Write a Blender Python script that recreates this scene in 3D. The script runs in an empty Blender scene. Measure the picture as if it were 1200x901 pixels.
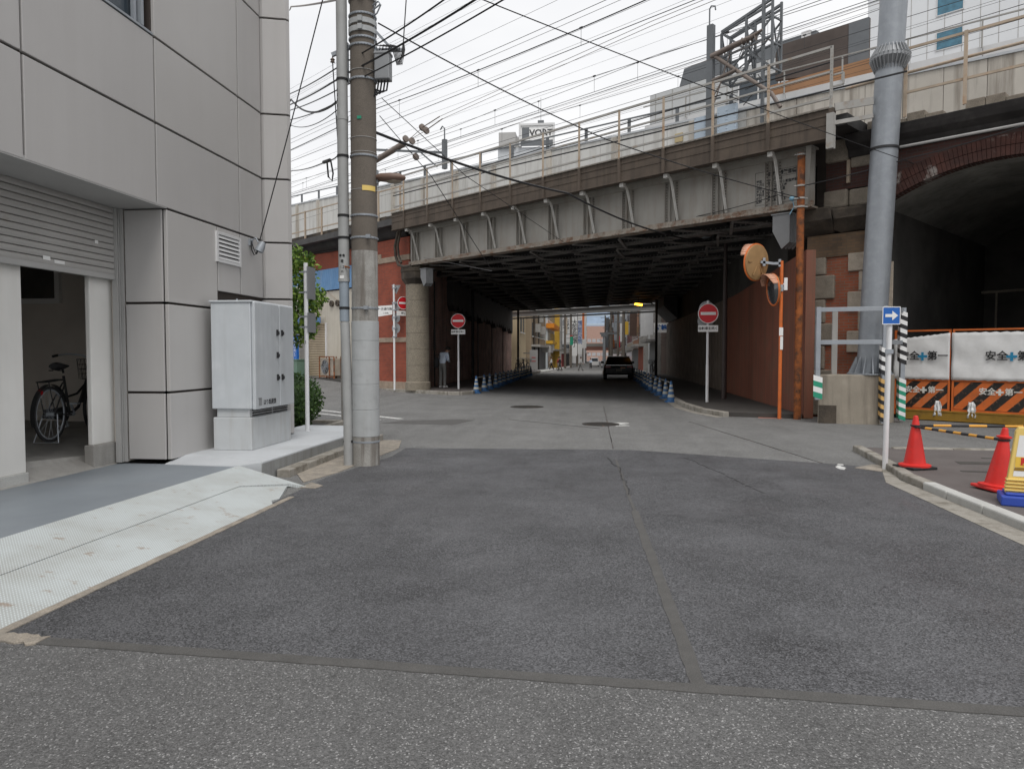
import bpy, bmesh, math, random
from mathutils import Vector, Matrix
random.seed(11)
scene = bpy.context.scene
col = scene.collection
R = math.radians

# ------------------------------------------------------------------ helpers
def smooth(a, b, x):
    t = max(0.0, min(1.0, (x - a) / (b - a)))
    return t * t * (3 - 2 * t)

ANG = R(50.6)                                     # the railway runs 50.6 degrees left of the street
BX, BY = -math.sin(ANG), math.cos(ANG)            # along the railway, to the left and away
NX, NY = math.cos(ANG), math.sin(ANG)             # across the railway, away from the viewer
P0 = Vector((5.1, 18.8, 0))                       # right front corner of the underpass
RZ = math.atan2(-BY, -BX)                         # frame of the railway: x to the right, y away

def W(s, t, z=0.0):
    return Vector((P0.x + BX * s + NX * t, P0.y + BY * s + NY * t, z))

def gz(x, y):                                     # height of the ground
    dx, dy = x - P0.x, y - P0.y
    s, t = dx * BX + dy * BY, dx * NX + dy * NY
    z = 0.45 * smooth(14, 25, s) * smooth(-7.6, -10.5, x) * smooth(9, 2, t) * smooth(-22, -8, t)
    z -= 0.0125 * max(0.0, min(y, 140.0) - 55.0) * smooth(-40, -20, x) * smooth(60, 40, x)
    return z

class MB:
    """Collects shapes and links them as one mesh object."""
    def __init__(s):
        s.v, s.f, s.m = [], [], []
    def add(s, vs, fs, mi=0):
        b = len(s.v)
        s.v += [Vector(p) for p in vs]
        s.f += [tuple(b + i for i in f) for f in fs]
        s.m += [mi] * len(fs)
        return s
    def box(s, x0, x1, y0, y1, z0, z1, mi=0):
        vs = [(x, y, z) for z in (z0, z1) for y in (y0, y1) for x in (x0, x1)]
        return s.add(vs, [(0, 2, 3, 1), (4, 5, 7, 6), (0, 1, 5, 4), (2, 6, 7, 3), (0, 4, 6, 2), (1, 3, 7, 5)], mi)
    def bar(s, p, q, w, h=None, mi=0, up=(0, 0, 1)):
        p, q = Vector(p), Vector(q)
        h = h or w
        d = (q - p).normalized()
        u = Vector(up)
        if abs(d.dot(u)) > .98:
            u = Vector((0, 1, 0))
        a = d.cross(u).normalized() * w / 2
        b = a.cross(d).normalized() * h / 2
        vs = [p - a - b, p + a - b, p + a + b, p - a + b, q - a - b, q + a - b, q + a + b, q - a + b]
        return s.add(vs, [(0, 1, 2, 3), (7, 6, 5, 4), (0, 4, 5, 1), (1, 5, 6, 2), (2, 6, 7, 3), (3, 7, 4, 0)], mi)
    def tube(s, pts, r, n=8, mi=0, cap=True, closed=False):
        pts = [Vector(p) for p in pts]
        k = len(pts)
        rs = r if isinstance(r, (list, tuple)) else [r] * k
        rings = []
        ref = None
        for i in range(k):
            if closed:
                d = pts[(i + 1) % k] - pts[i - 1]
            else:
                d = pts[min(i + 1, k - 1)] - pts[max(i - 1, 0)]
            d.normalize()
            if ref is None:
                ref = Vector((0, 0, 1)) if abs(d.z) < .9 else Vector((1, 0, 0))
            a = ref - d * ref.dot(d)
            a.normalize()
            ref = a
            b = d.cross(a)
            rings.append([pts[i] + (a * math.cos(2 * math.pi * j / n) + b * math.sin(2 * math.pi * j / n)) * rs[i] for j in range(n)])
        vs = [p for rg in rings for p in rg]
        fs = []
        for i in range(k if closed else k - 1):
            i2 = (i + 1) % k
            for j in range(n):
                j2 = (j + 1) % n
                fs.append((i * n + j, i * n + j2, i2 * n + j2, i2 * n + j))
        if cap and not closed:
            fs.append(tuple(range(n - 1, -1, -1)))
            fs.append(tuple((k - 1) * n + j for j in range(n)))
        return s.add(vs, fs, mi)
    def cyl(s, p, q, r0, r1=None, n=12, mi=0):
        return s.tube([p, q], [r0, r0 if r1 is None else r1], n, mi)
    def ring(s, c, axis, r, rt, n=24, m=6, mi=0, sx=1, sz=1):
        ax = Vector(axis).normalized()
        a = ax.orthogonal().normalized()
        b = ax.cross(a)
        pts = [Vector(c) + (a * math.cos(2 * math.pi * i / n) + b * math.sin(2 * math.pi * i / n)) * r for i in range(n)]
        return s.tube(pts, rt, m, mi, closed=True)
    def prism(s, poly, vec, mi=0):
        n = len(poly)
        v = Vector(vec)
        vs = [Vector(p) for p in poly] + [Vector(p) + v for p in poly]
        fs = [tuple(range(n - 1, -1, -1)), tuple(range(n, 2 * n))]
        fs += [(i, (i + 1) % n, n + (i + 1) % n, n + i) for i in range(n)]
        return s.add(vs, fs, mi)
    def flat(s, poly, z, th, mi=0):               # polygon of (x, y) with a top at z
        return s.prism([(x, y, z - th) for x, y in poly], (0, 0, th), mi)
    def quad(s, *p, mi=0):
        return s.add(p, [tuple(range(len(p)))], mi)
    def lathe(s, prof, c=(0, 0, 0), n=20, mi=0, axis=(0, 0, 1)):
        c = Vector(c)
        q = Vector((0, 0, 1)).rotation_difference(Vector(axis))
        vs, fs = [], []
        for r, z in prof:
            for j in range(n):
                vs.append(c + q @ Vector((r * math.cos(2 * math.pi * j / n), r * math.sin(2 * math.pi * j / n), z)))
        for i in range(len(prof) - 1):
            for j in range(n):
                j2 = (j + 1) % n
                fs.append((i * n + j, i * n + j2, (i + 1) * n + j2, (i + 1) * n + j))
        fs.append(tuple(range(n - 1, -1, -1)))
        fs.append(tuple((len(prof) - 1) * n + j for j in range(n)))
        return s.add(vs, fs, mi)
    def ball(s, c, r, n=12, m=8, mi=0):
        rx, ry, rz = r if isinstance(r, (list, tuple)) else (r, r, r)
        c = Vector(c)
        vs = [c + Vector((0, 0, -rz))]
        for i in range(1, m):
            a = -math.pi / 2 + math.pi * i / m
            for j in range(n):
                b = 2 * math.pi * j / n
                vs.append(c + Vector((rx * math.cos(a) * math.cos(b), ry * math.cos(a) * math.sin(b), rz * math.sin(a))))
        vs.append(c + Vector((0, 0, rz)))
        fs = [(0, 1 + (j + 1) % n, 1 + j) for j in range(n)]
        for i in range(m - 2):
            for j in range(n):
                j2 = (j + 1) % n
                fs.append((1 + i * n + j, 1 + i * n + j2, 1 + (i + 1) * n + j2, 1 + (i + 1) * n + j))
        t = len(vs) - 1
        b = 1 + (m - 2) * n
        fs += [(b + j, b + (j + 1) % n, t) for j in range(n)]
        return s.add(vs, fs, mi)
    def rot(s, M, start=0):
        for i in range(start, len(s.v)):
            s.v[i] = M @ s.v[i]
        return s
    def build(s, name, mats, parent=None, smooth=False, bevel=0, world=False, normals=True):
        me = bpy.data.meshes.new(name)
        me.from_pydata([tuple(p) for p in s.v], [], s.f)
        for m in (mats if isinstance(mats, (list, tuple)) else [mats]):
            me.materials.append(m)
        me.polygons.foreach_set('material_index', s.m)
        if normals:
            bm = bmesh.new()
            bm.from_mesh(me)
            bmesh.ops.recalc_face_normals(bm, faces=bm.faces)
            bm.to_mesh(me)
            bm.free()
        if smooth:
            me.polygons.foreach_set('use_smooth', [True] * len(me.polygons))
            try:
                me.set_sharp_from_angle(angle=R(40))
            except Exception:
                pass
        me.update()
        o = bpy.data.objects.new(name, me)
        col.objects.link(o)
        if parent is not None:
            adopt(o, parent, world)
        if bevel:
            b = o.modifiers.new('bevel', 'BEVEL')
            b.width = bevel
            b.segments = 2
            b.limit_method = 'ANGLE'
            b.angle_limit = R(50)
        return o

def base_matrix(o):
    M = Matrix.Translation(o.location) @ o.rotation_euler.to_matrix().to_4x4()
    if o.parent is not None:
        M = base_matrix(o.parent) @ o.matrix_parent_inverse @ M
    return M

def adopt(o, parent, world=False):
    o.parent = parent
    if world:
        o.matrix_parent_inverse = base_matrix(parent).inverted()

def tag(o, label=None, cat=None, group=None, kind=None):
    if label: o['label'] = label
    if cat: o['category'] = cat
    if group: o['group'] = group
    if kind: o['kind'] = kind
    return o

def thing(name, label, cat, loc=(0, 0, 0), rz=0.0, group=None, kind=None):
    o = bpy.data.objects.new(name, None)
    col.objects.link(o)
    o.location = loc
    o.rotation_euler = (0, 0, rz)
    o.empty_display_size = .2
    return tag(o, label, cat, group, kind)

def kids(o):
    return [c for c in list(o.children)]

def copy_tree(o, parent=None):
    c = o.copy()
    col.objects.link(c)
    if parent is not None:
        mi = o.matrix_parent_inverse.copy()
        c.parent = parent
        c.matrix_parent_inverse = mi
    for ch in kids(o):
        copy_tree(ch, c)
    return c

def dup(o, loc, rz=0.0, label=None, group=None):
    c = copy_tree(o)
    c.location = loc
    c.rotation_euler = (0, 0, rz)
    if label: c['label'] = label
    if group: c['group'] = group
    return c

def text(name, body, size, m, parent, loc, rot=(90, 0, 0), ext=.002, align='CENTER', bold=0.0, xs=1.0, world=False, spacing=1.0, line=1.0):
    cu = bpy.data.curves.new(name, 'FONT')
    cu.body = body
    cu.size = size
    cu.extrude = ext
    cu.offset = bold
    cu.align_x = align
    cu.align_y = 'CENTER'
    cu.space_character = spacing
    cu.space_line = line
    cu.resolution_u = 3
    t = bpy.data.objects.new(name + '_tmp', cu)
    col.objects.link(t)
    bpy.context.view_layer.update()
    dg = bpy.context.evaluated_depsgraph_get()
    me = bpy.data.meshes.new_from_object(t.evaluated_get(dg))
    bpy.data.objects.remove(t)
    bpy.data.curves.remove(cu)
    from mathutils import Euler
    me.transform(Matrix.Translation(loc) @ Euler([R(a) for a in rot]).to_matrix().to_4x4() @ Matrix.Diagonal((xs, 1, 1, 1)))
    me.materials.clear()
    me.materials.append(m)
    me.name = name
    o = bpy.data.objects.new(name, me)
    col.objects.link(o)
    if parent is not None:
        adopt(o, parent, world)
    return o

# ------------------------------------------------------------------ materials
def nodes(name):
    m = bpy.data.materials.new(name)
    m.use_nodes = True
    nt = m.node_tree
    return m, nt, nt.nodes['Principled BSDF']

def N_(nt, typ, **kw):
    n = nt.nodes.new(typ)
    for k, v in kw.items():
        if k.startswith('_'):
            setattr(n, k[1:], v)
        else:
            n.inputs[k.replace('__', ' ')].default_value = v
    return n

def ramp(nt, src, a, b, lo=0.0, hi=1.0):
    n = nt.nodes.new('ShaderNodeMapRange')
    n.inputs[1].default_value = a
    n.inputs[2].default_value = b
    n.inputs[3].default_value = lo
    n.inputs[4].default_value = hi
    nt.links.new(src, n.inputs[0])
    return n.outputs[0]

def mixc(nt, fac, a, b, mode='MIX'):
    n = nt.nodes.new('ShaderNodeMixRGB')
    n.blend_type = mode
    for i, v in enumerate((fac, a, b)):
        if isinstance(v, bpy.types.NodeSocket):
            nt.links.new(v, n.inputs[i])
        elif i == 0:
            n.inputs[0].default_value = v
        else:
            n.inputs[i].default_value = (*v, 1)
    return n.outputs[0]

def coord(nt, scale=(1, 1, 1), rotz=0.0):
    tc = nt.nodes.new('ShaderNodeTexCoord')
    mp = nt.nodes.new('ShaderNodeMapping')
    mp.inputs['Scale'].default_value = scale
    mp.inputs['Rotation'].default_value = (0, 0, rotz)
    nt.links.new(tc.outputs['Object'], mp.inputs['Vector'])
    return mp.outputs[0]

def noise(nt, vec, sc, det=5.0, rough=.55):
    n = N_(nt, 'ShaderNodeTexNoise', Scale=sc, Detail=det, Roughness=rough)
    nt.links.new(vec, n.inputs['Vector'])
    return n.outputs[0]

def add_bump(nt, bs, src, strength, dist=.01):
    b = N_(nt, 'ShaderNodeBump', Strength=strength, Distance=dist)
    nt.links.new(src, b.inputs['Height'])
    nt.links.new(b.outputs[0], bs.inputs['Normal'])

def mat(name, c, rough=.75, var=.12, sc=2.0, metal=0.0, bump=0.0, bsc=60.0, streak=0.0, sc_c=(.03, .026, .022), ssc=(5, 5, .35),
        patch=0.0, pc=(.1, .08, .06), psc=1.3, plo=.52, phi=.7, spec=.5, fine=0.0, fsc=180.0):
    m, nt, bs = nodes(name)
    v = coord(nt)
    n = noise(nt, v, sc)
    f = ramp(nt, n, .3, .7)
    out = mixc(nt, f, [x * (1 - var) for x in c], [min(1, x * (1 + var)) for x in c])
    if fine:
        n2 = noise(nt, v, fsc, 2.0)
        out = mixc(nt, fine, out, mixc(nt, ramp(nt, n2, .35, .65), [x * .45 for x in c], [min(1, x * 1.6) for x in c]))
    if patch:
        n3 = noise(nt, v, psc, 8.0, .62)
        out = mixc(nt, ramp(nt, n3, plo, phi, 0, patch), out, pc)
    if streak:
        n4 = noise(nt, coord(nt, ssc), 1.0, 6.0, .6)
        out = mixc(nt, ramp(nt, n4, .47, .68, 0, streak), out, sc_c)
    nt.links.new(out, bs.inputs['Base Color'])
    bs.inputs['Roughness'].default_value = rough
    bs.inputs['Metallic'].default_value = metal
    bs.inputs['Specular IOR Level'].default_value = spec
    if bump:
        add_bump(nt, bs, noise(nt, v, bsc, 4.0), bump)
    return m

def brick_mat(name, c1, c2, mortar, scale=1.0, var=.25, streak=0.0, sc_c=(.02, .018, .016), patch=0.0, pc=(.3, .27, .24), psc=1.5, bw=.22, bh=.072, rough=.85, plo=.55, phi=.72):
    m, nt, bs = nodes(name)
    tc = nt.nodes.new('ShaderNodeTexCoord')
    sp = nt.nodes.new('ShaderNodeSeparateXYZ')
    nt.links.new(tc.outputs['Object'], sp.inputs[0])
    ad = nt.nodes.new('ShaderNodeMath')
    nt.links.new(sp.outputs[0], ad.inputs[0])
    nt.links.new(sp.outputs[1], ad.inputs[1])
    cb = nt.nodes.new('ShaderNodeCombineXYZ')
    nt.links.new(ad.outputs[0], cb.inputs[0])
    nt.links.new(sp.outputs[2], cb.inputs[1])
    b = N_(nt, 'ShaderNodeTexBrick', Scale=1.0, Mortar__Size=.008, Mortar__Smooth=.3, Brick__Width=bw, Row__Height=bh, Bias=-.2)
    b.inputs['Color1'].default_value = (*c1, 1)
    b.inputs['Color2'].default_value = (*c2, 1)
    b.inputs['Mortar'].default_value = (*mortar, 1)
    nt.links.new(cb.outputs[0], b.inputs['Vector'])
    v = coord(nt)
    f = ramp(nt, noise(nt, v, 1.1, 6), .3, .7, 1 - var, 1 + var)
    mul = nt.nodes.new('ShaderNodeVectorMath')
    mul.operation = 'SCALE'
    nt.links.new(b.outputs['Color'], mul.inputs[0])
    nt.links.new(f, mul.inputs['Scale'])
    out = mul.outputs[0]
    if patch:
        out = mixc(nt, ramp(nt, noise(nt, v, psc, 9, .65), plo, phi, 0, patch), out, pc)
    if streak:
        out = mixc(nt, ramp(nt, noise(nt, coord(nt, (4, 4, .3)), 1.0, 7, .62), .52, .68, 0, streak), out, sc_c)
    nt.links.new(out, bs.inputs['Base Color'])
    bs.inputs['Roughness'].default_value = rough
    add_bump(nt, bs, b.outputs['Fac'], -.5, .006)
    return m

def asphalt(name, c, stone=.5, var=.18, hi=3.0, rough=.85, scale=85.0, bump=.5, dark=.5, worn=0.0, polish=0.0, grit=.8):
    m, nt, bs = nodes(name)
    v = coord(nt)
    vo = N_(nt, 'ShaderNodeTexVoronoi', Scale=scale)
    nt.links.new(v, vo.inputs['Vector'])
    sp = nt.nodes.new('ShaderNodeSeparateColor')
    nt.links.new(vo.outputs['Color'], sp.inputs[0])
    stones = mixc(nt, ramp(nt, sp.outputs[0], .0, 1.0), [x * dark for x in c], [x * (1.9 - dark) for x in c])
    bright = ramp(nt, sp.outputs[1], 1 - stone * .22, 1 - stone * .22 + .02)
    stones = mixc(nt, bright, stones, [min(.8, x * hi) for x in c])
    fine = ramp(nt, noise(nt, v, 260, 3), .3, .7, .62, 1.38)
    mul = nt.nodes.new('ShaderNodeVectorMath')
    mul.operation = 'SCALE'
    nt.links.new(stones, mul.inputs[0])
    nt.links.new(fine, mul.inputs['Scale'])
    big = ramp(nt, noise(nt, v, .9, 10, .72), .3, .7, 1 - var, 1 + var)
    mul2 = nt.nodes.new('ShaderNodeVectorMath')
    mul2.operation = 'SCALE'
    nt.links.new(mul.outputs[0], mul2.inputs[0])
    nt.links.new(big, mul2.inputs['Scale'])
    out = mul2.outputs[0]
    # open, darker mix in cloudy patches
    pf = ramp(nt, noise(nt, coord(nt, (1.2, .7, 1)), 1.1, 9, .7), .44, .64, 0, grit)
    gr_ = ramp(nt, sp.outputs[2], .5, .6)
    mm = nt.nodes.new('ShaderNodeMath')
    mm.operation = 'MULTIPLY'
    nt.links.new(pf, mm.inputs[0])
    nt.links.new(gr_, mm.inputs[1])
    out = mixc(nt, mm.outputs[0], out, [x * .16 for x in c])
    if polish:
        pl = ramp(nt, noise(nt, coord(nt, (.55, .9, 1), R(20)), 1.0, 8, .65), .46, .66, 0, polish)
        out = mixc(nt, pl, out, [min(1, x * 1.55) for x in c])
        rg = ramp(nt, noise(nt, coord(nt, (.8, .5, 1)), 1.3, 6, .6), .35, .65, .42, rough + .1)
        nt.links.new(rg, bs.inputs['Roughness'])
    if worn:
        tr = ramp(nt, noise(nt, coord(nt, (2.2, .12, 1)), 1.0, 4), .45, .65, 0, worn)
        out = mixc(nt, tr, out, [min(1, x * 1.5) for x in c])
    nt.links.new(out, bs.inputs['Base Color'])
    if not polish:
        bs.inputs['Roughness'].default_value = rough
    bs.inputs['Specular IOR Level'].default_value = .4
    if bump:
        add_bump(nt, bs, sp.outputs[0], bump, .004)
    return m

M = {}
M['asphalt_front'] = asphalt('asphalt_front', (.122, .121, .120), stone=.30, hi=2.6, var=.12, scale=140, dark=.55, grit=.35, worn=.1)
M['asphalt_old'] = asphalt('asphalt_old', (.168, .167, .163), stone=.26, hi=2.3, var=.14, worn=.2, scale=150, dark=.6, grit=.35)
M['asphalt_new'] = asphalt('asphalt_new', (.098, .0985, .104), stone=.12, hi=2.0, dark=.3, var=.2, rough=.7, bump=1.0, scale=120, polish=.28, grit=.65)
M['seam'] = mat('asphalt_seam', (.090, .087, .083), .8, .2, 6, fine=.35, bump=.15, bsc=120)
M['pave_brown'] = mat('pavement_brown', (.12, .105, .1), .85, .18, 2.0, fine=.35, fsc=220, bump=.1, patch=.4, pc=(.07, .06, .055))
M['pave_dark'] = mat('pavement_dark', (.06, .055, .05), .9, .2, 3, fine=.3)
M['concrete'] = mat('concrete', (.34, .33, .31), .85, .14, 3, bump=.15, bsc=70, fine=.18, patch=.45, pc=(.19, .175, .155), streak=.15)
M['concrete_blue'] = mat('painted_concrete', (.215, .24, .265), .55, .1, 1.2, bump=.05, bsc=40, patch=.35, pc=(.27, .28, .29), psc=.9, fine=.06)
M['concrete_light'] = mat('concrete_light', (.5, .52, .54), .8, .08, 2.0, fine=.12, bump=.08, patch=.25, pc=(.36, .36, .35))
M['kerb'] = mat('kerb_concrete', (.32, .30, .265), .9, .25, 4, bump=.3, bsc=60, fine=.3, patch=.8, pc=(.12, .105, .08), psc=4, plo=.46, phi=.64)
M['kerb_new'] = mat('kerb_concrete_clean', (.48, .48, .46), .85, .1, 4, fine=.2, patch=.3, pc=(.3, .29, .27), psc=6)
M['sand'] = mat('sandy_concrete', (.33, .29, .24), .95, .25, 8, fine=.4, fsc=90, patch=.6, pc=(.19, .175, .155), psc=5, plo=.42, phi=.6)
M['panel'] = mat('grey_panel', (.465, .452, .442), .36, .05, .5, spec=.5, streak=.16, sc_c=(.37, .35, .335), ssc=(3, 3, .16), bump=.03, bsc=1.1, patch=.12, pc=(.56, .55, .54), psc=.7)
M['panel_b'] = mat('grey_panel_cool', (.45, .441, .434), .38, .05, .5, spec=.5, streak=.2, sc_c=(.36, .345, .33), ssc=(3, 3, .16), bump=.03, bsc=1.1)
M['panel_c'] = mat('grey_panel_warm', (.475, .461, .447), .34, .05, .5, spec=.5, streak=.12, sc_c=(.39, .37, .35), ssc=(3, 3, .16), bump=.03, bsc=1.1)
M['panel_dark'] = mat('dark_joint', (.045, .035, .03), .8, .2)
M['soffit'] = mat('grey_soffit', (.40, .395, .385), .6, .05)
M['white_wall'] = mat('white_plaster', (.72, .71, .68), .85, .06, 1.4, bump=.06, bsc=90, streak=.12, sc_c=(.45, .42, .38))
M['inner_wall'] = mat('inner_plaster', (.72, .67, .61), .9, .08)
M['shutter'] = mat('steel_shutter', (.42, .41, .395), .45, .07, 1.4, metal=.15, patch=.35, pc=(.28, .22, .16), psc=3, plo=.6, phi=.75)
M['steel_white'] = mat('pale_paint', (.62, .62, .62), .45, .05, 2)
M['cabinet'] = mat('cabinet_paint', (.55, .58, .605), .42, .06, 2.2, streak=.35, sc_c=(.43, .45, .46), ssc=(9, 9, .7), patch=.5, pc=(.66, .68, .70), psc=3.2, bump=.05, bsc=2.5)
M['cabinet_base'] = mat('cabinet_base', (.52, .54, .55), .5, .06, 3, streak=.22, sc_c=(.3, .26, .2), ssc=(9, 9, .8))
M['rust'] = mat('rusty_steel', (.28, .085, .02), .85, .35, 6, bump=.25, bsc=50, patch=.85, pc=(.05, .028, .02), psc=5, plo=.45, phi=.62)
M['rust_rail'] = mat('rail_paint_rust', (.42, .34, .26), .75, .2, 3, patch=.7, pc=(.30, .16, .075), psc=3, plo=.52, phi=.68)
M['rail_grey'] = mat('rail_paint', (.34, .33, .31), .7, .12, 3, patch=.5, pc=(.25, .16, .09), psc=4, plo=.56, phi=.7)
M['black'] = mat('black_paint', (.012, .012, .013), .5, .2)
M['rubber'] = mat('black_rubber', (.016, .016, .017), .8, .1)
M['cable'] = mat('cable_sheath', (.02, .02, .022), .6, .1)
M['galv'] = mat('galvanised_steel', (.33, .355, .385), .5, .1, 3, metal=.35, patch=.3, pc=(.45, .47, .49), psc=9)
M['galv_pole'] = mat('galvanised_pole', (.265, .285, .31), .5, .07, 2.2, metal=.25, patch=.35, pc=(.36, .385, .41), psc=7, plo=.46, phi=.66, streak=.3, sc_c=(.19, .20, .21))
M['white_paint'] = mat('white_paint', (.74, .75, .76), .45, .05, 3)
M['road_white'] = mat('road_marking', (.62, .62, .6), .8, .1, 6, patch=.7, pc=(.16, .155, .15), psc=9, plo=.5, phi=.62)
M['sheet_white'] = mat('white_tarpaulin', (.80, .80, .79), .6, .06, 3, bump=.5, bsc=9, patch=.3, pc=(.58, .57, .55), psc=4)
M['orange'] = mat('orange_paint', (.66, .155, .03), .55, .14, 3, patch=.55, pc=(.34, .12, .05), psc=5)
M['orange_faded'] = mat('orange_board', (.68, .17, .04), .6, .12, 3, patch=.45, pc=(.5, .28, .16), psc=6, plo=.5, phi=.66)
M['stripe_black'] = mat('black_stripe', (.022, .02, .018), .6, .2, 3, patch=.5, pc=(.35, .18, .1), psc=9, plo=.55, phi=.64)
M['dull_yellow'] = mat('dirty_yellow', (.30, .17, .02), .7, .25, 3, patch=.6, pc=(.08, .05, .02), psc=3)
M['yellow'] = mat('yellow_plastic', (.78, .50, .06), .45, .05)
M['yellow_pale'] = mat('pale_yellow_plastic', (.80, .58, .17), .5, .05)
M['cone_red'] = mat('red_plastic', (.68, .028, .022), .5, .12, 4, patch=.4, pc=(.42, .05, .04), psc=7, plo=.55, phi=.7)
M['blue_plastic'] = mat('blue_plastic', (.03, .075, .42), .5, .08)
M['cone_blue'] = mat('cone_blue', (.035, .12, .28), .55, .12)
M['cone_white'] = mat('cone_white', (.48, .46, .39), .5, .08)
M['sign_red'] = mat('sign_red', (.62, .01, .02), .4, .03)
M['sign_blue'] = mat('sign_blue', (.01, .12, .46), .4, .03)
M['sign_white'] = mat('sign_white', (.80, .80, .79), .4, .03)
M['sign_back'] = mat('sign_back', (.30, .31, .32), .5, .05, metal=.3)
M['ink'] = mat('black_lettering', (.02, .02, .022), .6, .05)
M['ink_white'] = mat('white_lettering', (.78, .76, .7), .6, .1)
M['ink_blue'] = mat('blue_lettering', (.015, .10, .35), .6, .05)
M['cyan'] = mat('cyan_lettering', (.02, .25, .45), .6, .05)
M['green_tape'] = mat('green_tape', (.02, .28, .17), .5, .05)
M['girder'] = mat('girder_paint', (.36, .345, .315), .65, .1, 1.2, patch=.35, pc=(.27, .225, .18), psc=1.6, streak=.35, sc_c=(.22, .17, .125), ssc=(4, 4, .5))
M['rivet'] = mat('rivet_dark_paint', (.10, .09, .08), .7, .2)  # darker than the girder paint so the rivet rows show
M['girder_rust'] = mat('girder_flange', (.30, .265, .225), .75, .2, 3, patch=.8, pc=(.16, .075, .035), psc=4, plo=.47, phi=.62)
M['bracket'] = mat('bracket_paint', (.60, .59, .56), .6, .1, 3, patch=.35, pc=(.26, .2, .14), psc=5)
M['fascia'] = mat('sooty_concrete', (.095, .074, .058), .92, .25, 1.5, bump=.2, fine=.2, patch=.5, pc=(.11, .085, .062), psc=3, streak=.5, sc_c=(.03, .024, .02), ssc=(6, 6, .5))
M['fascia_top'] = mat('fascia_capping', (.21, .19, .165), .9, .3, 6, fine=.4)
M['soot'] = mat('sooty_steel', (.05, .048, .047), .65, .3, 2)
M['soot_lit'] = mat('sooty_steel_lit', (.20, .19, .18), .65, .5, 3, fine=.4, fsc=20)  # paler sooty tone: light bounced off the ground is put into the colour
M['noise_wall'] = mat('barrier_concrete', (.62, .615, .59), .88, .05, .8, fine=.06, streak=.4, sc_c=(.24, .22, .19), ssc=(3, 3, .35))
M['noise_wall_dirty'] = mat('barrier_stained', (.52, .485, .43), .9, .12, 1, fine=.1, streak=.75, sc_c=(.2, .17, .14), ssc=(4, 4, .3))
M['pale_blue_steel'] = mat('pale_blue_steel', (.42, .50, .58), .5, .06, 2)
M['mast_grey'] = mat('mast_paint', (.13, .14, .15), .6, .08, 2)
M['insulator'] = mat('insulator_brown', (.17, .135, .115), .5, .15)
M['brick_red'] = brick_mat('red_brick', (.31, .062, .029), (.225, .046, .024), (.17, .09, .066), var=.2, streak=.22, sc_c=(.12, .04, .03))
M['brick_dark'] = brick_mat('sooty_brick', (.42, .22, .17), (.31, .18, .15), (.5, .46, .43), var=.35, patch=.5, pc=(.42, .39, .36), streak=.6, sc_c=(.03, .027, .026))
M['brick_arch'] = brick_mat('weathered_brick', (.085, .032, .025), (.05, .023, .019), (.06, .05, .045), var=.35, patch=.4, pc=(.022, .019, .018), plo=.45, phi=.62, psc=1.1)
M['brick_pier'] = brick_mat('pier_brick', (.36, .10, .05), (.27, .10, .055), (.22, .17, .13), var=.3, patch=.5, pc=(.19, .13, .08), psc=1.8)
M['stone'] = mat('rough_stone', (.27, .235, .19), .92, .25, 5, bump=.7, bsc=22, fine=.35, fsc=60, patch=.5, pc=(.11, .09, .07), psc=3)
M['stone_pale'] = mat('pale_stone', (.44, .38, .31), .92, .2, 5, bump=.5, bsc=25, fine=.25, fsc=70, patch=.4, pc=(.2, .15, .11), psc=4)
M['stone_dark'] = mat('sooty_stone', (.08, .065, .05), .95, .35, 3, bump=.8, bsc=16, fine=.3, fsc=50, patch=.7, pc=(.022, .019, .017), psc=2, plo=.42, phi=.6)
M['cornice'] = mat('sooty_cornice', (.028, .025, .024), .9, .4, 2, bump=.5, bsc=15, patch=.5, pc=(.065, .06, .056), psc=2.5, plo=.5, phi=.68)
M['column'] = mat('column_stone', (.235, .205, .16), .92, .18, 4, fine=.55, fsc=38, bump=.5, bsc=35, streak=.2, sc_c=(.1, .085, .065))
M['vault'] = mat('vault_concrete', (.23, .23, .21), .95, .35, .9, bump=.3, bsc=12, patch=.6, pc=(.12, .115, .105), psc=.8, streak=.3)
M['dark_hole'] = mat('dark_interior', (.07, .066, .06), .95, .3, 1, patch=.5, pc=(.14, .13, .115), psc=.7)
M['steel_red'] = mat('rust_red_cladding', (.22, .075, .045), .7, .15, 1.2, streak=.7, sc_c=(.11, .065, .04), ssc=(5, 5, .16), patch=.55, pc=(.15, .095, .06), psc=1.1, fine=.12, fsc=60)
M['steel_grime'] = mat('grimy_cladding', (.22, .175, .14), .8, .3, 1.5, streak=.65, sc_c=(.06, .05, .045), ssc=(5, 5, .2), patch=.45, pc=(.34, .31, .27), psc=1.6)
M['pole_concrete'] = mat('pole_concrete', (.145, .125, .105), .9, .14, 4, fine=.3, fsc=120, bump=.15, streak=.25, sc_c=(.09, .075, .06))
M['pole_weathered'] = mat('pole_weathered', (.30, .29, .27), .9, .2, 3, fine=.3, fsc=90, streak=.85, sc_c=(.13, .11, .092), ssc=(9, 9, .6), patch=.35, pc=(.45, .44, .42), psc=6)
M['pole_sleeve'] = mat('pole_sleeve', (.42, .435, .44), .55, .07, 4, patch=.4, pc=(.27, .275, .275), psc=6, streak=.25, sc_c=(.24, .23, .21))
M['pipe_grey'] = mat('conduit_grey', (.36, .365, .36), .5, .08, 3, patch=.25, pc=(.26, .26, .25), psc=5)
M['pipe_blue'] = mat('conduit_blue', (.27, .315, .36), .5, .08, 3)
M['glass'] = mat('window_glass', (.05, .065, .08), .1, .1, spec=.5)
M['glass_blue'] = mat('blue_glass', (.045, .16, .235), .15, .25, 2.5, spec=.7)
M['skin'] = mat('skin', (.45, .26, .18), .6, .05)
M['hair'] = mat('dark_hair', (.015, .013, .012), .6, .1)
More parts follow.
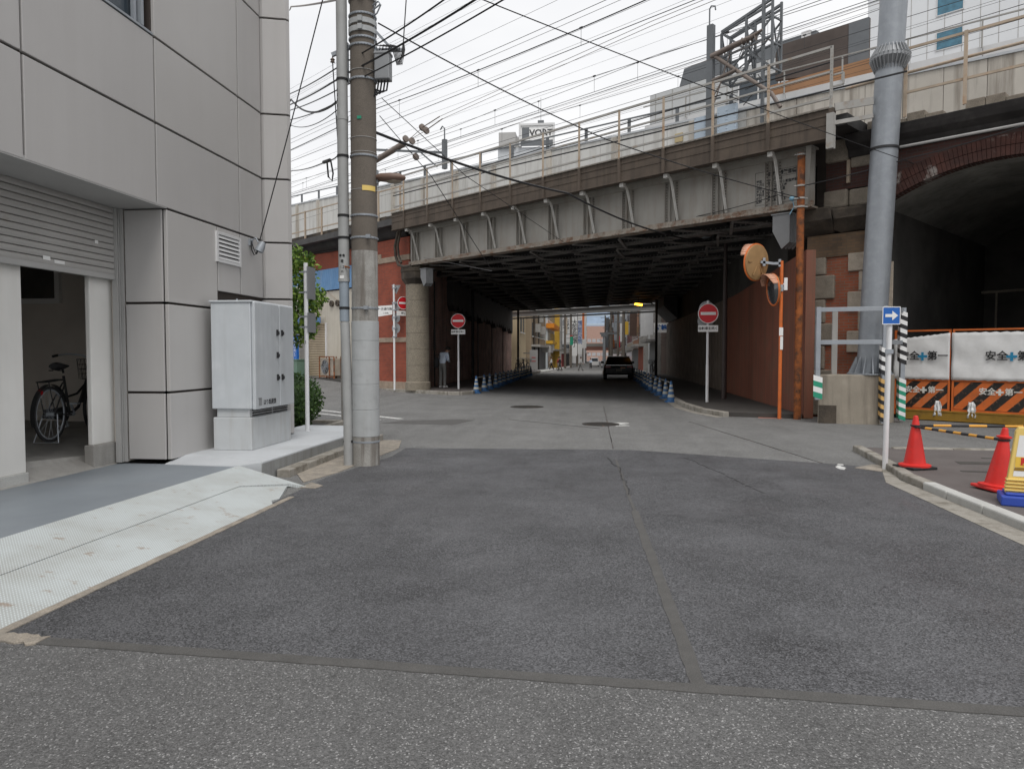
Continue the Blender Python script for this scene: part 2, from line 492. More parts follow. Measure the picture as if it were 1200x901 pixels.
M['shirt_blue'] = mat('pale_blue_shirt', (.60, .68, .80), .85, .08, 6, bump=.2, bsc=20)
M['trousers_grey'] = mat('grey_trousers', (.17, .17, .165), .85, .1, 6)
M['cloth_black'] = mat('black_cloth', (.02, .02, .022), .85, .1)
M['cloth_white'] = mat('white_cloth', (.6, .6, .6), .85, .05)
M['cloth_red'] = mat('red_cloth', (.35, .05, .05), .85, .05)
M['mirror'] = mat('dark_mirror', (.05, .055, .06), .12, .05, spec=.9)
M['mirror_back'] = mat('mirror_back', (.36, .22, .10), .6, .12, 4)
M['hood'] = mat('mirror_hood', (.62, .33, .22), .5, .1)
M['leaf'] = None
M['bark'] = mat('bark', (.09, .06, .045), .9, .25, 6, bump=.4)
M['lamp_amber'] = None
def leaf_mat(name, c1, c2):
    m, nt, bs = nodes(name)
    oi = nt.nodes.new('ShaderNodeTexCoord')
    n = noise(nt, oi.outputs['Object'], 9, 3)
    nt.links.new(mixc(nt, ramp(nt, n, .35, .65), c1, c2), bs.inputs['Base Color'])
    bs.inputs['Roughness'].default_value = .55
    return m
M['leaf_bright'] = leaf_mat('leaf_bright', (.10, .21, .025), (.25, .36, .045))
M['leaf_mid'] = leaf_mat('leaf_mid', (.045, .11, .02), (.11, .20, .045))
M['leaf_dark'] = leaf_mat('leaf_dark', (.02, .055, .012), (.06, .12, .025))
def emit(name, c, k):
    m, nt, bs = nodes(name)
    bs.inputs['Base Color'].default_value = (*c, 1)
    bs.inputs['Emission Color'].default_value = (*c, 1)
    bs.inputs['Emission Strength'].default_value = k
    return m
M['lamp_amber'] = emit('amber_lamp', (1.0, .42, .03), 6)
M['tail_red'] = mat('tail_lens', (.25, .01, .012), .2, .05)
M['tail_amber'] = mat('amber_lens', (.45, .12, .02), .2, .05)
M['car_black'] = mat('black_car_paint', (.008, .009, .010), .3, .1, spec=.22)
M['chrome'] = mat('chrome', (.5, .5, .5), .2, .05, metal=.9)

def plate_mat():                                   # raised diamond pattern, pale worn paint
    m, nt, bs = nodes('tread_plate')
    v = coord(nt, (1, 1, 1), R(45))
    ck = N_(nt, 'ShaderNodeTexBrick', Scale=1.0, Mortar__Size=.0055, Mortar__Smooth=.25, Brick__Width=.034, Row__Height=.017)
    ck.offset = .5
    nt.links.new(v, ck.inputs['Vector'])
    v2 = coord(nt)
    dirt = ramp(nt, noise(nt, v2, 1.6, 8, .62), .42, .68)
    base = mixc(nt, dirt, (.59, .64, .645), (.53, .565, .56))
    low = mixc(nt, dirt, (.47, .50, .50), (.38, .39, .375))
    out = mixc(nt, ck.outputs['Fac'], base, low)
    r = ramp(nt, noise(nt, v2, 7, 9, .65), .6, .68, 0, .6)
    out = mixc(nt, r, out, (.26, .16, .09))
    nt.links.new(out, bs.inputs['Base Color'])
    bs.inputs['Roughness'].default_value = .5
    add_bump(nt, bs, ck.outputs['Fac'], -.8, .004)
    return m
M['tread'] = plate_mat()

# ------------------------------------------------------------------ camera, sky, sun
cam_d = bpy.data.cameras.new('camera')
cam = bpy.data.objects.new('camera', cam_d)
col.objects.link(cam)
cam.location = (0, 0, 1.6)
cam.rotation_euler = (R(90) - math.atan(36 / 850), 0, math.atan(98 / 850))
cam_d.sensor_width = 36
cam_d.lens = 850 / 1200 * 36
cam_d.clip_start = .05
cam_d.clip_end = 3000
scene.camera = cam

world = bpy.data.worlds.new('World')
scene.world = world
world.use_nodes = True
nt = world.node_tree
bg = nt.nodes['Background']
sky = nt.nodes.new('ShaderNodeTexSky')
sky.sky_type = 'NISHITA'
sky.sun_disc = False
SUN_EL, SUN_AZ = R(58), R(165)
sky.sun_elevation = SUN_EL
sky.sun_rotation = SUN_AZ
sky.dust_density = 4
hs = nt.nodes.new('ShaderNodeHueSaturation')
hs.inputs['Saturation'].default_value = .12
hs.inputs['Value'].default_value = 1.0
nt.links.new(sky.outputs[0], hs.inputs['Color'])
tc = nt.nodes.new('ShaderNodeTexCoord')
cn = N_(nt, 'ShaderNodeTexNoise', Scale=2.2, Detail=5.0)
mp = nt.nodes.new('ShaderNodeMapping')
mp.inputs['Scale'].default_value = (1, 1, 2.5)
nt.links.new(tc.outputs['Generated'], mp.inputs[0])
nt.links.new(mp.outputs[0], cn.inputs['Vector'])
cl = mixc(nt, ramp(nt, cn.outputs[0], .3, .7), (7.3, 7.4, 7.65), (8.8, 8.8, 8.85))   # cloud deck
skyc = mixc(nt, .93, hs.outputs[0], cl)
nt.links.new(skyc, bg.inputs[0])
bg.inputs[1].default_value = .1
sun_d = bpy.data.lights.new('sun', 'SUN')
sun = bpy.data.objects.new('sun', sun_d)
col.objects.link(sun)
sun_d.energy = 1.3
sun_d.angle = R(26)
sun_d.color = (1, .97, .93)
sun.rotation_euler = (R(90) - SUN_EL, 0, math.pi - SUN_AZ)
scene.view_settings.view_transform = 'Standard'
scene.view_settings.look = 'None'
scene.view_settings.exposure = 0.30
scene.view_settings.gamma = 1.0
scene.cycles.max_bounces = 6
scene.cycles.diffuse_bounces = 5
scene.cycles.use_denoising = True
# ------------------------------------------------------------------ ground and roads (setting)
def axis_lines(a, b, step, far):
    v = [-far, -far / 2, -far / 4]
    x = a
    while x <= b:
        v.append(x)
        x += step
    return v + [far / 4, far / 2, far]
gx = axis_lines(-60, 60, 2.0, 900)
gy = axis_lines(-20, 180, 2.0, 900)
g = MB()
g.v = [Vector((x, y, gz(x, y))) for y in gy for x in gx]
nx = len(gx)
g.f = [(j * nx + i, j * nx + i + 1, (j + 1) * nx + i + 1, (j + 1) * nx + i) for j in range(len(gy) - 1) for i in range(nx - 1)]
g.m = [0] * len(g.f)
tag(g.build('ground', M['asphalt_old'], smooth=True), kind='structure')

def sheet(name, polys, m, z=.004, follow=False):
    b = MB()
    for p in polys:
        b.prism([(x, y, (gz(x, y) if follow else 0) + z) for x, y in p], (0, 0, -.03))
    return tag(b.build(name, m), kind='structure')

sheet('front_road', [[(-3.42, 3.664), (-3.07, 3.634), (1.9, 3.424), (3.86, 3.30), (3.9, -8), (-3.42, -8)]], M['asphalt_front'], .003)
sheet('road', [[(-3.42, 3.66), (-3.07, 3.63), (1.9, 3.42), (3.82, 3.30), (3.72, 9.3), (4.0, 10.6), (3.51, 10.9), (.6, 12.15), (-3.2, 11.97), (-3.15, 11.0), (-3.45, 9.0)]], M['asphalt_new'], .004)
def ragged(p, q, w, n=40, amp=.012, off=0):
    p, q = Vector((*p, 0)), Vector((*q, 0))
    d = (q - p)
    nrm = Vector((-d.y, d.x, 0)).normalized()
    a = [p + d * (i / n) + nrm * (w / 2 + random.uniform(-amp, amp)) for i in range(n + 1)]
    b = [p + d * (i / n) - nrm * (w / 2 + random.uniform(-amp, amp)) for i in range(n + 1)]
    return [[(a[i].x, a[i].y), (a[i + 1].x, a[i + 1].y), (b[i + 1].x, b[i + 1].y), (b[i].x, b[i].y)] for i in range(n)]
sheet('road_joint', ragged((-3.1, 3.65), (3.82, 3.32), .09, 60, .004) , M['seam'], .008)
sheet('road_seam', ragged((.50, 3.52), (.40, 7.4), .075, 40, .006) + ragged((.40, 7.4), (.31, 11.0), .035, 40, .006), M['seam'], .0065)
# fine dark cracks in the new surface
cr = []
x, y = .18, 11.2
while y > 8.3:
    x2, y2 = x + random.uniform(-.03, .045), y - random.uniform(.06, .14)
    cr.append([(x, y), (x + .016, y), (x2 + .016, y2), (x2, y2)])
    x, y = x2, y2 - random.choice([0, 0, .06])
x, y = 1.35, 11.3
while y > 8.6:
    x2, y2 = x + random.uniform(.0, .06), y - random.uniform(.06, .16)
    cr.append([(x, y), (x + .009, y), (x2 + .009, y2), (x2, y2)])
    x, y = x2, y2 - random.choice([0, 0, .1])
sheet('road_crack', cr, M['black'], .007)
# pale gutter strips and sandy fringe along the ramp
sheet('gutter', [[(-4.0, 9.3), (-3.60, 8.6), (-3.44, 9.4), (-3.30, 11.9), (-3.55, 13.0), (-3.9, 13.0)],
                 [(-3.50, 8.25), (-3.30, 8.22), (-3.27, 8.4), (-3.5, 8.6)]], M['sand'], .009)
sheet('ramp_fringe', ragged((-3.385, 3.0), (-3.362, 7.7), .07, 60, .004), M['sand'], .010)
sheet('ramp_fringe', ragged((-3.46, 3.66), (-3.05, 3.645), .11, 10, .02), M['sand'], .013)
sheet('gutter_right', [[(4.02, 10.75), (3.58, 9.4), (3.55, 6.6), (3.6, 2.5), (3.86, 2.5), (3.84, 6.9), (3.82, 9.6), (4.2, 10.9)]], M['kerb'], .009)
sheet('gutter_slab', [[(3.60, 10.55), (3.95, 10.9), (4.05, 10.8), (3.85, 10.25)]], M['sand'], .0125)
# side street markings, worn arrow, paint splash
def stripe(p, q, w):
    p, q = Vector((*p, 0)), Vector((*q, 0))
    n = Vector((-(q - p).y, (q - p).x, 0)).normalized() * w / 2
    return [(p + n).to_2d()[:], (q + n).to_2d()[:], (q - n).to_2d()[:], (p - n).to_2d()[:]]
sheet('road_marking', [stripe((-9.5, 21.2), (-4.75, 17.35), .16), stripe((-9.2, 20.1), (-5.2, 17.0), .15), stripe((-22, 36.5), (-9.6, 31.9), .15)], M['road_white'], .005, True)
sheet('road_arrow', [stripe((.15, 16.75), (.75, 16.9), .22), [(.3, 16.40), (.72, 16.50), (.6, 16.66), (.35, 16.6)], stripe((.45, 16.2), (.75, 16.28), .07)], M['road_white'], .005)
def blob(cx, cy, rx, ry, n=14, amp=.25):
    return [(cx + rx * (1 + random.uniform(-amp, amp)) * math.cos(2 * math.pi * i / n), cy + ry * (1 + random.uniform(-amp, amp)) * math.sin(2 * math.pi * i / n)) for i in range(n)]
sheet('paint_mark', [blob(3.42, 10.6, .06, .16, 14, .45), blob(3.5, 10.85, .04, .06, 10, .4)], M['road_white'], .0095)
sheet('pink_mark', [stripe((4.05, 18.7), (4.6, 18.6), .14)], mat('pink_paint', (.55, .22, .16), .8, .2, 8, patch=.6, pc=(.2, .12, .1), psc=9), .005)
sheet('road_patch', [[(-4.9, 16.2), (-3.2, 16.0), (-2.9, 17.2), (-3.3, 17.4), (-4.6, 16.9)]], M['seam'], .004)
sheet('road_crack_old', ragged((-2.1, 17.5), (.1, 15.6), .012, 20, .01) + ragged((.3, 12.3), (.25, 22), .012, 40, .008) + ragged((2.2, 17.4), (3.3, 11.0), .012, 30, .01), M['stripe_black'], .005)

def manhole(x, y, r, label):
    t = thing('manhole_cover', label, 'manhole cover', (x, y, gz(x, y)))
    b = MB()
    b.lathe([(r, 0), (r, .010), (r * .93, .010), (r * .93, .006), (.0, .006)], n=32)
    b.build('frame_ring', M['rust_rail'] if False else M['stripe_black'], t)
    c = MB()
    c.lathe([(r * .91, .0), (r * .91, .009), (0.001, .009)], n=32)
    for k in range(-4, 5):
        w = math.sqrt(max(.01, (r * .85) ** 2 - (k * r * .19) ** 2))
        c.box(-w, w, k * r * .19 - .012, k * r * .19 + .012, .009, .013)
    c.build('lid', mat('cast_iron', (.055, .05, .045), .6, .2, 6, metal=.3), t)
manhole(-2.05, 21.7, .5, 'round iron manhole cover set in the old asphalt before the underpass mouth')
manhole(.12, 16.55, .42, 'round iron manhole cover beside the worn white road arrow')

# forecourt of the grey building
b = MB()
b.flat([(-5.45, 8.75), (-4.45, 8.70), (-4.50, 5.0), (-4.55, 2.0), (-4.6, -6), (-6.15, -6), (-6.15, 8.75)], .18, .3)
tag(b.build('forecourt_pavement', M['concrete_blue'], bevel=.01), kind='structure')
b = MB()
b.flat([(-5.5, 9.12), (-5.05, 9.05), (-4.14, 8.62), (-4.09, 11.7), (-4.08, 12.5), (-4.6, 13.15), (-5.5, 13.2)], .25, .4)
b.prism([(-5.5, 9.12, .25), (-5.05, 9.05, .25), (-4.14, 8.62, .25), (-4.5, 8.6, .19), (-5.5, 8.7, .19)], (0, 0, -.2))
tag(b.build('raised_pavement', M['concrete_light'], bevel=.012), kind='structure')
b = MB()
b.prism([(-4.138, 8.615, .225), (-4.086, 11.7, .225), (-4.076, 12.5, .225), (-4.09, 12.5, .225), (-4.10, 11.7, .225), (-4.15, 8.615, .225)], (0, 0, -.4))
tag(b.build('pavement_edge', mat('edge_concrete', (.27, .275, .27), .85, .12, 3, fine=.15, streak=.6, sc_c=(.15, .14, .125), ssc=(6, 6, .4))), kind='structure')
b = MB()
y = 8.95
while y < 13:
    b.box(-4.11, -3.93, y, y + .58, -.1, .10)
    y += .6
tag(b.build('kerb', M['kerb'], bevel=.012), kind='structure')
b = MB()
b.prism([(-6.15, 5.4, .18), (-6.15, 8.7, .18), (-6.40, 8.7, .30), (-6.40, 5.4, .30)], (0, 0, -.3))
b.prism([(-6.40, 8.7, .30), (-6.40, 11, .30), (-6.62, 11, .48), (-9.6, 11, .5), (-9.6, 5.4, .50), (-6.62, 5.4, .48), (-6.40, 5.4, .30)], (0, 0, -.3))
tag(b.build('entrance_floor', M['concrete'], bevel=0), kind='structure')

# steel tread plates forming the driveway ramp
def tread(label, pts, name='ramp_plate'):
    o = MB().prism(pts, (0, 0, -.035)).build(name, M['tread'])
    # object origin stays at the scene origin
    return tag(o, label, 'ramp plate', 'steel tread plates of the driveway ramp')
zr = lambda x: .006 + (.196 - .006) * (x + 3.40) / (-4.42 + 3.40)
def rp(x, y): return (x, y, zr(x))
tread('upper white tread plate of the driveway ramp, against the blue-grey forecourt', [rp(-4.44, 8.6), rp(-4.46, 6.6), rp(-4.48, 3.0), rp(-4.5, -1), rp(-3.985, -1), rp(-3.975, 7.72), rp(-3.63, 8.25), rp(-3.45, 8.30)])
tread('lower white tread plate of the driveway ramp, along the asphalt edge', [rp(-3.962, 7.66), rp(-3.972, -1), rp(-3.40, -1), rp(-3.40, 7.30), rp(-3.47, 7.42), rp(-3.44, 7.55), rp(-3.61, 8.14)])

# ------------------------------------------------------------------ grey panelled building
BL = thing('panelled_building', 'grey metal panelled building with a half raised shutter on the left', 'building', (-6, 6, .2))
FX = -5.45
c = MB()
G = .015                                              # half a joint
def panel(y0, y1, z0, z1, x=FX):
    c.box(x - .05, x, y0 + G, y1 - G, z0 + G, z1 - G, random.choice((0, 0, 1, 2)))
ys = [-6.2, -4.0, -1.9, .2, 2.3, 4.38, 6.46, 8.575, 10.70, 11.47]
zs = [3.45, 4.47, 5.52, 7.06, 8.1, 9.6, 11.2]
for i in range(len(ys) - 1):
    for j in range(len(zs) - 1):
        y0, y1, z0, z1 = ys[i], ys[i + 1], zs[j], zs[j + 1]
        if y1 <= 8.6 and z0 in (4.47,):
            z1 = 5.52
        if i == 6 and j in (2, 3):                    # window bay
            continue
        panel(y0, y1, z0, z1)
# lower façade right of the entrance
for z0, z1 in ((.22, 1.10), (1.10, 2.25), (2.25, 3.45)):
    if z0 < 2:
        panel(8.765, 9.96, z0, z1)
    else:
        panel(8.765, 10.02, z0, z1)
panel(10.02, 10.70, 2.50, 3.45)
panel(10.70, 11.47, 2.50, 3.45)
panel(9.98, 11.47, .25, 2.48, FX - .12)
# narrow return face beside the shutter
for z0, z1 in ((.22, 1.10), (1.10, 2.25), (2.25, 3.45)):
    c.box(-6.02, FX - .062, 8.755, 8.79, z0 + G, z1 - G)
c.build('cladding', [M['panel'], M['panel_b'], M['panel_c']], BL, world=True, bevel=.006)
# pilaster with a chamfered corner at the far end
pz = [.25, 2.50, 3.43, 4.47, 5.52, 7.06, 8.1, 9.6, 11.2]
p = MB()
for a, bz in zip(pz[:-1], pz[1:]):
    poly = [(FX - .05, 11.50), (FX + .03, 11.50), (-5.24, 11.56), (-5.07, 11.61), (-5.035, 11.67), (-5.46, 12.6), (FX - .05, 12.6)]
    p.flat([(x, y) for x, y in poly], bz - G, bz - a - 2 * G)
p.build('pilaster', M['panel'], BL, world=True, bevel=.006)
d = MB()                                               # dark backing seen through the joints
d.box(-5.62, -5.49, -6.2, 6.47, 3.52, 11.2)
d.box(-5.62, -5.49, 6.47, 8.78, 3.52, 5.50)
d.box(-5.62, -5.49, 6.47, 8.78, 8.10, 11.2)
d.box(-5.62, -5.49, 8.565, 8.78, 5.50, 8.10)
d.box(-5.56, -5.50, 8.80, 12.58, .26, 11.2)
d.box(-6.09, -5.5, 8.80, 8.86, .23, 3.44)
d.prism([(FX - .04, 11.56, .26), (-5.24, 11.60, .26), (-5.08, 11.67, .26), (-5.47, 12.57, .26)], (0, 0, 10.9))
o = d
o.build('joint_backing', M['panel_dark'], BL, world=True)
r = MB()
r.box(-12, -5.63, -6.2, 12.5, 11.0, 11.3)
r.box(-12, -11.8, -6.2, 12.5, .2, 11.0)
r.box(-11.8, -5.63, 12.3, 12.5, .2, 11.0)
r.box(-11.8, -5.63, -6.2, -6.0, .2, 11.0)
r.build('outer_wall', M['panel'], BL, world=True)
s = MB()
s.box(-9.8, FX - .004, -6.0, 8.79, 3.452, 3.50)
s.build('soffit', M['soffit'], BL, world=True)
# shutter: curved slats, half raised
sh = MB()
z = 2.60
k = 0
while z < 3.45:
    sh.prism([(-6.13, 2.0, z), (-6.106, 2.0, z + .004), (-6.100, 2.0, z + .030), (-6.104, 2.0, z + .066), (-6.118, 2.0, z + .071), (-6.13, 2.0, z + .0775)], (0, 6.66, 0))
    z += .078
    k += 1
sht = sh.build('shutter', M['shutter'], BL, world=True)
bb = MB()
bb.box(-6.15, -6.095, 2.0, 8.66, 2.54, 2.603)
bb.build('bottom_bar', M['soffit'], sht, world=True, bevel=.006)
st_ = MB()
for y0, y1, z0, z1 in ((7.45, 7.56, 2.645, 2.69), (7.62, 7.78, 2.625, 2.665), (7.3, 7.36, 2.57, 2.595), (7.85, 7.95, 2.58, 2.60), (8.3, 8.36, 2.95, 2.99)):
    st_.box(-6.0985, -6.096, y0, y1, z0, z1)
st_.build('sticker', M['sign_white'], sht, world=True)
gr = MB()
gr.box(-6.14, -6.07, 8.665, 8.685, .2, 3.45)
gr.box(-6.14, -6.07, 8.705, 8.725, .2, 3.45)
gr.box(-6.14, -6.12, 8.685, 8.705, .2, 3.45)
gr.box(-6.08, -6.03, 8.735, 8.752, .2, 3.45)
gr.build('guide_rail', M['soffit'], BL, world=True)
wl = MB()
wl.box(-6.42, -6.20, 6.0, 7.25, .30, 2.95)              # white wall left of the opening; past it an unseen gap admits more light
wl.build('front_wall', M['white_wall'], BL, world=True, bevel=.01)
sk = MB()
sk.box(-6.42, -6.18, 5.98, 7.26, .17, .302)
sk.build('skirting', M['kerb_new'], BL, world=True, bevel=.006)
pl_ = MB()
pl_.box(-6.27, -6.20, 8.32, 8.74, .46, 3.0)
pi = pl_.build('door_pillar', M['white_wall'], BL, world=True, bevel=.015)
ps = MB()
ps.box(-6.30, -6.17, 8.29, 8.74, .16, .462)
ps.build('pillar_base', M['concrete'], pi, world=True, bevel=.01)
iw = MB()
iw.box(-9.75, -9.5, 2.0, 11.2, .2, 3.45)
iw.box(-9.5, -5.95, 11.0, 11.2, .2, 3.45)
iw.box(-9.5, -6.3, 2.0, 2.2, .2, 3.45)
iw.box(-6.35, -6.05, 8.90, 11.0, .2, 3.45)
iw.box(-6.30, -6.16, 2.2, 8.66, 2.95, 3.45)
iw.box(-6.26, -6.05, 8.74, 8.92, .2, 3.45)
iw.build('inner_wall', M['inner_wall'], BL, world=True)
# inner high window on the far wall of the entrance
iwf = MB()
for a in ((-9.49, -8.68, 10.93, 11.0, 2.42, 2.50), (-9.49, -8.68, 10.93, 11.0, 3.1, 3.18), (-8.76, -8.68, 10.93, 11.0, 2.5, 3.1), (-9.49, -9.41, 10.93, 11.0, 2.5, 3.1)):
    iwf.box(*a)
w_ = iwf.build('inner_window', M['sign_white'], BL, world=True)
MB().box(-9.41, -8.76, 10.95, 10.97, 2.5, 3.1).build('pane', M['dark_hole'], w_, world=True)
# upper window
wf = MB()
Y0, Y1, Z0, Z1 = 6.48, 8.555, 5.54, 8.08
wf.box(-5.66, -5.50, Y0, Y1, Z0, Z0 + .05)
wf.box(-5.66, -5.50, Y0, Y1, Z1 - .05, Z1)
for yy in (Y0, Y1 - .16, 7.45):
    wf.box(-5.60, -5.49, yy, yy + .05, Z0 + .05, Z1 - .05)
wf.box(-5.56, -5.52, Y1 - .26, Y1 - .21, Z0 + .05, Z1 - .05)
wf.box(-5.5, -5.44, Y0, Y1, Z0 - .02, Z0 + .005)
wo = wf.build('window', M['galv'], BL, world=True)
MB().box(-5.62, -5.60, Y0, Y1, Z0 + .05, Z1 - .05).build('pane', M['glass'], wo, world=True)
# louvred vent
v = MB()
v.box(FX, FX + .03, 9.96, 10.68, 2.93, 2.97)
v.box(FX, FX + .03, 9.96, 10.68, 3.33, 3.37)
v.box(FX, FX + .03, 9.96, 10.01, 2.97, 3.33)
v.box(FX, FX + .03, 10.63, 10.68, 2.97, 3.33)
for k in range(6):
    z = 2.975 + k * .06
    v.prism([(FX, 10.01, z + .05), (FX + .028, 10.01, z), (FX + .028, 10.01, z + .008), (FX, 10.01, z + .058)], (0, .62, 0))
vo = v.build('vent', M['steel_white'], BL, world=True)
MB().box(FX, FX + .004, 10.01, 10.63, 2.97, 3.33).build('vent_backing', M['black'], vo, world=True)

# wall lamp beside the vent
t = thing('wall_lamp', 'silver security lamp on the grey panels beside the white vent', 'wall lamp', (FX, 11.02, 3.28))
b = MB()
b.box(0, .03, -.05, .05, .03, .13)
b.tube([(.02, 0, .1), (.10, 0, .15), (.14, .0, .08)], .014, 8)
b.build('bracket', M['galv'], t)
b = MB()
b.lathe([(.01, .10), (.045, .09), (.065, .0), (.07, -.07), (.055, -.075), (.05, -.05)], (.17, .02, .0), 16, axis=(.35, .2, .9))
b.build('lamp_shade', M['galv'], t, smooth=True)
b = MB()
b.tube([(.02, -.01, .08), (.04, -.02, -.04), (.07, 0, -.12), (.11, .0, -.10), (.15, .01, .0)], .010, 6)
b.tube([(.03, -.02, .1), (.06, .01, -.02), (.09, .02, -.10), (.12, .0, -.05)], .008, 6)
b.build('cable', M['rubber'], t)

# ------------------------------------------------------------------ switchgear cabinet
CB = thing('switchgear_cabinet', 'tall pale grey electrical cabinet standing on the raised pavement by the panels', 'electrical cabinet', (-4.75, 10.0, .25))
b = MB()
b.box(-.58, .0, -.42, .92, .58, 2.06)
b.box(-.60, .03, -.44, .94, 2.06, 2.09)
b.build('body', M['cabinet'], CB, bevel=.012)
b = MB()
b.box(-.57, -.01, -.41, .91, 0, .46)
b.box(-.53, -.05, -.38, .88, .46, .585)
b.build('plinth', M['cabinet_base'], CB, bevel=.01)
b = MB()
for k in range(3):
    b.box(-.05, -.03, -.30, .30, .475 + k * .035, .49 + k * .035)
    b.box(-.05, -.03, .36, .84, .475 + k * .035, .49 + k * .035)
b.build('vent_slots', M['ink'], CB)
for (y0, y1) in ((-.40, .385), (.395, .90)):
    b = MB()
    b.box(.002, .055, y0, y1, .57, 2.075)
    dr = b.build('door', M['cabinet'], CB, bevel=.014)
    hy = .30 if y0 < 0 else .46
    for z in ((1.0, 1.66) if y0 > 0 else (1.0, 1.33, 1.66)):
        h = MB()
        h.box(.055, .075, hy - .022, hy + .022, z - .045, z + .045)
        h.box(.074, .095, hy - .012, hy + .012, z - .03, z + .02)
        h.build('handle', M['ink'], dr, bevel=.004)
    if y0 < 0:
        text('lettering', 'はり紙厳禁', .082, M['ink'], dr, (.0565, .04, .655), (90, 0, 90), .001, bold=.001)
        q = MB()
        for k in range(3):
            q.box(.0552, .057, -.31 + k * .035, -.285 + k * .035, .62, .72)
        q.box(.0552, .057, -.32, -.215, .715, .73)
        q.build('maker_plate', M['sign_back'], dr)
b = MB()
for y in (-.3, .1, .5, .8):
    b.cyl((-.25, y, 2.09), (-.25, y, 2.12), .012, n=8)
b.build('lifting_eye', M['galv'], CB)
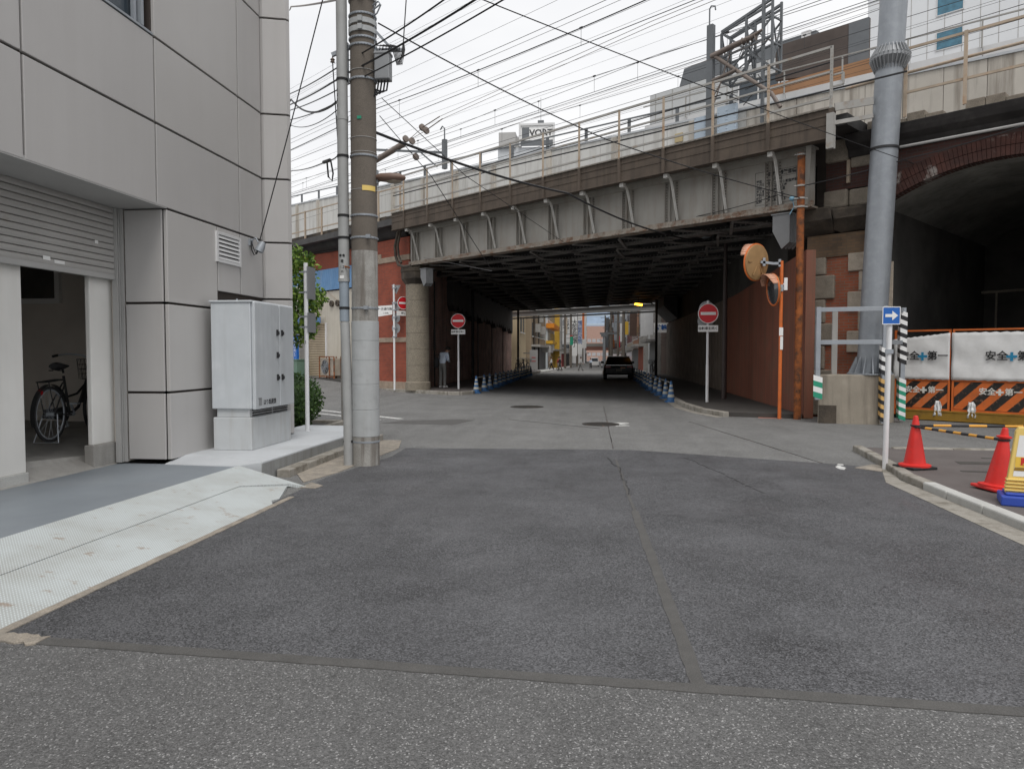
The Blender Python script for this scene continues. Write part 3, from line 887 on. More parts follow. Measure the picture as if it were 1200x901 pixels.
# ------------------------------------------------------------------ bicycles
def make_bicycle(loc, rz, label, group=None, basket=True):
    t = thing('bicycle', label, 'bicycle', loc, rz, group)       # rides towards +x
    r = .335
    for wx in (0.0, 1.08):
        b = MB()
        b.ring((wx, 0, r), (0, 1, 0), r - .018, .019, 32, 8)
        w = b.build('wheel', M['rubber'], t, smooth=True)
        b = MB()
        b.ring((wx, 0, r), (0, 1, 0), r - .045, .010, 32, 6)
        b.cyl((wx, -.045, r), (wx, .045, r), .022, n=10)
        b.build('rim', M['galv'], w, smooth=True)
        b = MB()
        for k in range(18):
            a = 2 * math.pi * k / 18
            b.tube([(wx + .02 * math.cos(a + .6), .02 * (-1) ** k, r + .02 * math.sin(a + .6)), (wx + (r - .045) * math.cos(a), 0, r + (r - .045) * math.sin(a))], .0016, 4)
        b.build('spokes', M['galv'], w)
        b = MB()                                               # mudguard
        pts = [(wx + (r + .02) * math.cos(R(a)), 0, r + (r + .02) * math.sin(R(a))) for a in range(20 if wx == 0 else 35, (205 if wx == 0 else 170), 10)]
        for p, q in zip(pts[:-1], pts[1:]):
            b.bar(p, q, .05, .004, up=(p[0] - wx, 0, p[2] - r))
        b.build('mudguard', M['black'], t)
    f = MB()
    f.tube([(.42, 0, .30), (.30, 0, .78)], .016, 8)
    f.tube([(.42, 0, .30), (.62, 0, .38), (.90, 0, .80)], .019, 8)
    f.tube([(.36, 0, .52), (.60, 0, .55), (.90, 0, .72)], .014, 8)
    f.tube([(.895, 0, .70), (.875, 0, .90)], .02, 8)
    for y in (-.05, .05):
        f.tube([(0, y, r), (.42, y * .6, .30)], .010, 6)
        f.tube([(0, y, r), (.31, y * .3, .70)], .009, 6)
        f.tube([(1.08, y, r), (.95, y, .66), (.90, y * .4, .74)], .012, 6)
    f.build('frame', M['black'], t, smooth=True)
    s = MB()
    s.cyl((.30, 0, .76), (.285, 0, .86), .013)
    s.tube([(.09, 0, .905), (.16, 0, .90), (.27, 0, .895), (.40, 0, .90)], [.055, .085, .06, .022], 10)
    s.rot(Matrix.Translation((0, 0, .9)) @ Matrix.Diagonal((1, 1, .6, 1)) @ Matrix.Translation((0, 0, -.9)))
    for y in (-.05, .05):
        s.ring((.13, y, .85), (0, 0, 1), .022, .006, 10, 4)
    s.build('saddle', M['rubber'], t, smooth=True)
    h = MB()
    h.tube([(.875, 0, .90), (.87, 0, 1.0), (.865, .06, 1.03), (.80, .20, 1.05), (.66, .27, 1.03), (.60, .275, 1.02)], .011, 8)
    h.tube([(.87, 0, 1.0), (.865, -.06, 1.03), (.80, -.20, 1.05), (.66, -.27, 1.03), (.60, -.275, 1.02)], .011, 8)
    ho = h.build('handlebar', M['galv'], t, smooth=True)
    for y in (-.272, .272):
        MB().tube([(.69, y, 1.034), (.58, y, 1.018)], .017, 8).build('grip', M['rubber'], ho, smooth=True)
    k = MB()
    k.tube([(-.16, -.06, .72), (-.16, .06, .72), (.22, .06, .74), (.22, -.06, .74)], .007, 6, closed=True)
    k.tube([(-.15, 0, .72), (.22, 0, .74)], .006, 6)
    for y in (-.065, .065):
        k.tube([(-.13, y, .72), (-.01, y, r)], .006, 6)
    k.build('luggage_rack', M['black'], t)
    q = MB()
    q.cyl((-.19, 0, .60), (-.205, 0, .60), .034, n=12)
    q.build('rear_reflector', M['tail_red'], t)
    q = MB()
    q.tube([(0, -.08, r), (-.10, -.14, .01), (-.10, .14, .01), (0, .08, r)], .008, 6)
    q.build('stand', M['galv'], t)
    q = MB()
    q.cyl((.42, -.05, .30), (.42, .07, .30), .018)
    q.lathe([(.09, 0), (.09, .006), (.001, .006)], (.42, .05, .30), 20, axis=(0, 1, 0))
    q.bar((.42, .07, .30), (.50, .07, .16), .02, .012)
    q.bar((.42, -.06, .30), (.34, -.06, .44), .02, .012)
    q.box(.46, .54, .07, .16, .135, .155)
    q.box(.30, .38, -.15, -.06, .43, .45)
    q.build('crank', M['galv'], t)
    q = MB()
    q.prism([(-.05, .04, .29), (.45, .04, .22), (.52, .04, .30), (.45, .04, .40), (-.02, .04, .39)], (0, .03, 0))
    q.build('chain_case', M['black'], t, bevel=.008)
    if basket:
        q = MB()
        x0, x1, y0, y1, z0, z1 = 1.00, 1.30, -.18, .18, .72, .98
        for z, e in ((z0, -.03), (z1, .02), ((z0 + z1) / 2, 0), (z0 + .07, -.02), (z1 - .07, .012)):
            q.tube([(x0 - e * .5, y0 - e, z), (x1 + e, y0 - e, z), (x1 + e, y1 + e, z), (x0 - e * .5, y1 + e, z)], .004, 4, closed=True)
        for i in range(9):
            fy = y0 + (y1 - y0) * i / 8
            fx = x0 + (x1 - x0) * i / 8
            for xx, e in ((x0, -.01), (x1, .02)):
                q.bar((xx, fy, z0), (xx + e, fy * 1.1, z1), .004)
            for yy in (y0, y1):
                q.bar((fx, yy * .9, z0), (fx, yy * 1.1, z1), .004)
            q.bar((x0, fy * .9, z0), (x1, fy * .9, z0), .004)
        q.build('basket', M['black'], t)
    return t
bike = make_bicycle((-6.78, 8.62, .345), R(71), 'black bicycle with a front basket parked inside the shutter entrance')
bike.location = (-6.80, 8.36, .485)
bike.rotation_euler = (0, 0, R(100))
bike.scale = (1.06, 1.06, 1.06)

# ------------------------------------------------------------------ tree, hedge, planter
def leaves(mb, c, rad, n, size, nm=3, flatten=1.0, shell=.35):
    for _ in range(n):
        while True:
            p = Vector((random.uniform(-1, 1), random.uniform(-1, 1), random.uniform(-1, 1)))
            if shell < p.length < 1:
                break
        q = Vector(c) + Vector((p.x * rad[0], p.y * rad[1], p.z * rad[2]))
        a = Vector((random.gauss(0, 1), random.gauss(0, 1), random.gauss(0, .7))).normalized()
        b = a.orthogonal().normalized()
        b.rotate(Matrix.Rotation(random.uniform(0, 6.28), 3, a))
        L = size * random.uniform(.7, 1.4)
        w = a.cross(b) * L * .32
        mb.quad(q, q + b * L * .5 + w, q + b * L, q + b * L * .5 - w, mi=random.randrange(nm))

TR = thing('street_tree', 'small bright green street tree behind the corner of the grey building', 'tree', (-7.0, 15.9, 0))
b = MB()
b.tube([(0, 0, 0), (.03, .02, 1.2), (-.02, .05, 2.2), (.05, .0, 3.6)], [.07, .06, .045, .02], 8)
for p in (((0, .03, 1.9), (.35, -.1, 2.7), (.55, -.15, 3.2)), ((0, .03, 2.2), (-.4, .2, 2.9)), ((.02, 0, 2.6), (.3, .3, 3.4)), ((.01, 0, 2.3), (.55, -.2, 2.5)), ((0, 0, 2.0), (.4, -.25, 2.0))):
    b.tube(p, [.03] * (len(p) - 1) + [.008], 6)
b.build('trunk', M['bark'], TR, smooth=True)
b = MB()
for c, rr, n in (((.05, 0, 3.75), (.42, .45, .35), 520), ((.45, -.15, 3.45), (.34, .32, .35), 300), ((.6, -.2, 2.85), (.42, .35, .28), 420), ((.25, 0, 3.0), (.5, .5, .45), 420), ((-.4, .2, 3.1), (.5, .5, .5), 500), ((.42, -.2, 2.35), (.42, .4, .33), 420), ((.15, 0, 2.0), (.38, .3, .25), 220), ((.78, -.2, 2.62), (.18, .2, .12), 60), ((.62, -.15, 3.75), (.14, .14, .12), 40), ((.66, -.2, 2.1), (.14, .14, .16), 50)):
    leaves(b, c, rr, n, .10, 3, shell=.1)
cr_ = b.build('crown', [M['leaf_bright'], M['leaf_mid'], M['leaf_bright']], TR, normals=False)

HG = thing('clipped_bush', 'round clipped dark green bush in a low planter behind the grey building', 'bush', (-6.25, 14.35, 0))
b = MB()
b.ball((0, 0, .62), (.50, .50, .46), 20, 14)
for i, p in enumerate(b.v):
    b.v[i] = p + Vector((random.uniform(-.05, .05), random.uniform(-.05, .05), random.uniform(-.05, .05)))
b.build('inner_mass', M['leaf_dark'], HG)
b = MB()
leaves(b, (0, 0, .64), (.66, .66, .58), 3400, .055, 3, shell=.78)
b.build('foliage', [M['leaf_dark'], M['leaf_mid'], M['leaf_dark']], HG, normals=False)
b = MB()
b.tube([(0, 0, 0), (0, 0, .4)], .04, 6)
b.build('stem', M['bark'], HG)
t = thing('low_planter', 'low concrete planter edging around the round clipped bush', 'planter', (-6.2, 14.3, 0))
b = MB()
b.box(-.95, .85, -.85, -.73, 0, .16)
b.box(.73, .85, -.73, .95, 0, .16)
b.box(-.95, -.83, -.73, .95, 0, .16)
b.box(-.83, .73, .83, .95, 0, .16)
b.build('edging', M['kerb'], t, bevel=.015)
MB().box(-.83, .73, -.73, .83, 0, .10).build('soil', M['pave_dark'], t)

# ------------------------------------------------------------------ thin white sign pole at the pavement corner
t = thing('sign_pole', 'thin white pole carrying two signs seen edge on, at the end of the raised pavement', 'sign pole', (-5.0, 12.15, .25))
MB().cyl((0, 0, 0), (0, 0, 2.92), .036, n=14).build('pole', M['white_paint'], t, smooth=True)
for z0, z1, dy in ((2.30, 2.86, .10), (1.72, 2.06, .10)):
    b = MB()
    b.box(.04, .052, -.05, .30, z0, z1)
    b.build('sign_plate', M['sign_back'], t)
for z in (2.75, 2.4, 1.98, 1.8):
    b = MB()
    b.lathe([(.041, 0), (.041, .03)], (0, 0, z), 14)
    b.box(-.12, .05, -.01, .01, z, z + .025)
    b.build('clamp', M['galv'], t)
MB().box(-.004, .004, -.04, -.034, 1.52, 1.58).build('sticker', M['ink'], t)

# ------------------------------------------------------------------ utility pole by the kerb
UP = thing('utility_pole', 'thick concrete utility pole with metal bands standing at the kerb corner', 'utility pole', (-3.28, 10.10, 0))
b = MB(); b.cyl((0, 0, 2.05), (0, 0, 3.05), .186, .184, 32); b.build('weathered_shaft', M['pole_weathered'], UP, smooth=True)
b = MB(); b.cyl((0, 0, 3.05), (0, 0, 11.0), .184, .166, 32); b.build('shaft', M['pole_concrete'], UP, smooth=True)
b = MB()
for z0, z1 in ((.42, .80), (.805, 1.16), (1.165, 1.50), (1.505, 1.78), (1.785, 2.06)):
    b.lathe([(.19, z0), (.1945, z0 + .004), (.1945, z1 - .004), (.19, z1)], n=32)
b.cyl((0, 0, .42), (0, 0, 2.05), .189, n=32)
b.build('sleeve', M['pole_sleeve'], UP, smooth=True)
b = MB(); b.cyl((0, 0, 0), (0, 0, .42), .191, n=32); b.build('pole_foot', M['pole_weathered'], UP, smooth=True)
def band(z, r=.19, h=.03, holes=True, bolt=0.0):
    b = MB()
    b.lathe([(r - .004, z), (r + .003, z + .002), (r + .003, z + h - .002), (r - .004, z + h)], n=32)
    if holes:
        for k in range(28):
            a = 2 * math.pi * k / 28
            b.box(-.005, .005, -.009, .009, -.006, .006)
            b.rot(Matrix.Translation((math.cos(a) * (r + .003), math.sin(a) * (r + .003), z + h / 2)) @ Matrix.Rotation(a, 4, 'Z'), len(b.v) - 8)
    if bolt:
        b.box(bolt - .03, bolt + .03, -r - .035, -r + .01, z - .01, z + h + .01)
    b.build('band', M['galv'], UP)
for z, bt in ((3.53, 0), (4.36, 0), (5.42, 0), (5.98, 0), (6.30, 0), (6.62, 0), (2.23, .08), (3.22, .12), (.33, 0), (5.88, 0)):
    band(z, bolt=bt)
for z in (6.52, 6.18, 6.07):
    b = MB()
    b.lathe([(.186, z), (.197, z), (.197, z + .07), (.186, z + .07)], n=32)
    b.box(.0, .06, -.235, -.19, z, z + .07)
    b.build('bracket_band', M['pole_sleeve'], UP)
b = MB()
for z in (4.62, 4.42, 5.55, 3.9):
    b = MB()
    b.lathe([(.183, z), (.1865, z), (.1865, z + .006), (.183, z + .006)], n=32)
    b.build('wire_tie', M['soffit'], UP)
pass
b = MB()
pts = [(.05 * math.cos(a), .05 * math.sin(a)) for a in (0, 1)]
for k in range(7):
    a = R(-75 + k * 9)
    b.box(-.015, .0015, -.016, .016, 3.88, 3.95)
    b.rot(Matrix.Rotation(a, 4, 'Z') @ Matrix.Translation((.1855, 0, 0)), len(b.v) - 8)
b.build('tape', M['yellow_pale'], UP)
MB().box(-.03, .03, -.190, -.184, 4.86, 4.90).build('sticker', M['green_tape'], UP)
b = MB()                                                # guard covering with edges, black wrap lines
b.build
# conduit
b = MB()
b.tube([(-.235, -.09, 0), (-.235, -.09, .75), (-.245, -.09, 1.3), (-.27, -.08, 2.0), (-.275, -.08, 2.05)], .066, 18)
b.build('conduit_lower', M['pipe_grey'], UP, smooth=True)
b = MB(); b.cyl((-.275, -.08, 2.06), (-.277, -.08, 2.62), .068, n=18); b.build('conduit_middle', M['pipe_blue'], UP, smooth=True)
b = MB()
b.tube([(-.277, -.08, 2.62), (-.278, -.08, 5.0), (-.28, -.08, 9.0)], .076, 18)
for z in (2.62, 4.88):
    b.cyl((-.277, -.08, z), (-.277, -.08, z + .05), .081, n=18)
co = b.build('conduit_upper', M['pipe_grey'], UP, smooth=True)
for z, s_ in ((2.98, '●●'), (2.90, '電'), (2.82, '1.2'), (2.76, 'm')):
    text('lettering', s_, .05, M['ink'], co, (-.277, -.158, z), (90, 0, 0), .001)
MB().box(-.31, -.25, -.162, -.150, 2.66, 2.70).build('sticker', M['sign_white'], co)
b = MB()
for z in (5.05, 5.13, 5.2, 5.27):
    b.box(-.335, -.315, -.14, -.125, z, z + .035)
b.build('spacer', M['ink'], co)
for z, r_ in ((3.53, .078), (4.36, .079), (5.42, .079), (2.23, .07), (.33, .068), (3.22, .079)):
    b = MB()
    b.lathe([(r_, z), (r_ + .004, z), (r_ + .004, z + .035), (r_, z + .035)], (-.277 if z > 2 else -.235, -.08, 0), 18)
    b.build('clamp', M['rubber'], UP)
b = MB()
b.bar((-.24, -.14, 2.83), (-.14, -.23, 2.80), .02)
b.build('step_bolt', M['rust'], UP)
# junction box and its bracket on the right
b = MB()
b.box(.20, .41, -.12, .05, 5.42, 5.78)
b.box(.19, .42, -.13, .06, 5.76, 5.80)
jb = b.build('junction_box', M['sign_back'], UP, bevel=.012)
b = MB()
b.bar((.15, 0, 5.86), (.58, -.05, 5.82), .04)
b.bar((.17, 0, 6.14), (.42, -.02, 5.86), .035)
b.bar((.17, -.02, 6.5), (.17, -.02, 5.4), .03)
b.bar((.17, 0, 5.68), (.22, 0, 5.68), .05)
b.tube([(.15, -.05, 6.45), (.26, -.1, 6.48), (.30, -.12, 6.42), (.24, -.1, 6.32), (.16, -.04, 6.3)], .012, 6)
b.tube([(.15, -.05, 6.38), (.29, -.1, 6.44)], .012, 6)
b.build('bracket', M['galv'], UP)
b = MB()
for k in range(6):
    x = .22 + .03 * k
    b.tube([(x, -.05, 5.8), (x + .02 * (k % 3), -.06, 5.9), (.45 + .02 * k, -.1, 5.85), (.52 + .015 * k, -.1, 5.6), (.57 + .01 * k, -.06, 5.72 + .02 * k), (.60, -.05, 5.95), (.64, -.08, 6.35), (.74, -.2, 7.2), (.95, -.5, 9.0)], .008, 6)
for k in range(4):
    x = .24 + .045 * k
    b.tube([(x, -.04, 5.43), (x - .02, -.05, 5.28), (x - .08, -.05, 5.20 + .02 * k), (.17, -.03, 5.22 + .03 * k)], .013, 6)
b.build('cable_loop', M['cable'], UP)
b = MB()                                                # insulator arm on the left
b.bar((-.17, .05, 5.95), (-.46, .02, 5.83), .05)
b.box(-.30, -.23, .0, .08, 5.45, 6.0)
ao = b.build('insulator_arm', M['galv'], UP)
b = MB()
b.lathe([(.01, 0), (.035, .01), (.02, .03), (.035, .045), (.012, .07)], (-.45, .02, 5.72), 12)
b.tube([(-.45, .02, 5.79), (-.45, .02, 5.85)], .008, 6)
b.build('insulator', M['insulator'], ao)

t = thing('street_lamp', 'brown flattened street lamp head fixed to the right side of the concrete utility pole', 'street lamp', (-3.10, 10.14, 4.10))
b = MB()
pr = [(0, .05), (.05, .075), (.2, .085), (.32, .075), (.40, .03), (.415, 0)]
for a_, b_ in zip(pr[:-1], pr[1:]):
    pass
b.tube([(0.0, 0, 0), (.05, 0, .0), (.2, 0, -.01), (.32, 0, -.015), (.40, 0, -.02), (.415, 0, -.02)], [.05, .075, .09, .08, .04, .01], 16)
b.rot(Matrix.Diagonal((1, 1.15, .75, 1)))
b.build('lamp_head', mat('lamp_brown', (.16, .10, .075), .5, .12), t, smooth=True)
b = MB()
b.ball((.24, 0, -.045), (.13, .075, .045), 16, 8)
b.build('diffuser', mat('lamp_lens', (.30, .25, .2), .3, .1), t, smooth=True)
b = MB()
b.box(-.02, .015, -.03, .03, -.09, .1)
b.build('mount', M['galv'], t)

t = thing('utility_pole', 'slim brown pole almost hidden behind the thick concrete utility pole', 'utility pole', (-5.66, 15.95, 0))
b = MB(); b.cyl((0, 0, 0), (0, 0, 1.45), .095, n=14); b.build('shaft', M['pole_weathered'], t, smooth=True)
b = MB(); b.cyl((0, 0, 1.45), (0, 0, 3.0), .09, n=14); b.build('upper_shaft', M['rust_rail'], t, smooth=True)
# ------------------------------------------------------------------ right-hand pavement and furniture
b = MB()
pv = [(4.32, 12.35), (4.22, 10.9), (3.98, 9.6), (3.99, 6.9), (4.05, 2.0), (12, 2.0), (12, 12.0), (4.9, 12.25)]
b.flat(pv, .08, .3)
tag(b.build('pavement', M['pave_brown']), kind='structure')
sheet('pavement_patch', [[(5.0, 10.6), (6.3, 10.5), (6.4, 10.75), (5.05, 10.85)], [(4.7, 9.9), (5.1, 9.85), (5.1, 9.95), (4.72, 10.0)], [(5.6, 11.2), (8, 11.1), (8, 11.16), (5.6, 11.26)]], M['pave_dark'], .084)
line = [(4.22, 12.5), (4.12, 11.6), (4.02, 10.7), (3.84, 9.6), (3.82, 8.4), (3.82, 6.9), (3.85, 4.5), (3.9, 2.0)]
k1, k2 = MB(), MB()
for p, q in zip(line[:-1], line[1:]):
    L = math.hypot(q[0] - p[0], q[1] - p[1])
    n = max(1, round(L / .6))
    for i in range(n):
        a = [p[j] + (q[j] - p[j]) * (i + .012) / n for j in (0, 1)]
        c = [p[j] + (q[j] - p[j]) * (i + .988) / n for j in (0, 1)]
        kb = k2 if 7.4 < a[1] < 9.3 else k1
        kb.bar((a[0] + .08, a[1], .0), (c[0] + .08, c[1], .0), .15, .19)
tag(k1.build('kerb', M['kerb'], bevel=.02), kind='structure')
tag(k2.build('kerb', M['kerb_new'], bevel=.02), kind='structure')
b = MB()
for i in range(8):
    x = 4.75 + i * .9
    b.bar((x, 12.25 - i * .02, .0), (x + .888, 12.25 - (i + 1) * .02, .0), .15, .20)
tag(b.build('kerb', M['kerb'], bevel=.02), kind='structure')

def cone(loc, h, mats, label, group=None, stripes=(), black_base=False, rz=0.0):
    t = thing('traffic_cone', label, 'traffic cone', loc, rz, group)
    k = h / .7
    r0, r1 = .135 * k, .03 * k
    prof = [(r0 + .05 * k, .035), (r0 + .05 * k, .05), (r0 + .005, .065)]
    zt = h - .012
    rr = lambda z: r0 + (r1 - r0) * (z - .06) / (zt - .06)
    b = MB()
    cuts = [.065] + [z for s_ in stripes for z in s_] + [zt]
    zz = [.035, .05]
    b.lathe([(r0 + .06 * k, .03), (r0 + .06 * k, .055), (r0 + .01, .07)], n=20, mi=0)
    for i in range(len(cuts) - 1):
        b.lathe([(rr(cuts[i]), cuts[i]), (rr(cuts[i + 1]), cuts[i + 1])], n=20, mi=1 if i % 2 else 0)
    b.lathe([(r1, zt), (r1 * .8, h), (r1 * .3, h + .003)], n=20, mi=0)
    b.build('cone_body', mats, t, smooth=True)
    b = MB()
    w = .19 * k
    b.box(-w, w, -w, w, 0, .035)
    b.build('base', M['rubber'] if black_base else mats[0], t, bevel=.012)
    return t
c1 = cone((4.22, 10.14, .08), .7, [M['cone_red'], M['cone_red']], 'red traffic cone with a black square base next to the white arrow sign pole', 'red cones on the brown pavement', black_base=True, rz=R(20))
c2 = cone((4.47, 8.62, .08), .7, [M['cone_red'], M['cone_red']], 'leaning red traffic cone close behind the yellow no parking stand', 'red cones on the brown pavement', rz=R(10))
c2.rotation_euler = (R(1), R(5), R(10))
b = MB()
b.lathe([(.062, .585), (.075, .59), (.075, .605), (.05, .612)], n=16)
b.build('ring_collar', M['cone_red'], c2, smooth=True)

def cone_bar(p, q, label):
    p, q = Vector(p), Vector(q)
    t = thing('cone_bar', label, 'barrier bar', p)
    d = q - p
    n = 11
    b = MB()
    for i in range(n):
        b.tube([d * (i / n), d * ((i + 1) / n)], .017, 10, mi=i % 2)
    b.build('striped_bar', [M['ink'], mat('bar_yellow', (.75, .36, .04), .5, .08)], t, smooth=True)
    for e in (Vector((0, 0, 0)), d):
        MB().ring(e, (0, 0, 1), .055, .011, 16, 6).build('end_ring', M['ink'], t)
cone_bar((4.22, 10.14, .65), (5.35, 9.75, .66) if False else (6.6, 10.05, .66), 'black and yellow bar running right from the first cone to beyond the picture')
cone_bar((4.25, 10.10, .63), (4.52, 8.62, .64), 'black and yellow bar between the upright red cone and the leaning one')

# yellow no-parking stand
t = thing('no_parking_stand', 'yellow no parking stand on a blue base at the kerb', 'sign stand', (4.43, 7.78, .08), R(-22))
b = MB()
b.box(-.34, .34, -.20, .20, 0, .10)
b.box(-.30, .30, -.16, .16, .10, .13)
b.build('base', M['blue_plastic'], t, bevel=.03)
b = MB()
b.prism([(-.30, -.10, .12), (.30, -.10, .12), (.215, -.03, .74), (.19, -.028, .78), (-.19, -.028, .78), (-.215, -.03, .74)], (0, .09, 0))
for k in range(4):
    z = .14 + k * .035
    b.box(-.305 + k * .004, .305 - k * .004, -.118 + k * .003, .0, z, z + .018)
b.build('panel', M['yellow_pale'], t, bevel=.014)
fy = lambda z: -.10 + .07 * (z - .12) / .62 - .004
b = MB()
b.quad((-.235, fy(.29), .29), (.235, fy(.29), .29), (.185, fy(.70), .70), (-.185, fy(.70), .70))
b.build('notice', M['sign_white'], t)
b = MB()
b.quad((-.222, fy(.38) - .002, .38), (.222, fy(.38) - .002, .38), (.213, fy(.485) - .002, .485), (-.213, fy(.485) - .002, .485), mi=0)
b.quad((-.228, fy(.345) - .002, .345), (.228, fy(.345) - .002, .345), (.222, fy(.378) - .002, .378), (-.222, fy(.378) - .002, .378), mi=1)
b.build('notice_band', [M['yellow'], M['dull_yellow']], t)
tl = R(90 - 6.4)
b = MB()
b.lathe([(.085, 0), (.085, .003)], (0, fy(.585) - .001, .585), 32, axis=(0, -1, .11))
so = b.build('symbol_disc', M['sign_blue'], t)
b = MB()
b.ring((0, fy(.585) - .004, .585), (0, -1, .11), .083, .009, 32, 6)
b.bar((-.06, fy(.64) - .005, .645), (.06, fy(.53) - .006, .525), .016, .005, up=(0, -1, .11))
b.build('symbol_ring', M['sign_red'], so)
text('lettering', '駐車禁止', .088, M['sign_red'], t, (0, fy(.432) - .004, .432), (84, 0, 0), .001, bold=.002)
text('lettering', 'NO PARKING', .03, M['ink'], t, (0, fy(.361) - .004, .361), (84, 0, 0), .001)
# black and yellow trestle board behind the cones
t = thing('trestle_board', 'low black and yellow striped barrier board behind the leaning red cone', 'barrier board', (5.05, 9.05, .08), R(-10))
b = MB()
for i in range(8):
    x = -.12 + i * .15
    b.prism([(x, 0, .46), (x + .075, 0, .46), (x + .155, 0, .62), (x + .08, 0, .62)], (0, .02, 0), mi=0)
    b.prism([(x + .075, 0, .46), (x + .15, 0, .46), (x + .23, 0, .62), (x + .155, 0, .62)], (0, .02, 0), mi=1)
b.build('board', [M['yellow_pale'], M['ink']], t)
b = MB()
for x in (.1, .95):
    b.bar((x, .02, .6), (x, -.12, 0), .03)
    b.bar((x, .02, .6), (x, .16, 0), .03)
b.build('leg', M['galv'], t)

# white pole with blue arrow sign
t = thing('arrow_sign', 'white pole with a small blue sign showing a white arrow to the right', 'road sign', (3.99, 10.52, 0))
MB().cyl((0, 0, 0), (0.02, 0, 2.18), .036, n=16).build('pole', M['white_paint'], t, smooth=True)
b = MB(); b.box(-.095, .135, -.055, -.05, 2.0, 2.24); s_ = b.build('sign_plate', M['sign_blue'], t)
b = MB()
b.box(-.097, -.088, -.058, -.052, 2.0, 2.24); b.box(.128, .137, -.058, -.052, 2.0, 2.24); b.box(-.088, .128, -.058, -.052, 2.231, 2.242); b.box(-.088, .128, -.058, -.052, 1.998, 2.009)
b.prism([(-.06, -.0585, 2.10), (.03, -.0585, 2.10), (.03, -.0585, 2.055), (.105, -.0585, 2.12), (.03, -.0585, 2.185), (.03, -.0585, 2.14), (-.06, -.0585, 2.14)], (0, .004, 0))
b.build('arrow', M['sign_white'], s_)
b = MB(); b.box(-.03, .05, -.05, .04, 2.10, 2.13); b.box(-.045, .06, -.048, -.03, 1.60, 1.66); b.build('clamp', M['galv'], t)

# ------------------------------------------------------------------ big steel pole on its plinth
PL = thing('pole_plinth', 'stained concrete plinth at the foot of the big grey steel pole', 'plinth', (6.02, 17.62, 0))
b = MB()
pa, pb, pc_, pd = (5.09, 17.39), (6.33, 17.14), (6.95, 17.85), (5.71, 18.10)
b.flat([(x - 6.02, y - 17.62) for x, y in (pa, pb, pc_, pd)], 1.12, 1.2)
b.build('block', mat('plinth_concrete', (.30, .265, .215), .92, .16, 2, fine=.25, bump=.25, streak=.7, sc_c=(.12, .10, .08), ssc=(5, 5, .3), patch=.3, pc=(.4, .36, .3), psc=2), PL, bevel=.02)
b = MB()
e = Vector((pb[0] - pa[0], pb[1] - pa[1], 0)).normalized()
nn = Vector((e.y, -e.x, 0))
o_ = Vector((pa[0] - 6.02, pa[1] - 17.62, 0)) + nn * .004
b.quad(o_ + e * .02, o_ + e * .40 , o_ + e * .40 + Vector((0, 0, .42)), o_ + e * .02 + Vector((0, 0, .42)))
b.build('recess', M['stone_dark'], PL)
GP = thing('steel_pole', 'huge grey galvanised steel pole with a ribbed flange, leaning slightly right', 'steel pole', (6.30, 17.60, 1.12))
lean = Vector((.30, .0, 7.3))
def at(z): return lean * (z / 7.3)
b = MB()
b.tube([at(0), at(6.95)], [.290, .290], 40)
b.build('lower_shaft', M['galv_pole'], GP, smooth=True)
b = MB()
b.tube([at(7.35), at(12)], [.285, .28], 40)
for k in range(36):
    pass
b.build('upper_shaft', M['galv_pole'], GP, smooth=True)
b = MB()
ax = lean.normalized()
for z0, z1, r0_, r1_ in ((6.95, 7.12, .30, .395), (7.12, 7.20, .41, .41), (7.20, 7.36, .395, .30)):
    b.tube([at(z0), at(z1)], [r0_ - .02, r1_ - .02], 40)
for k in range(28):
    a = 2 * math.pi * k / 28
    c_, s_n = math.cos(a), math.sin(a)
    for (z0, z1, out0, out1) in ((6.88, 7.14, .295, .41), (7.40, 7.18, .29, .41)):
        p0, p1 = at(z0) + Vector((c_ * out0, s_n * out0, 0)), at(z1) + Vector((c_ * out1, s_n * out1, 0))
        b.bar(p0, p1, .016, .05, up=(c_, s_n, 0))
    b.cyl(at(7.10) + Vector((c_ * .385, s_n * .385, 0)), at(7.25) + Vector((c_ * .385, s_n * .385, 0)), .012, n=6)
b.build('flange', M['sign_back'], GP)
b = MB()
for k in range(14):
    a = 2 * math.pi * k / 14
    c_, s_n = math.cos(a), math.sin(a)
    b.prism([Vector((c_ * .285, s_n * .285, 0.02)), Vector((c_ * .47, s_n * .47, 0.02)), Vector((c_ * .30, s_n * .30, .42))], Vector((-s_n, c_, 0)) * .02)
b.lathe([(.49, 0), (.49, .03), (.28, .03)], n=32)
b.build('base_rib', M['galv_pole'], GP)
for z in (5.1, 8.9):
    b = MB()
    rr_ = .291 if z < 7 else .286
    b.lathe([(rr_, 0), (rr_ + .02, .005), (rr_ + .02, .055), (rr_, .06)], at(z), 36)
    b.box(-.12, .12, -rr_ - .05, -rr_ + .01, .0, .04)
    b.rot(Matrix.Identity(4))
    b.build('band', M['ink'] if z < 7 else M['sign_back'], GP)

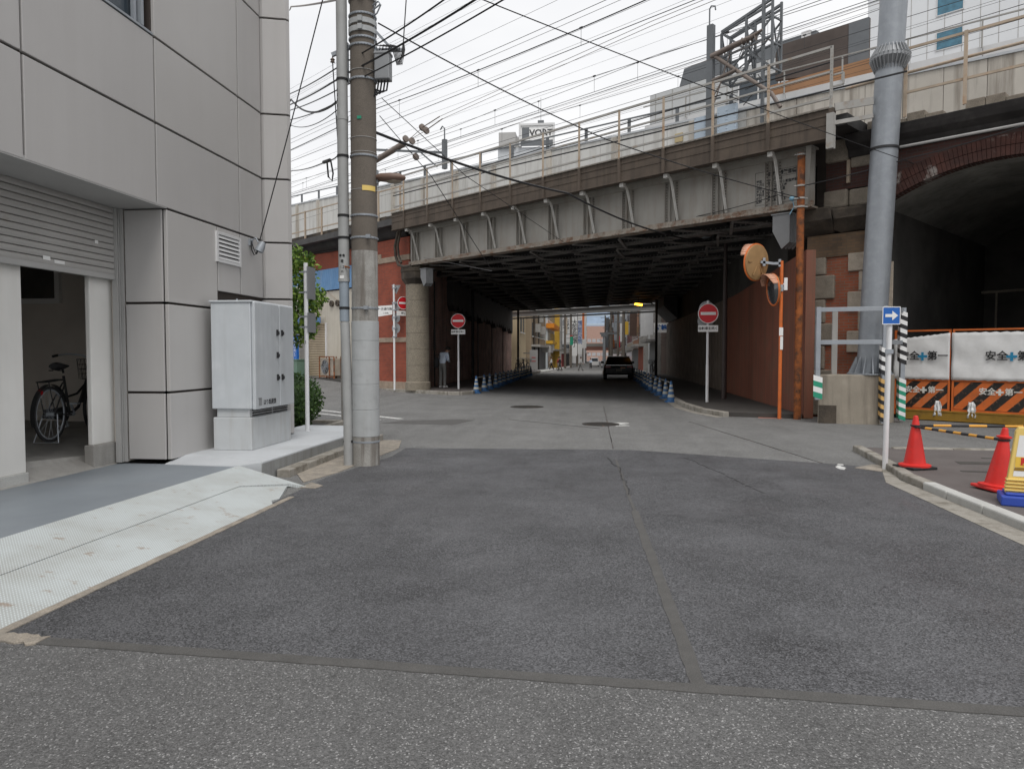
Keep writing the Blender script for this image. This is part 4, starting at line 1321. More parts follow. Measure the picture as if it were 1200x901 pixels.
# steel guard frame standing around the plinth
GF = thing('guard_frame', 'galvanised steel guard frame with hazard tape round the concrete plinth', 'guard frame', (6.0, 17.4, 0))
corners = [(5.04, 17.28), (6.39, 17.02), (7.06, 17.75)]
L_ = [Vector((x - 6.0, y - 17.4, 0)) for x, y in corners]
for k, p in enumerate(L_):
    b = MB(); b.box(p.x - .05, p.x + .05, p.y - .05, p.y + .05, .05 if k else .55, 2.66)
    po = b.build('post', M['galv'], GF, bevel=.004)
    if k == 0:
        spec = [(.62, 1.12, M['green_tape'], M['sign_white'])]
    elif k == 1:
        spec = [(.10, 1.05, M['ink'], mat('tape_yellow', (.62, .38, .13), .6, .1)), (1.15, 1.75, M['ink'], M['sign_white'])]
    else:
        spec = [(.10, 1.05, M['green_tape'], M['sign_white']), (1.4, 2.6, M['ink'], M['sign_white'])]
    for z0, z1, ma, mb_ in spec:
        b = MB()
        w = .10 if k == 0 else .075
        n_ = round((z1 - z0) / .21)
        for i in range(n_):
            a, c = z0 + (z1 - z0) * i / n_, z0 + (z1 - z0) * (i + 1) / n_
            y_ = p.y - .056
            m0 = (a + c) / 2
            b.quad((p.x - w, y_, a), (p.x + w, y_, a - .06), (p.x + w, y_, m0 - .06), (p.x - w, y_, m0), mi=0)
            b.quad((p.x - w, y_, m0), (p.x + w, y_, m0 - .06), (p.x + w, y_, c - .06), (p.x - w, y_, c), mi=1)
            if k > 0:
                x_ = p.x - w
                b.quad((x_, y_, a), (x_, y_ + .15, a + .04), (x_, y_ + .15, m0 + .04), (x_, y_, m0), mi=0)
                b.quad((x_, y_, m0), (x_, y_ + .15, m0 + .04), (x_, y_ + .15, c + .04), (x_, y_, c), mi=1)
        b.build('hazard_tape', [ma, mb_], po)
for z in (2.60, 1.86):
    for i in (0, 1):
        b = MB(); b.bar(L_[i] + Vector((0, 0, z)), L_[i + 1] + Vector((0, 0, z)), .05, .10)
        b.build('rail', M['galv'], GF, bevel=.004)
b = MB(); b.bar((-.42, .45, 1.12), (-.42, .45, 2.6), .12, .06); b.build('rear_post', M['rail_grey'], GF)

# ------------------------------------------------------------------ traffic mirrors on the orange pole
t = thing('traffic_mirror_pole', 'orange pole carrying two round traffic mirrors beside the red cladding', 'traffic mirror', (4.50, 18.45, 0))
b = MB(); b.cyl((0, 0, 0), (0, 0, 3.86), .043, n=16); b.build('pole', M['orange'], t, smooth=True)
b = MB(); b.box(-.047, .047, -.048, -.04, 2.04, 2.24); b.box(-.02, .047, -.048, -.04, 1.7, 2.02); b.build('sticker', M['sign_white'], t)
def mirror(c, nrm, r, up_, arm):
    c, nrm = Vector(c), Vector(nrm).normalized()
    b = MB()
    b.lathe([(r, 0), (r * 1.02, .02), (r * .97, -.045), (r * .5, -.085), (.02, -.09)], c, 32, axis=nrm)
    side = nrm.cross(Vector((0, 0, 1))).normalized()
    for k in range(3):
        a = math.pi * k / 3
        dd = side * math.cos(a) + Vector((0, 0, 1)) * math.sin(a)
        b.bar(c - nrm * .075 - dd * r * .85, c - nrm * .075 + dd * r * .85, .03, .02, up=nrm)
    o = b.build('mirror_back', M['mirror_back'], t, smooth=True)
    b = MB(); b.ring(c, nrm, r, .022, 36, 8); b.build('mirror_rim', M['orange'], o, smooth=True)
    b = MB(); b.lathe([(r * .97, .0), (r * .7, .035), (r * .35, .055), (.01, .06)], c, 32, axis=nrm); b.build('mirror_glass', M['mirror'], o, smooth=True)
    b = MB()
    pts = []
    upv = (Vector((0, 0, 1)) - nrm * nrm.z).normalized()
    for k in range(15):
        a = R(-72 + k * 144 / 14)
        e_ = c + (upv * math.cos(a) + side * math.sin(a)) * (r + .012)
        pts.append((e_, e_ + nrm * .24 * math.cos(a * .8)))
    for (p, q), (p2, q2) in zip(pts[:-1], pts[1:]):
        b.quad(p, p2, q2, q)
    ho = b.build('hood', M['hood'], o, smooth=True)
    sd = ho.modifiers.new('thick', 'SOLIDIFY'); sd.thickness = .008
    b = MB()
    for p, q in arm:
        b.bar(p, q, .06)
    b.build('mount', M['galv'], o)
mirror((-.60, .05, 3.84), (-.62, .72, .08), .44, None, [((-.50, .0, 3.84), (-.2, 0, 3.80)), ((-.2, 0, 3.80), (0.02, 0, 3.80)), ((-.42, 0, 3.74), (-.42, 0, 3.94)), ((-.05, 0, 3.72), (-.05, 0, 3.9))])
mirror((-.20, -.02, 3.16), (-.97, -.14, -.08), .38, None, [((-.14, 0, 3.2), (.05, 0, 3.2)), ((.0, -.04, 3.12), (.0, -.04, 3.28))])
b = MB(); b.box(.06, .14, -.02, .02, 3.15, 3.45); b.bar((0, 0, 3.3), (.1, 0, 3.3), .03); b.build('reflector_plate', M['sign_white'], t)

t = thing('rusty_pole', 'tall rusty orange steel pole in front of the stone pier', 'steel pole', (4.90, 18.36, 0))
b = MB(); b.cyl((0, 0, 0), (0, 0, 6.42), .088, n=20); b.build('shaft', M['rust'], t, smooth=True)
for z in (5.32, 5.12, 5.62, 6.36):
    b = MB(); b.lathe([(.09, z), (.105, z), (.105, z + .04), (.09, z + .04)], n=20); b.box(-.16, .16, -.02, .02, z + .005, z + .035); b.build('band', M['rail_grey'], t)

# street lamp on a dark pole inside the mouth
t = thing('street_lamp', 'dark brown lamp post with a cobra head beside the red cladding', 'street lamp', (4.22, 24.6, .10))
b = MB(); b.tube([(0, 0, 0), (0, 0, 1.6)], .085, 14); b.tube([(0, 0, 1.6), (0, 0, 5.25)], [.085, .06], 14); b.build('pole', mat('lamp_post_brown', (.05, .035, .032), .6, .15), t, smooth=True)
b = MB(); b.tube([(0, 0, 5.15), (-.15, 0, 5.32), (-.35, 0, 5.35)], .03, 10); b.bar((0, 0, 5.2), (.18, -.02, 5.32), .04); b.build('arm', M['soot_lit'], t)
b = MB(); b.tube([(-.2, 0, 5.36), (-.35, 0, 5.38), (-.6, 0, 5.40), (-.82, 0, 5.36), (-.9, 0, 5.33)], [.04, .1, .13, .09, .02], 14); b.rot(Matrix.Translation((0, 0, 5.38)) @ Matrix.Diagonal((1, 1.2, .7, 1)) @ Matrix.Translation((0, 0, -5.38))); b.build('lamp_head', M['insulator'], t, smooth=True)
b = MB(); b.ball((-.6, 0, 5.33), (.2, .12, .07), 14, 8); b.build('diffuser', M['galv'], t, smooth=True)
# ------------------------------------------------------------------ railway bridge (local frame: u right, t away, z up)
RB = thing('railway_bridge', 'old riveted grey steel girder railway bridge over the underpass', 'railway bridge', P0, RZ)
SP = [.58 + 1.515 * k for k in range(11)]              # stiffener / bracket / railing spacing along s
b = MB()
b.box(-16.35, .25, .0, .03, 5.24, 6.62)
for z, w, th in ((6.60, .36, .05),):
    b.box(-16.35, .25, -.16, .2, z, z + th)
b.box(-16.35, .25, -.09, -.003, 6.48, 6.60 - .003)
us = sorted([-s for s in SP] + [0.14, -16.2])
for s in SP:
    for off in (-.17, .0, .17):
        u = -s + off - .25
        b.box(u - .006, u + .006, -.09, -.002, 5.33, 6.47)
        if off:
            b.box(u - .05, u + .05, -.016, -.002, 5.33, 6.47)
def rivet(mb, u, t, z, r=.016, mi=0):
    mb.add([(u - r, t, z - r), (u + r, t, z - r), (u + r, t, z + r), (u - r, t, z + r), (u, t - r * .9, z)], [(0, 1, 4), (1, 2, 4), (2, 3, 4), (3, 0, 4)], mi)
for s in SP:
    for off in (-.20, -.14, .14, .20):
        for k in range(14):
            rivet(b, -s + off - .25, -.016, 5.40 + k * .078, .017, 1)
b.build('girder', [M['girder'], M['rivet']], RB)
b = MB()
b.box(-16.35, .25, -.19, .22, 5.17, 5.215)
b.box(-16.35, .25, -.10, -.004, 5.218, 5.34)
u = -16.3
while u < .2:
    rivet(b, u, -.10, 5.275, .018)
    b.box(u + .03, u + .06, -.205, -.19, 5.18, 5.205)
    u += .11
b.build('girder_flange', M['girder_rust'], RB)
for s in SP:
    u = -s
    b = MB()
    pts = [(u, -.62, 6.50), (u, -.48, 6.49), (u, -.40, 6.42), (u, -.33, 6.25), (u, -.06, 5.36)]
    for p, q in zip(pts[:-1], pts[1:]):
        b.bar(p, q, .075, .018, up=(0, 1, .3))
        b.bar(p, q, .014, .07, up=(0, 1, .3))
    b.box(u - .065, u + .065, -.68, -.55, 6.44, 6.585)
    b.build('bracket', M['bracket'], RB)
# end post of the girder on the right
b = MB()
b.bar((.06, -.12, 5.25), (.30, -.45, 6.9), .12, .10)
b.bar((.14, -.02, 5.22), (.14, -.02, 6.6), .20, .04)
b.build('end_strut', M['girder'], RB)
# stencilled notice on the web
NU0, NU1 = -1.30, -.20
b = MB()
for a in ((NU0, NU1, 6.255, 6.261), (NU0, NU1, 5.42, 5.426), (NU0, NU0 + .006, 5.426, 6.255), (NU1 - .006, NU1, 5.426, 6.255), (-1.0, -.994, 5.426, 6.255), (-.994, NU1 - .006, 6.08, 6.086)):
    b.box(a[0], a[1], -.0075, -.001, a[2], a[3])
nf = b.build('notice_frame', M['ink'], RB)
text('lettering', '東海道線架道橋', .125, M['ink'], nf, (-.60, -.004, 6.165), (90, 0, 0), .001, bold=.003, xs=.88)
for k, (a, c) in enumerate((('塗装', '2005年12月'), ('年月日', '変性エポキシ樹脂塗料'), ('回数', '下塗 中塗 上塗'), ('施工者', '建設塗装工業'), ('塗料名', '膜厚 200 μm'), ('施行', '素地調整 4種'), ('記録', '塗装系 記号 B'))):
    z = 6.02 - k * .086
    text('lettering', a, .085, M['ink'], nf, (-1.27, -.004, z), (90, 0, 0), .001, 'LEFT', bold=.002, xs=.92)
    text('lettering', c, .085, M['ink'], nf, (-.96, -.004, z), (90, 0, 0), .001, 'LEFT', bold=.002, xs=.92)
# edge beam and deck
b = MB()
b.box(-16.6, .95, -.75, -.52, 6.59, 7.22)
b.box(-16.6, .95, -.78, -.52, 6.55, 6.588)
b.box(-16.6, .95, -.765, -.752, 7.06, 7.10)
b.box(-16.6, .95, -.762, -.752, 6.86, 6.875)
u = -16.4
b.build('edge_beam', M['fascia'], RB, bevel=.02)
b = MB()
b.box(-16.6, .95, -.79, -.50, 7.222, 7.262)
for i in range(120):
    u = -16.4 + i * .143
    b.box(u, u + .07, -.80, -.79, 7.225, 7.26)
b.build('capping', M['fascia_top'], RB)
b = MB()
b.box(-48, 1.2, -.515, 25.0, 6.86, 7.12)
b.build('deck', M['soot'], RB)
# longitudinal girders under the deck (a row on each side of every track)
for i in range(14):
    t = 1.75 + i * 1.78
    sh_ = -.82 * t
    b = MB()
    b.box(-16.9 + sh_, .5 + sh_, t, t + .03, 5.25, 6.86)
    b.box(-16.9 + sh_, .5 + sh_, t - .17, t + .20, 5.19, 5.247, 1)  # flange painted paler than the web, as if lit from below
    b.box(-16.9 + sh_, .5 + sh_, t - .08, t + .11, 5.25, 5.36)
    u = -16.6 + sh_
    for k in range(12):
        b.box(u - .006, u + .006, t - .15, t, 5.37, 6.85)
        u += 1.5
    if i < 7:
        u = -16.7 + sh_
        while u < .3 + sh_:
            rivet(b, u, t - .08, 5.305, .025, 1)
            u += .16
    b.build('under_girder', [M['soot'], M['soot_lit']], RB)
rest = MB()
for i in range(14):
    t = .2 + i * 1.78
    t2 = t + 1.55
    u = -15.2 - .82 * t
    k = 0
    while u < -1.0 - .82 * t:
        bars = [((u, t, 5.15), (u + 1.5 - .6, t2, 5.15), .09, .05)]
        if k % 2:
            bars.append(((u, t, 5.10), (u - .9, t2, 5.10), .08, .045))
        for a in bars:
            if i < 8:
                MB().bar(*a).build('cross_brace', M['soot_lit'], RB)  # braces share the painted bounce light of the flanges
            else:
                rest.bar(*a)
        u += 1.9
        k += 1
tag(rest.build('cross_bracing', M['soot_lit'], RB), kind='stuff')

# ------------------------------------------------------------------ railing on the bridge edge
RL = thing('bridge_railing', 'weathered four rail railing along the edge of the steel bridge', 'railing', W(7.5, -.72, 6.6), RZ)
def ru(s): return 7.5 - s
posts = SP + [-.94]
for s in posts:
    b = MB()
    u = ru(s)
    b.box(u - .035, u + .035, -.075, -.06, .0, 2.02)
    b.box(u - .035, u - .022, -.06, .0, .0, 2.02)
    for k in range(16):
        rivet(b, u + .005, -.075, .66 + k * .08, .012)
    po = b.build('post', M['rust_rail'] if s > 0 else M['rail_grey'], RL)
    b = MB(); b.box(u - .045, u + .045, -.085, .0, -.05, .62); b.build('post_foot', M['fascia'], po)
for z, h in ((2.0, .055), (1.44, .045), (1.17, .035), (.86, .05)):
    if z == 1.17:
        b = MB(); b.tube([(ru(16.6), .05, 1.35), (ru(10), .05, 1.30), (ru(4), .05, 1.15), (ru(-2.5), .05, 1.05)], .022, 6); b.build('cable', M['cable'], RL)
        b = MB(); b.tube([(ru(16.6), .09, 1.47), (ru(8), .09, 1.60), (ru(-.9), .09, 1.72)], .018, 6); b.build('cable', M['cable'], RL)
        continue
    b = MB(); b.bar((ru(16.4), -.05, z), (ru(-.94), -.05, z), .05, h); b.build('rail', M['rail_grey'], RL)
b = MB()
b.bar((ru(-.94), -.04, 1.36), (ru(-1.2), -.04, 1.36), .035); b.bar((ru(-1.2), -.04, 1.36), (ru(-1.2), -.04, 1.1), .035); b.bar((ru(-1.2), -.04, 1.1), (ru(-.94), -.04, 1.1), .035)
b.bar((ru(-.94), -.05, -.3), (ru(-.94), -.05, .5), .16, .14); b.bar((ru(-1.0), -.02, .28), (ru(-1.66), .5, .40), .05, .09); b.bar((ru(-1.0), 0, .64), (ru(-1.66), .5, .74), .04, .17)
b.build('end_gate', M['rail_grey'], RL)

# ------------------------------------------------------------------ brick arch viaduct and stone pier on the right
AV = thing('arch_viaduct', 'sooty brick railway arch with a stone pier beside the steel bridge', 'brick viaduct', W(.17, .55), RZ)
CU, CZ, RA = 4.25, .85, 4.93
U0, U1 = 1.75, 6.75
def zin(u, r=RA): return CZ + math.sqrt(max(0, r * r - (u - CU) ** 2))
n = 28
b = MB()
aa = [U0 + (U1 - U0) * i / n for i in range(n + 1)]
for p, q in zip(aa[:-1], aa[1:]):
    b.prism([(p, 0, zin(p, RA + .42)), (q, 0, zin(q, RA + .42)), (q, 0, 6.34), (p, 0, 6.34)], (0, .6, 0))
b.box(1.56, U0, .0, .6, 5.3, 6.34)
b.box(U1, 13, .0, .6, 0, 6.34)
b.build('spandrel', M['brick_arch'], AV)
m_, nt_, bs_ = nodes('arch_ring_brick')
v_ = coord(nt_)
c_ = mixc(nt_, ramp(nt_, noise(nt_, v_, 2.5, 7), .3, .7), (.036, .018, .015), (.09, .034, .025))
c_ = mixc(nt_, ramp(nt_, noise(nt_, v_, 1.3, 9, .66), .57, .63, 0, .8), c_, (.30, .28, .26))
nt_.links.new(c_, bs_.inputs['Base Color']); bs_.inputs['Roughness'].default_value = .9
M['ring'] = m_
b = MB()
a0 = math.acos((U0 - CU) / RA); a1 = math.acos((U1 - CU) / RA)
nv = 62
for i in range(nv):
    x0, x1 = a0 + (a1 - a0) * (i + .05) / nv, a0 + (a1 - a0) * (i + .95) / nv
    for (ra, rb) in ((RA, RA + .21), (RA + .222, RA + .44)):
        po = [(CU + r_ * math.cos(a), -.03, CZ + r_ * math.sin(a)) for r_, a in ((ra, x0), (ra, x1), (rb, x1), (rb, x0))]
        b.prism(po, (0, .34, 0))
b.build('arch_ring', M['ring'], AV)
b = MB()
for p, q in zip(aa[:-1], aa[1:]):
    b.prism([(p, .1, zin(p) + .002), (q, .1, zin(q) + .002), (q, .1, zin(q, RA + .35)), (p, .1, zin(p, RA + .35))], (0, 10.5, 0))
b.build('vault', M['vault'], AV, smooth=False)
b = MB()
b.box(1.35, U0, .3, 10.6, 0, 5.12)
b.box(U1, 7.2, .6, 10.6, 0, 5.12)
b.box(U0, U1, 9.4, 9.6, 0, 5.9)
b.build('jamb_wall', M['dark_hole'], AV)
b = MB()
b.tube([(5.9, 6.5, 0), (5.9, 6.5, 3.4)], .09, 10); b.tube([(2.0, 8.0, 3.5), (4.6, 8.0, 3.55)], .04, 8); b.tube([(2.4, 8.0, 1.6), (2.4, 8.0, 3.5)], .03, 8)
b.build('pipe', M['stone'], AV)
# pier: quoins, brick, impost
b = MB()
b.box(.0, 1.56, .04, 2.6, 0, 4.0)
b.build('pier_brick', M['brick_pier'], AV)
b = MB()
random.seed(5)
z = .05
k = 0
while z < 3.95:
    h = random.choice([.48, .56, .60])
    b.box(-.02, .50 + .22 * (k % 2), -.035, .8, z, min(z + h - .015, 4.0))
    z += h
    k += 1
b.build('quoin_stone', M['stone'], AV, bevel=.03)
b = MB()
z, k = 1.15, 0
while z < 3.95:
    h = random.choice([.48, .54])
    b.box(1.30 - .26 * (k % 2), 1.80, -.03, .6, z, min(z + h - .015, 4.05))
    z += h
    k += 1
b.build('quoin_stone', M['stone_pale'], AV, bevel=.025)
b = MB()
b.box(.02, 1.56, .0, 2.6, 4.0, 4.56)
b.build('sooty_brick_band', brick_mat('stained_brick', (.19, .12, .07), (.12, .085, .06), (.13, .10, .07), var=.4, patch=.8, pc=(.06, .045, .035), psc=1.5), AV)
b = MB()
b.prism([(-.35, -.38, 4.9), (-.35, -.38, 5.16), (-.35, .6, 5.16), (-.35, .6, 4.56), (-.35, .0, 4.56), (-.35, -.12, 4.64)], (1.1, 0, 0))
b.prism([(.77, -.34, 4.86), (.77, -.34, 5.15), (.77, .6, 5.15), (.77, .6, 4.58), (.77, -.02, 4.58), (.77, -.1, 4.66)], (1.15, 0, 0))
for i, p in enumerate(b.v):
    b.v[i] = p + Vector((random.uniform(-.05, .05), random.uniform(-.05, .05), random.uniform(-.04, .04)))
b.build('impost_stone', M['stone_dark'], AV, bevel=.05)
b = MB()
for (u0, u1, z0, z1, t0) in ((.42, 1.0, 5.18, 5.62, -.05), (1.02, 1.56, 5.18, 5.60, .0), (.45, 1.02, 6.30, 6.85, -.06), (1.05, 1.55, 6.1, 6.6, -.02)):
    b.box(u0, u1, t0, .8, z0, z1)
b.build('pier_stone', M['stone'], AV, bevel=.05)
b = MB()
b.box(.46, 1.56, .02, .8, 5.62, 6.34)
b.build('pier_upper_brick', M['brick_arch'], AV)
b = MB(); b.box(.98, 1.05, -.05, .02, 5.75, 6.3); b.build('wall_bracket', M['rust_rail'], AV)
b = MB()
b.prism([(1.02, -.30, 6.72), (1.02, -.34, 6.85), (1.02, 1.0, 6.85), (1.02, 1.0, 6.34), (1.02, -.06, 6.34), (1.02, -.12, 6.5), (1.02, -.26, 6.62)], (12, 0, 0))
b.build('cornice', M['cornice'], AV, bevel=.02)
b = MB(); b.tube([(2.1, -.2, 6.33), (13, -.2, 6.33)], .032, 8); b.build('white_pipe', M['soffit'], AV)
b = MB()
u = 1.4
while u < 12.5:
    w = random.uniform(.32, .5)
    if not (2.95 < u < 3.25):
        b.box(u, u + w - .012, .05, .5, 6.86, 7.14 - random.choice([0, 0, .1]))
    u += w
b.build('coping_block', M['stone'], AV, bevel=.015)
b = MB(); b.box(1.0, 13, .5, 10, 6.4, 6.9); b.build('deck_fill', M['soot'], AV)
b = MB(); b.box(1.80, 2.10, -.10, -.06, 2.2, 3.75); b.build('grey_panel', M['stone_pale'], AV)

RR = thing('viaduct_railing', 'rust streaked cream railing above the brick arch', 'railing', W(-2.25, .25, 6.93), RZ)
for s in (-2.36, -3.54, -4.75, -5.95, -7.1):
    u = -2.4 - s
    b = MB(); b.box(u - .035, u + .035, -.12, -.09, 0, 1.55); b.box(u - .035, u - .02, -.09, -.02, 0, 1.55); b.build('post', M['rust_rail'], RR)
for z in (1.52, .55):
    b = MB(); b.bar((-.05, -.06, z), (5.5, -.06, z), .04, .055); b.build('rail', M['rust_rail'], RR)
b = MB(); b.tube([(-1.4, 0, 1.0), (5.5, 0, 1.05)], .035, 8); b.build('handrail', M['rust_rail'], RR)

# ------------------------------------------------------------------ red brick abutment on the left with round stone column
BA = thing('brick_abutment', 'red brick viaduct abutment with pale bands beside the round stone column', 'brick viaduct', P0, RZ)
b = MB()
b.box(-18.75, -16.42, .0, .45, .1, 6.4)
b.box(-18.2, -17.6, -.04, 0, 2.3, 5.3) if False else None
b.box(-18.95, -18.72, .06, 1.4, .1, 6.4)
b.build('wall', M['brick_red'], BA)
b = MB()
b.box(-18.78, -16.40, -.04, .3, 5.45, 5.68)
b.box(-18.78, -16.40, -.04, .3, 2.08, 2.28)
b.box(-18.74, -18.45, -.035, .1, 5.68, 5.86)
b.box(-18.80, -16.40, -.06, .2, -.1, .42)
b.build('stone_band', mat('band_stone', (.33, .26, .20), .92, .2, 5, bump=.4, bsc=25, fine=.25, patch=.4, pc=(.17, .12, .09), psc=4), BA, bevel=.015)
b = MB()
b.box(-34, -18.95, .35, 1.4, .1, 6.62)
b.build('recessed_wall', M['brick_red'], BA)
b = MB()
b.prism([(-60, -.18, 6.72), (-60, -.36, 6.86), (-60, -.36, 7.0), (-60, 1.2, 7.0), (-60, 1.2, 6.4), (-60, .1, 6.4), (-60, -.05, 6.5)], (43.4, 0, 0))
b.box(-60, -18.95, .2, .4, 6.34, 6.42)
for i in range(len(b.v)):
    u = b.v[i].x
    b.v[i].z += .022 * max(0, -u - 17)
b.build('cornice', M['cornice'], BA, bevel=.02)
b = MB()
b.box(-60, -34, .35, 1.4, 0, 6.7)
b.build('far_wall', M['brick_red'], BA)
b = MB(); b.box(-17.9, -16.7, -.2, .6, 7.0, 7.35); b.box(-34, -18.4, .2, .7, 7.1, 7.5); b.build('parapet', M['stone_dark'], BA, bevel=.02)
b = MB()
b.lathe([(.52, .1), (.52, .42), (.475, .46)] + [p for k in range(6) for p in ((.475, .47 + k * .66), (.475, 1.112 + k * .66), (.458, 1.122 + k * .66), (.458, 1.128 + k * .66))] + [(.475, 4.42)], (-16.2, .22, 0), 36)
b.build('stone_column', M['column'], BA, smooth=True)
b = MB()
b.lathe([(.5, 4.42), (.54, 4.48), (.66, 4.64), (.66, 4.9), (.69, 4.92), (.69, 5.06), (.4, 5.1)], (-16.2, .22, 0), 8)
b.box(-16.9, -15.6, -.1, 1.2, 5.06, 5.16)
b.build('capital', M['stone_dark'], BA, bevel=.02)
b = MB()
pts = [(-16.45, -.2, 7.0), (-16.75, -.32, 6.6), (-16.95, -.35, 6.0), (-16.9, -.35, 5.6), (-16.5, -.5, 5.2), (-15.9, -.66, 5.06), (-15.4, -.7, 5.05)]
b.tube(pts, .06, 8)
b.tube([(p[0] + .22, p[1] - .02, p[2] + .05) for p in pts[:5]], .05, 8)
b.build('drain_pipe', M['stone_dark'], BA, smooth=True)
for (nm, u0, z0, lab) in (('bearing_hood', -15.05, 4.25, 'grey folded steel bearing hood above the round stone column'), ('bearing_hood', -.42, 4.20, 'grey folded steel bearing hood under the bridge above the red cladding')):
    t = thing(nm, lab, 'bearing hood', W(-u0, -.35, z0), RZ)
    b = MB()
    for k in range(4):
        b.prism([(-.22 + k * .12, .0 + k * .10, .85), (.22 + k * .02, .0 + k * .10, .85), (.22 + k * .02, k * .10, .15), (.02 + k * .04, k * .10, .0), (-.22 + k * .12, k * .10, .45)], (0, .09, 0))
    b.box(-.26, .26, -.02, .5, .85, .88)
    b.build('folded_plate', mat('hood_grey', (.17, .175, .18), .6, .1), t)
    if u0 < -5:
        t.scale = (.8, .8, .8)

# shop built into the viaduct
SHP = thing('viaduct_shop', 'cream shop unit with beige roller shutter and blue band under the brick viaduct', 'shop', W(22.5, .0, .40), RZ)
b = MB()
b.box(-5.0, 3.55, .0, .34, -.6, 4.15)
b.build('wall', mat('cream_render', (.50, .465, .40), .85, .08, 1.2, streak=.35, sc_c=(.33, .29, .23), patch=.2, pc=(.4, .36, .3)), SHP)
b = MB()
for k in range(50):
    u = -5.0 + k * .17
    b.prism([(u, -.06, 4.2), (u + .085, -.09, 4.2), (u + .17, -.06, 4.2), (u + .17, -.02, 4.2), (u, -.02, 4.2)], (0, .12, 1.02))
b.build('blue_band', mat('blue_sheet', (.10, .22, .40), .6, .1, 1.5, streak=.3, sc_c=(.2, .27, .36)), SHP)
b = MB()
b.box(-3.4, -1.25, -.25, -.002, 2.72, 4.0)
b.prism([(-3.5, -.30, 4.0), (-1.6, -.30, 4.0), (-1.2, -.02, 4.25), (-3.5, -.02, 4.55)], (0, 0, .06))
b.box(-3.2, -.75, -.03, -.001, 2.66, 3.02)
b.build('sign_box', mat('cream_panel', (.52, .48, .41), .8, .06, streak=.25, sc_c=(.36, .32, .26)), SHP)
b = MB(); b.box(-3.3, -.72, -.30, -.26, 2.66, 2.95); b.build('blue_trim', mat('blue_trim_paint', (.07, .16, .33), .6, .1), SHP)
b = MB()
k = 0
z = .12
while z < 2.6:
    b.prism([(-2.6, -.03, z), (-2.6, -.055, z + .03), (-2.6, -.03, z + .075), (-2.6, -.01, z + .075), (-2.6, -.01, z)], (1.95, 0, 0))
    z += .082
b.build('roller_shutter', mat('beige_shutter', (.34, .275, .19), .6, .1, 2, patch=.3, pc=(.2, .16, .12), psc=3), SHP)
b = MB(); b.box(-2.66, -2.6, -.08, 0, .05, 2.68); b.box(-.65, -.58, -.08, 0, .05, 2.68); b.build('shutter_guide', M['steel_white'], SHP)
b = MB(); b.lathe([(.42, 0), (.42, .06)], (-1.75, -.26, 3.55), 32, axis=(0, -1, 0)); so = b.build('round_sign', M['ink'], SHP)
b = MB(); b.lathe([(.375, 0), (.375, .012)], (-1.75, -.32, 3.55), 32, axis=(0, -1, 0)); b.build('sign_face', M['sign_white'], so)
text('lettering', 'Any', .42, M['ink_blue'], so, (-1.75, -.336, 3.54), (90, 0, 0), .002, bold=.012)
b = MB()
for u in (-.05, .48):
    b.lathe([(.14, 0), (.15, .10), (.05, .10), (.04, .02)], (u, -.001, 3.55), 16, axis=(0, -1, 0))
b.build('vent_cap', M['stone_dark'], SHP, smooth=True)
b = MB(); b.tube([(1.0, -.05, -.4), (1.0, -.05, 4.1)], .045, 8); b.tube([(-.8, -.03, 4.3), (.4, -.04, 3.7), (1.0, -.05, 3.2)], .012, 5); b.build('pipe', M['rust_rail'], SHP)
b = MB(); b.box(-5, 3.6, -.55, 0, -.6, .06); b.build('step', M['pave_dark'], SHP, bevel=.02)
t = thing('air_conditioner', 'boxy outdoor air conditioning unit beside the beige roller shutter', 'air conditioner', W(22.2, -.35, .46), RZ)
b = MB(); b.box(-.62, .62, -.16, .18, .12, .92); b.build('casing', mat('dirty_casing', (.33, .29, .24), .6, .15, 4, patch=.5, pc=(.18, .13, .09)), t, bevel=.02)
b = MB(); b.lathe([(.33, 0), (.33, .012)], (-.22, -.16, .52), 28, axis=(0, -1, 0)); fg = b.build('fan_grille', M['stripe_black'], t)
b = MB()
for r_ in (.08, .16, .24, .31):
    b.ring((-.22, -.178, .52), (0, 1, 0), r_, .008, 24, 4)
for k in range(4):
    a = math.pi * k / 4
    b.bar((-.22 - .31 * math.cos(a), -.178, .52 - .31 * math.sin(a)), (-.22 + .31 * math.cos(a), -.178, .52 + .31 * math.sin(a)), .01)
b.build('grille_wires', M['galv'], fg)
b = MB()
for u in (-.66, .66, .24):
    b.bar((u, -.2, 0), (u, -.2, 1.02), .04); b.bar((u, .16, 0), (u, .16, 1.02), .04)
b.bar((-.66, -.2, 1.0), (.66, -.2, 1.0), .04); b.bar((-.66, -.2, .08), (.66, -.2, .08), .04)
b.build('rack', M['rust'], t)
t = thing('vending_sign', 'tall blue upright sign with white lettering left of the beige shutter', 'sign', W(25.55, -.42, 1.3), RZ)
MB().box(-.35, .35, -.06, .06, 0, 1.25).build('panel', M['sign_blue'], t)
text('lettering', 'R\nO\nO\nM\nS', .23, M['ink_white'], t, (.15, -.064, .62), (90, 0, 0), .001, line=.8)
t = thing('green_bin', 'dull green metal box standing below the blue upright sign', 'bin', W(25.3, -.4, .45), RZ)
b = MB(); b.box(-.45, .4, -.25, .25, 0, .82); b.box(-.48, .43, -.28, .28, .82, .88); b.build('box', mat('green_box', (.12, .2, .15), .6, .1), t, bevel=.02)
b = MB()
b.box(-.06, .06, -.27, -.25, .4, .5); b.build('latch', M['galv'], t)

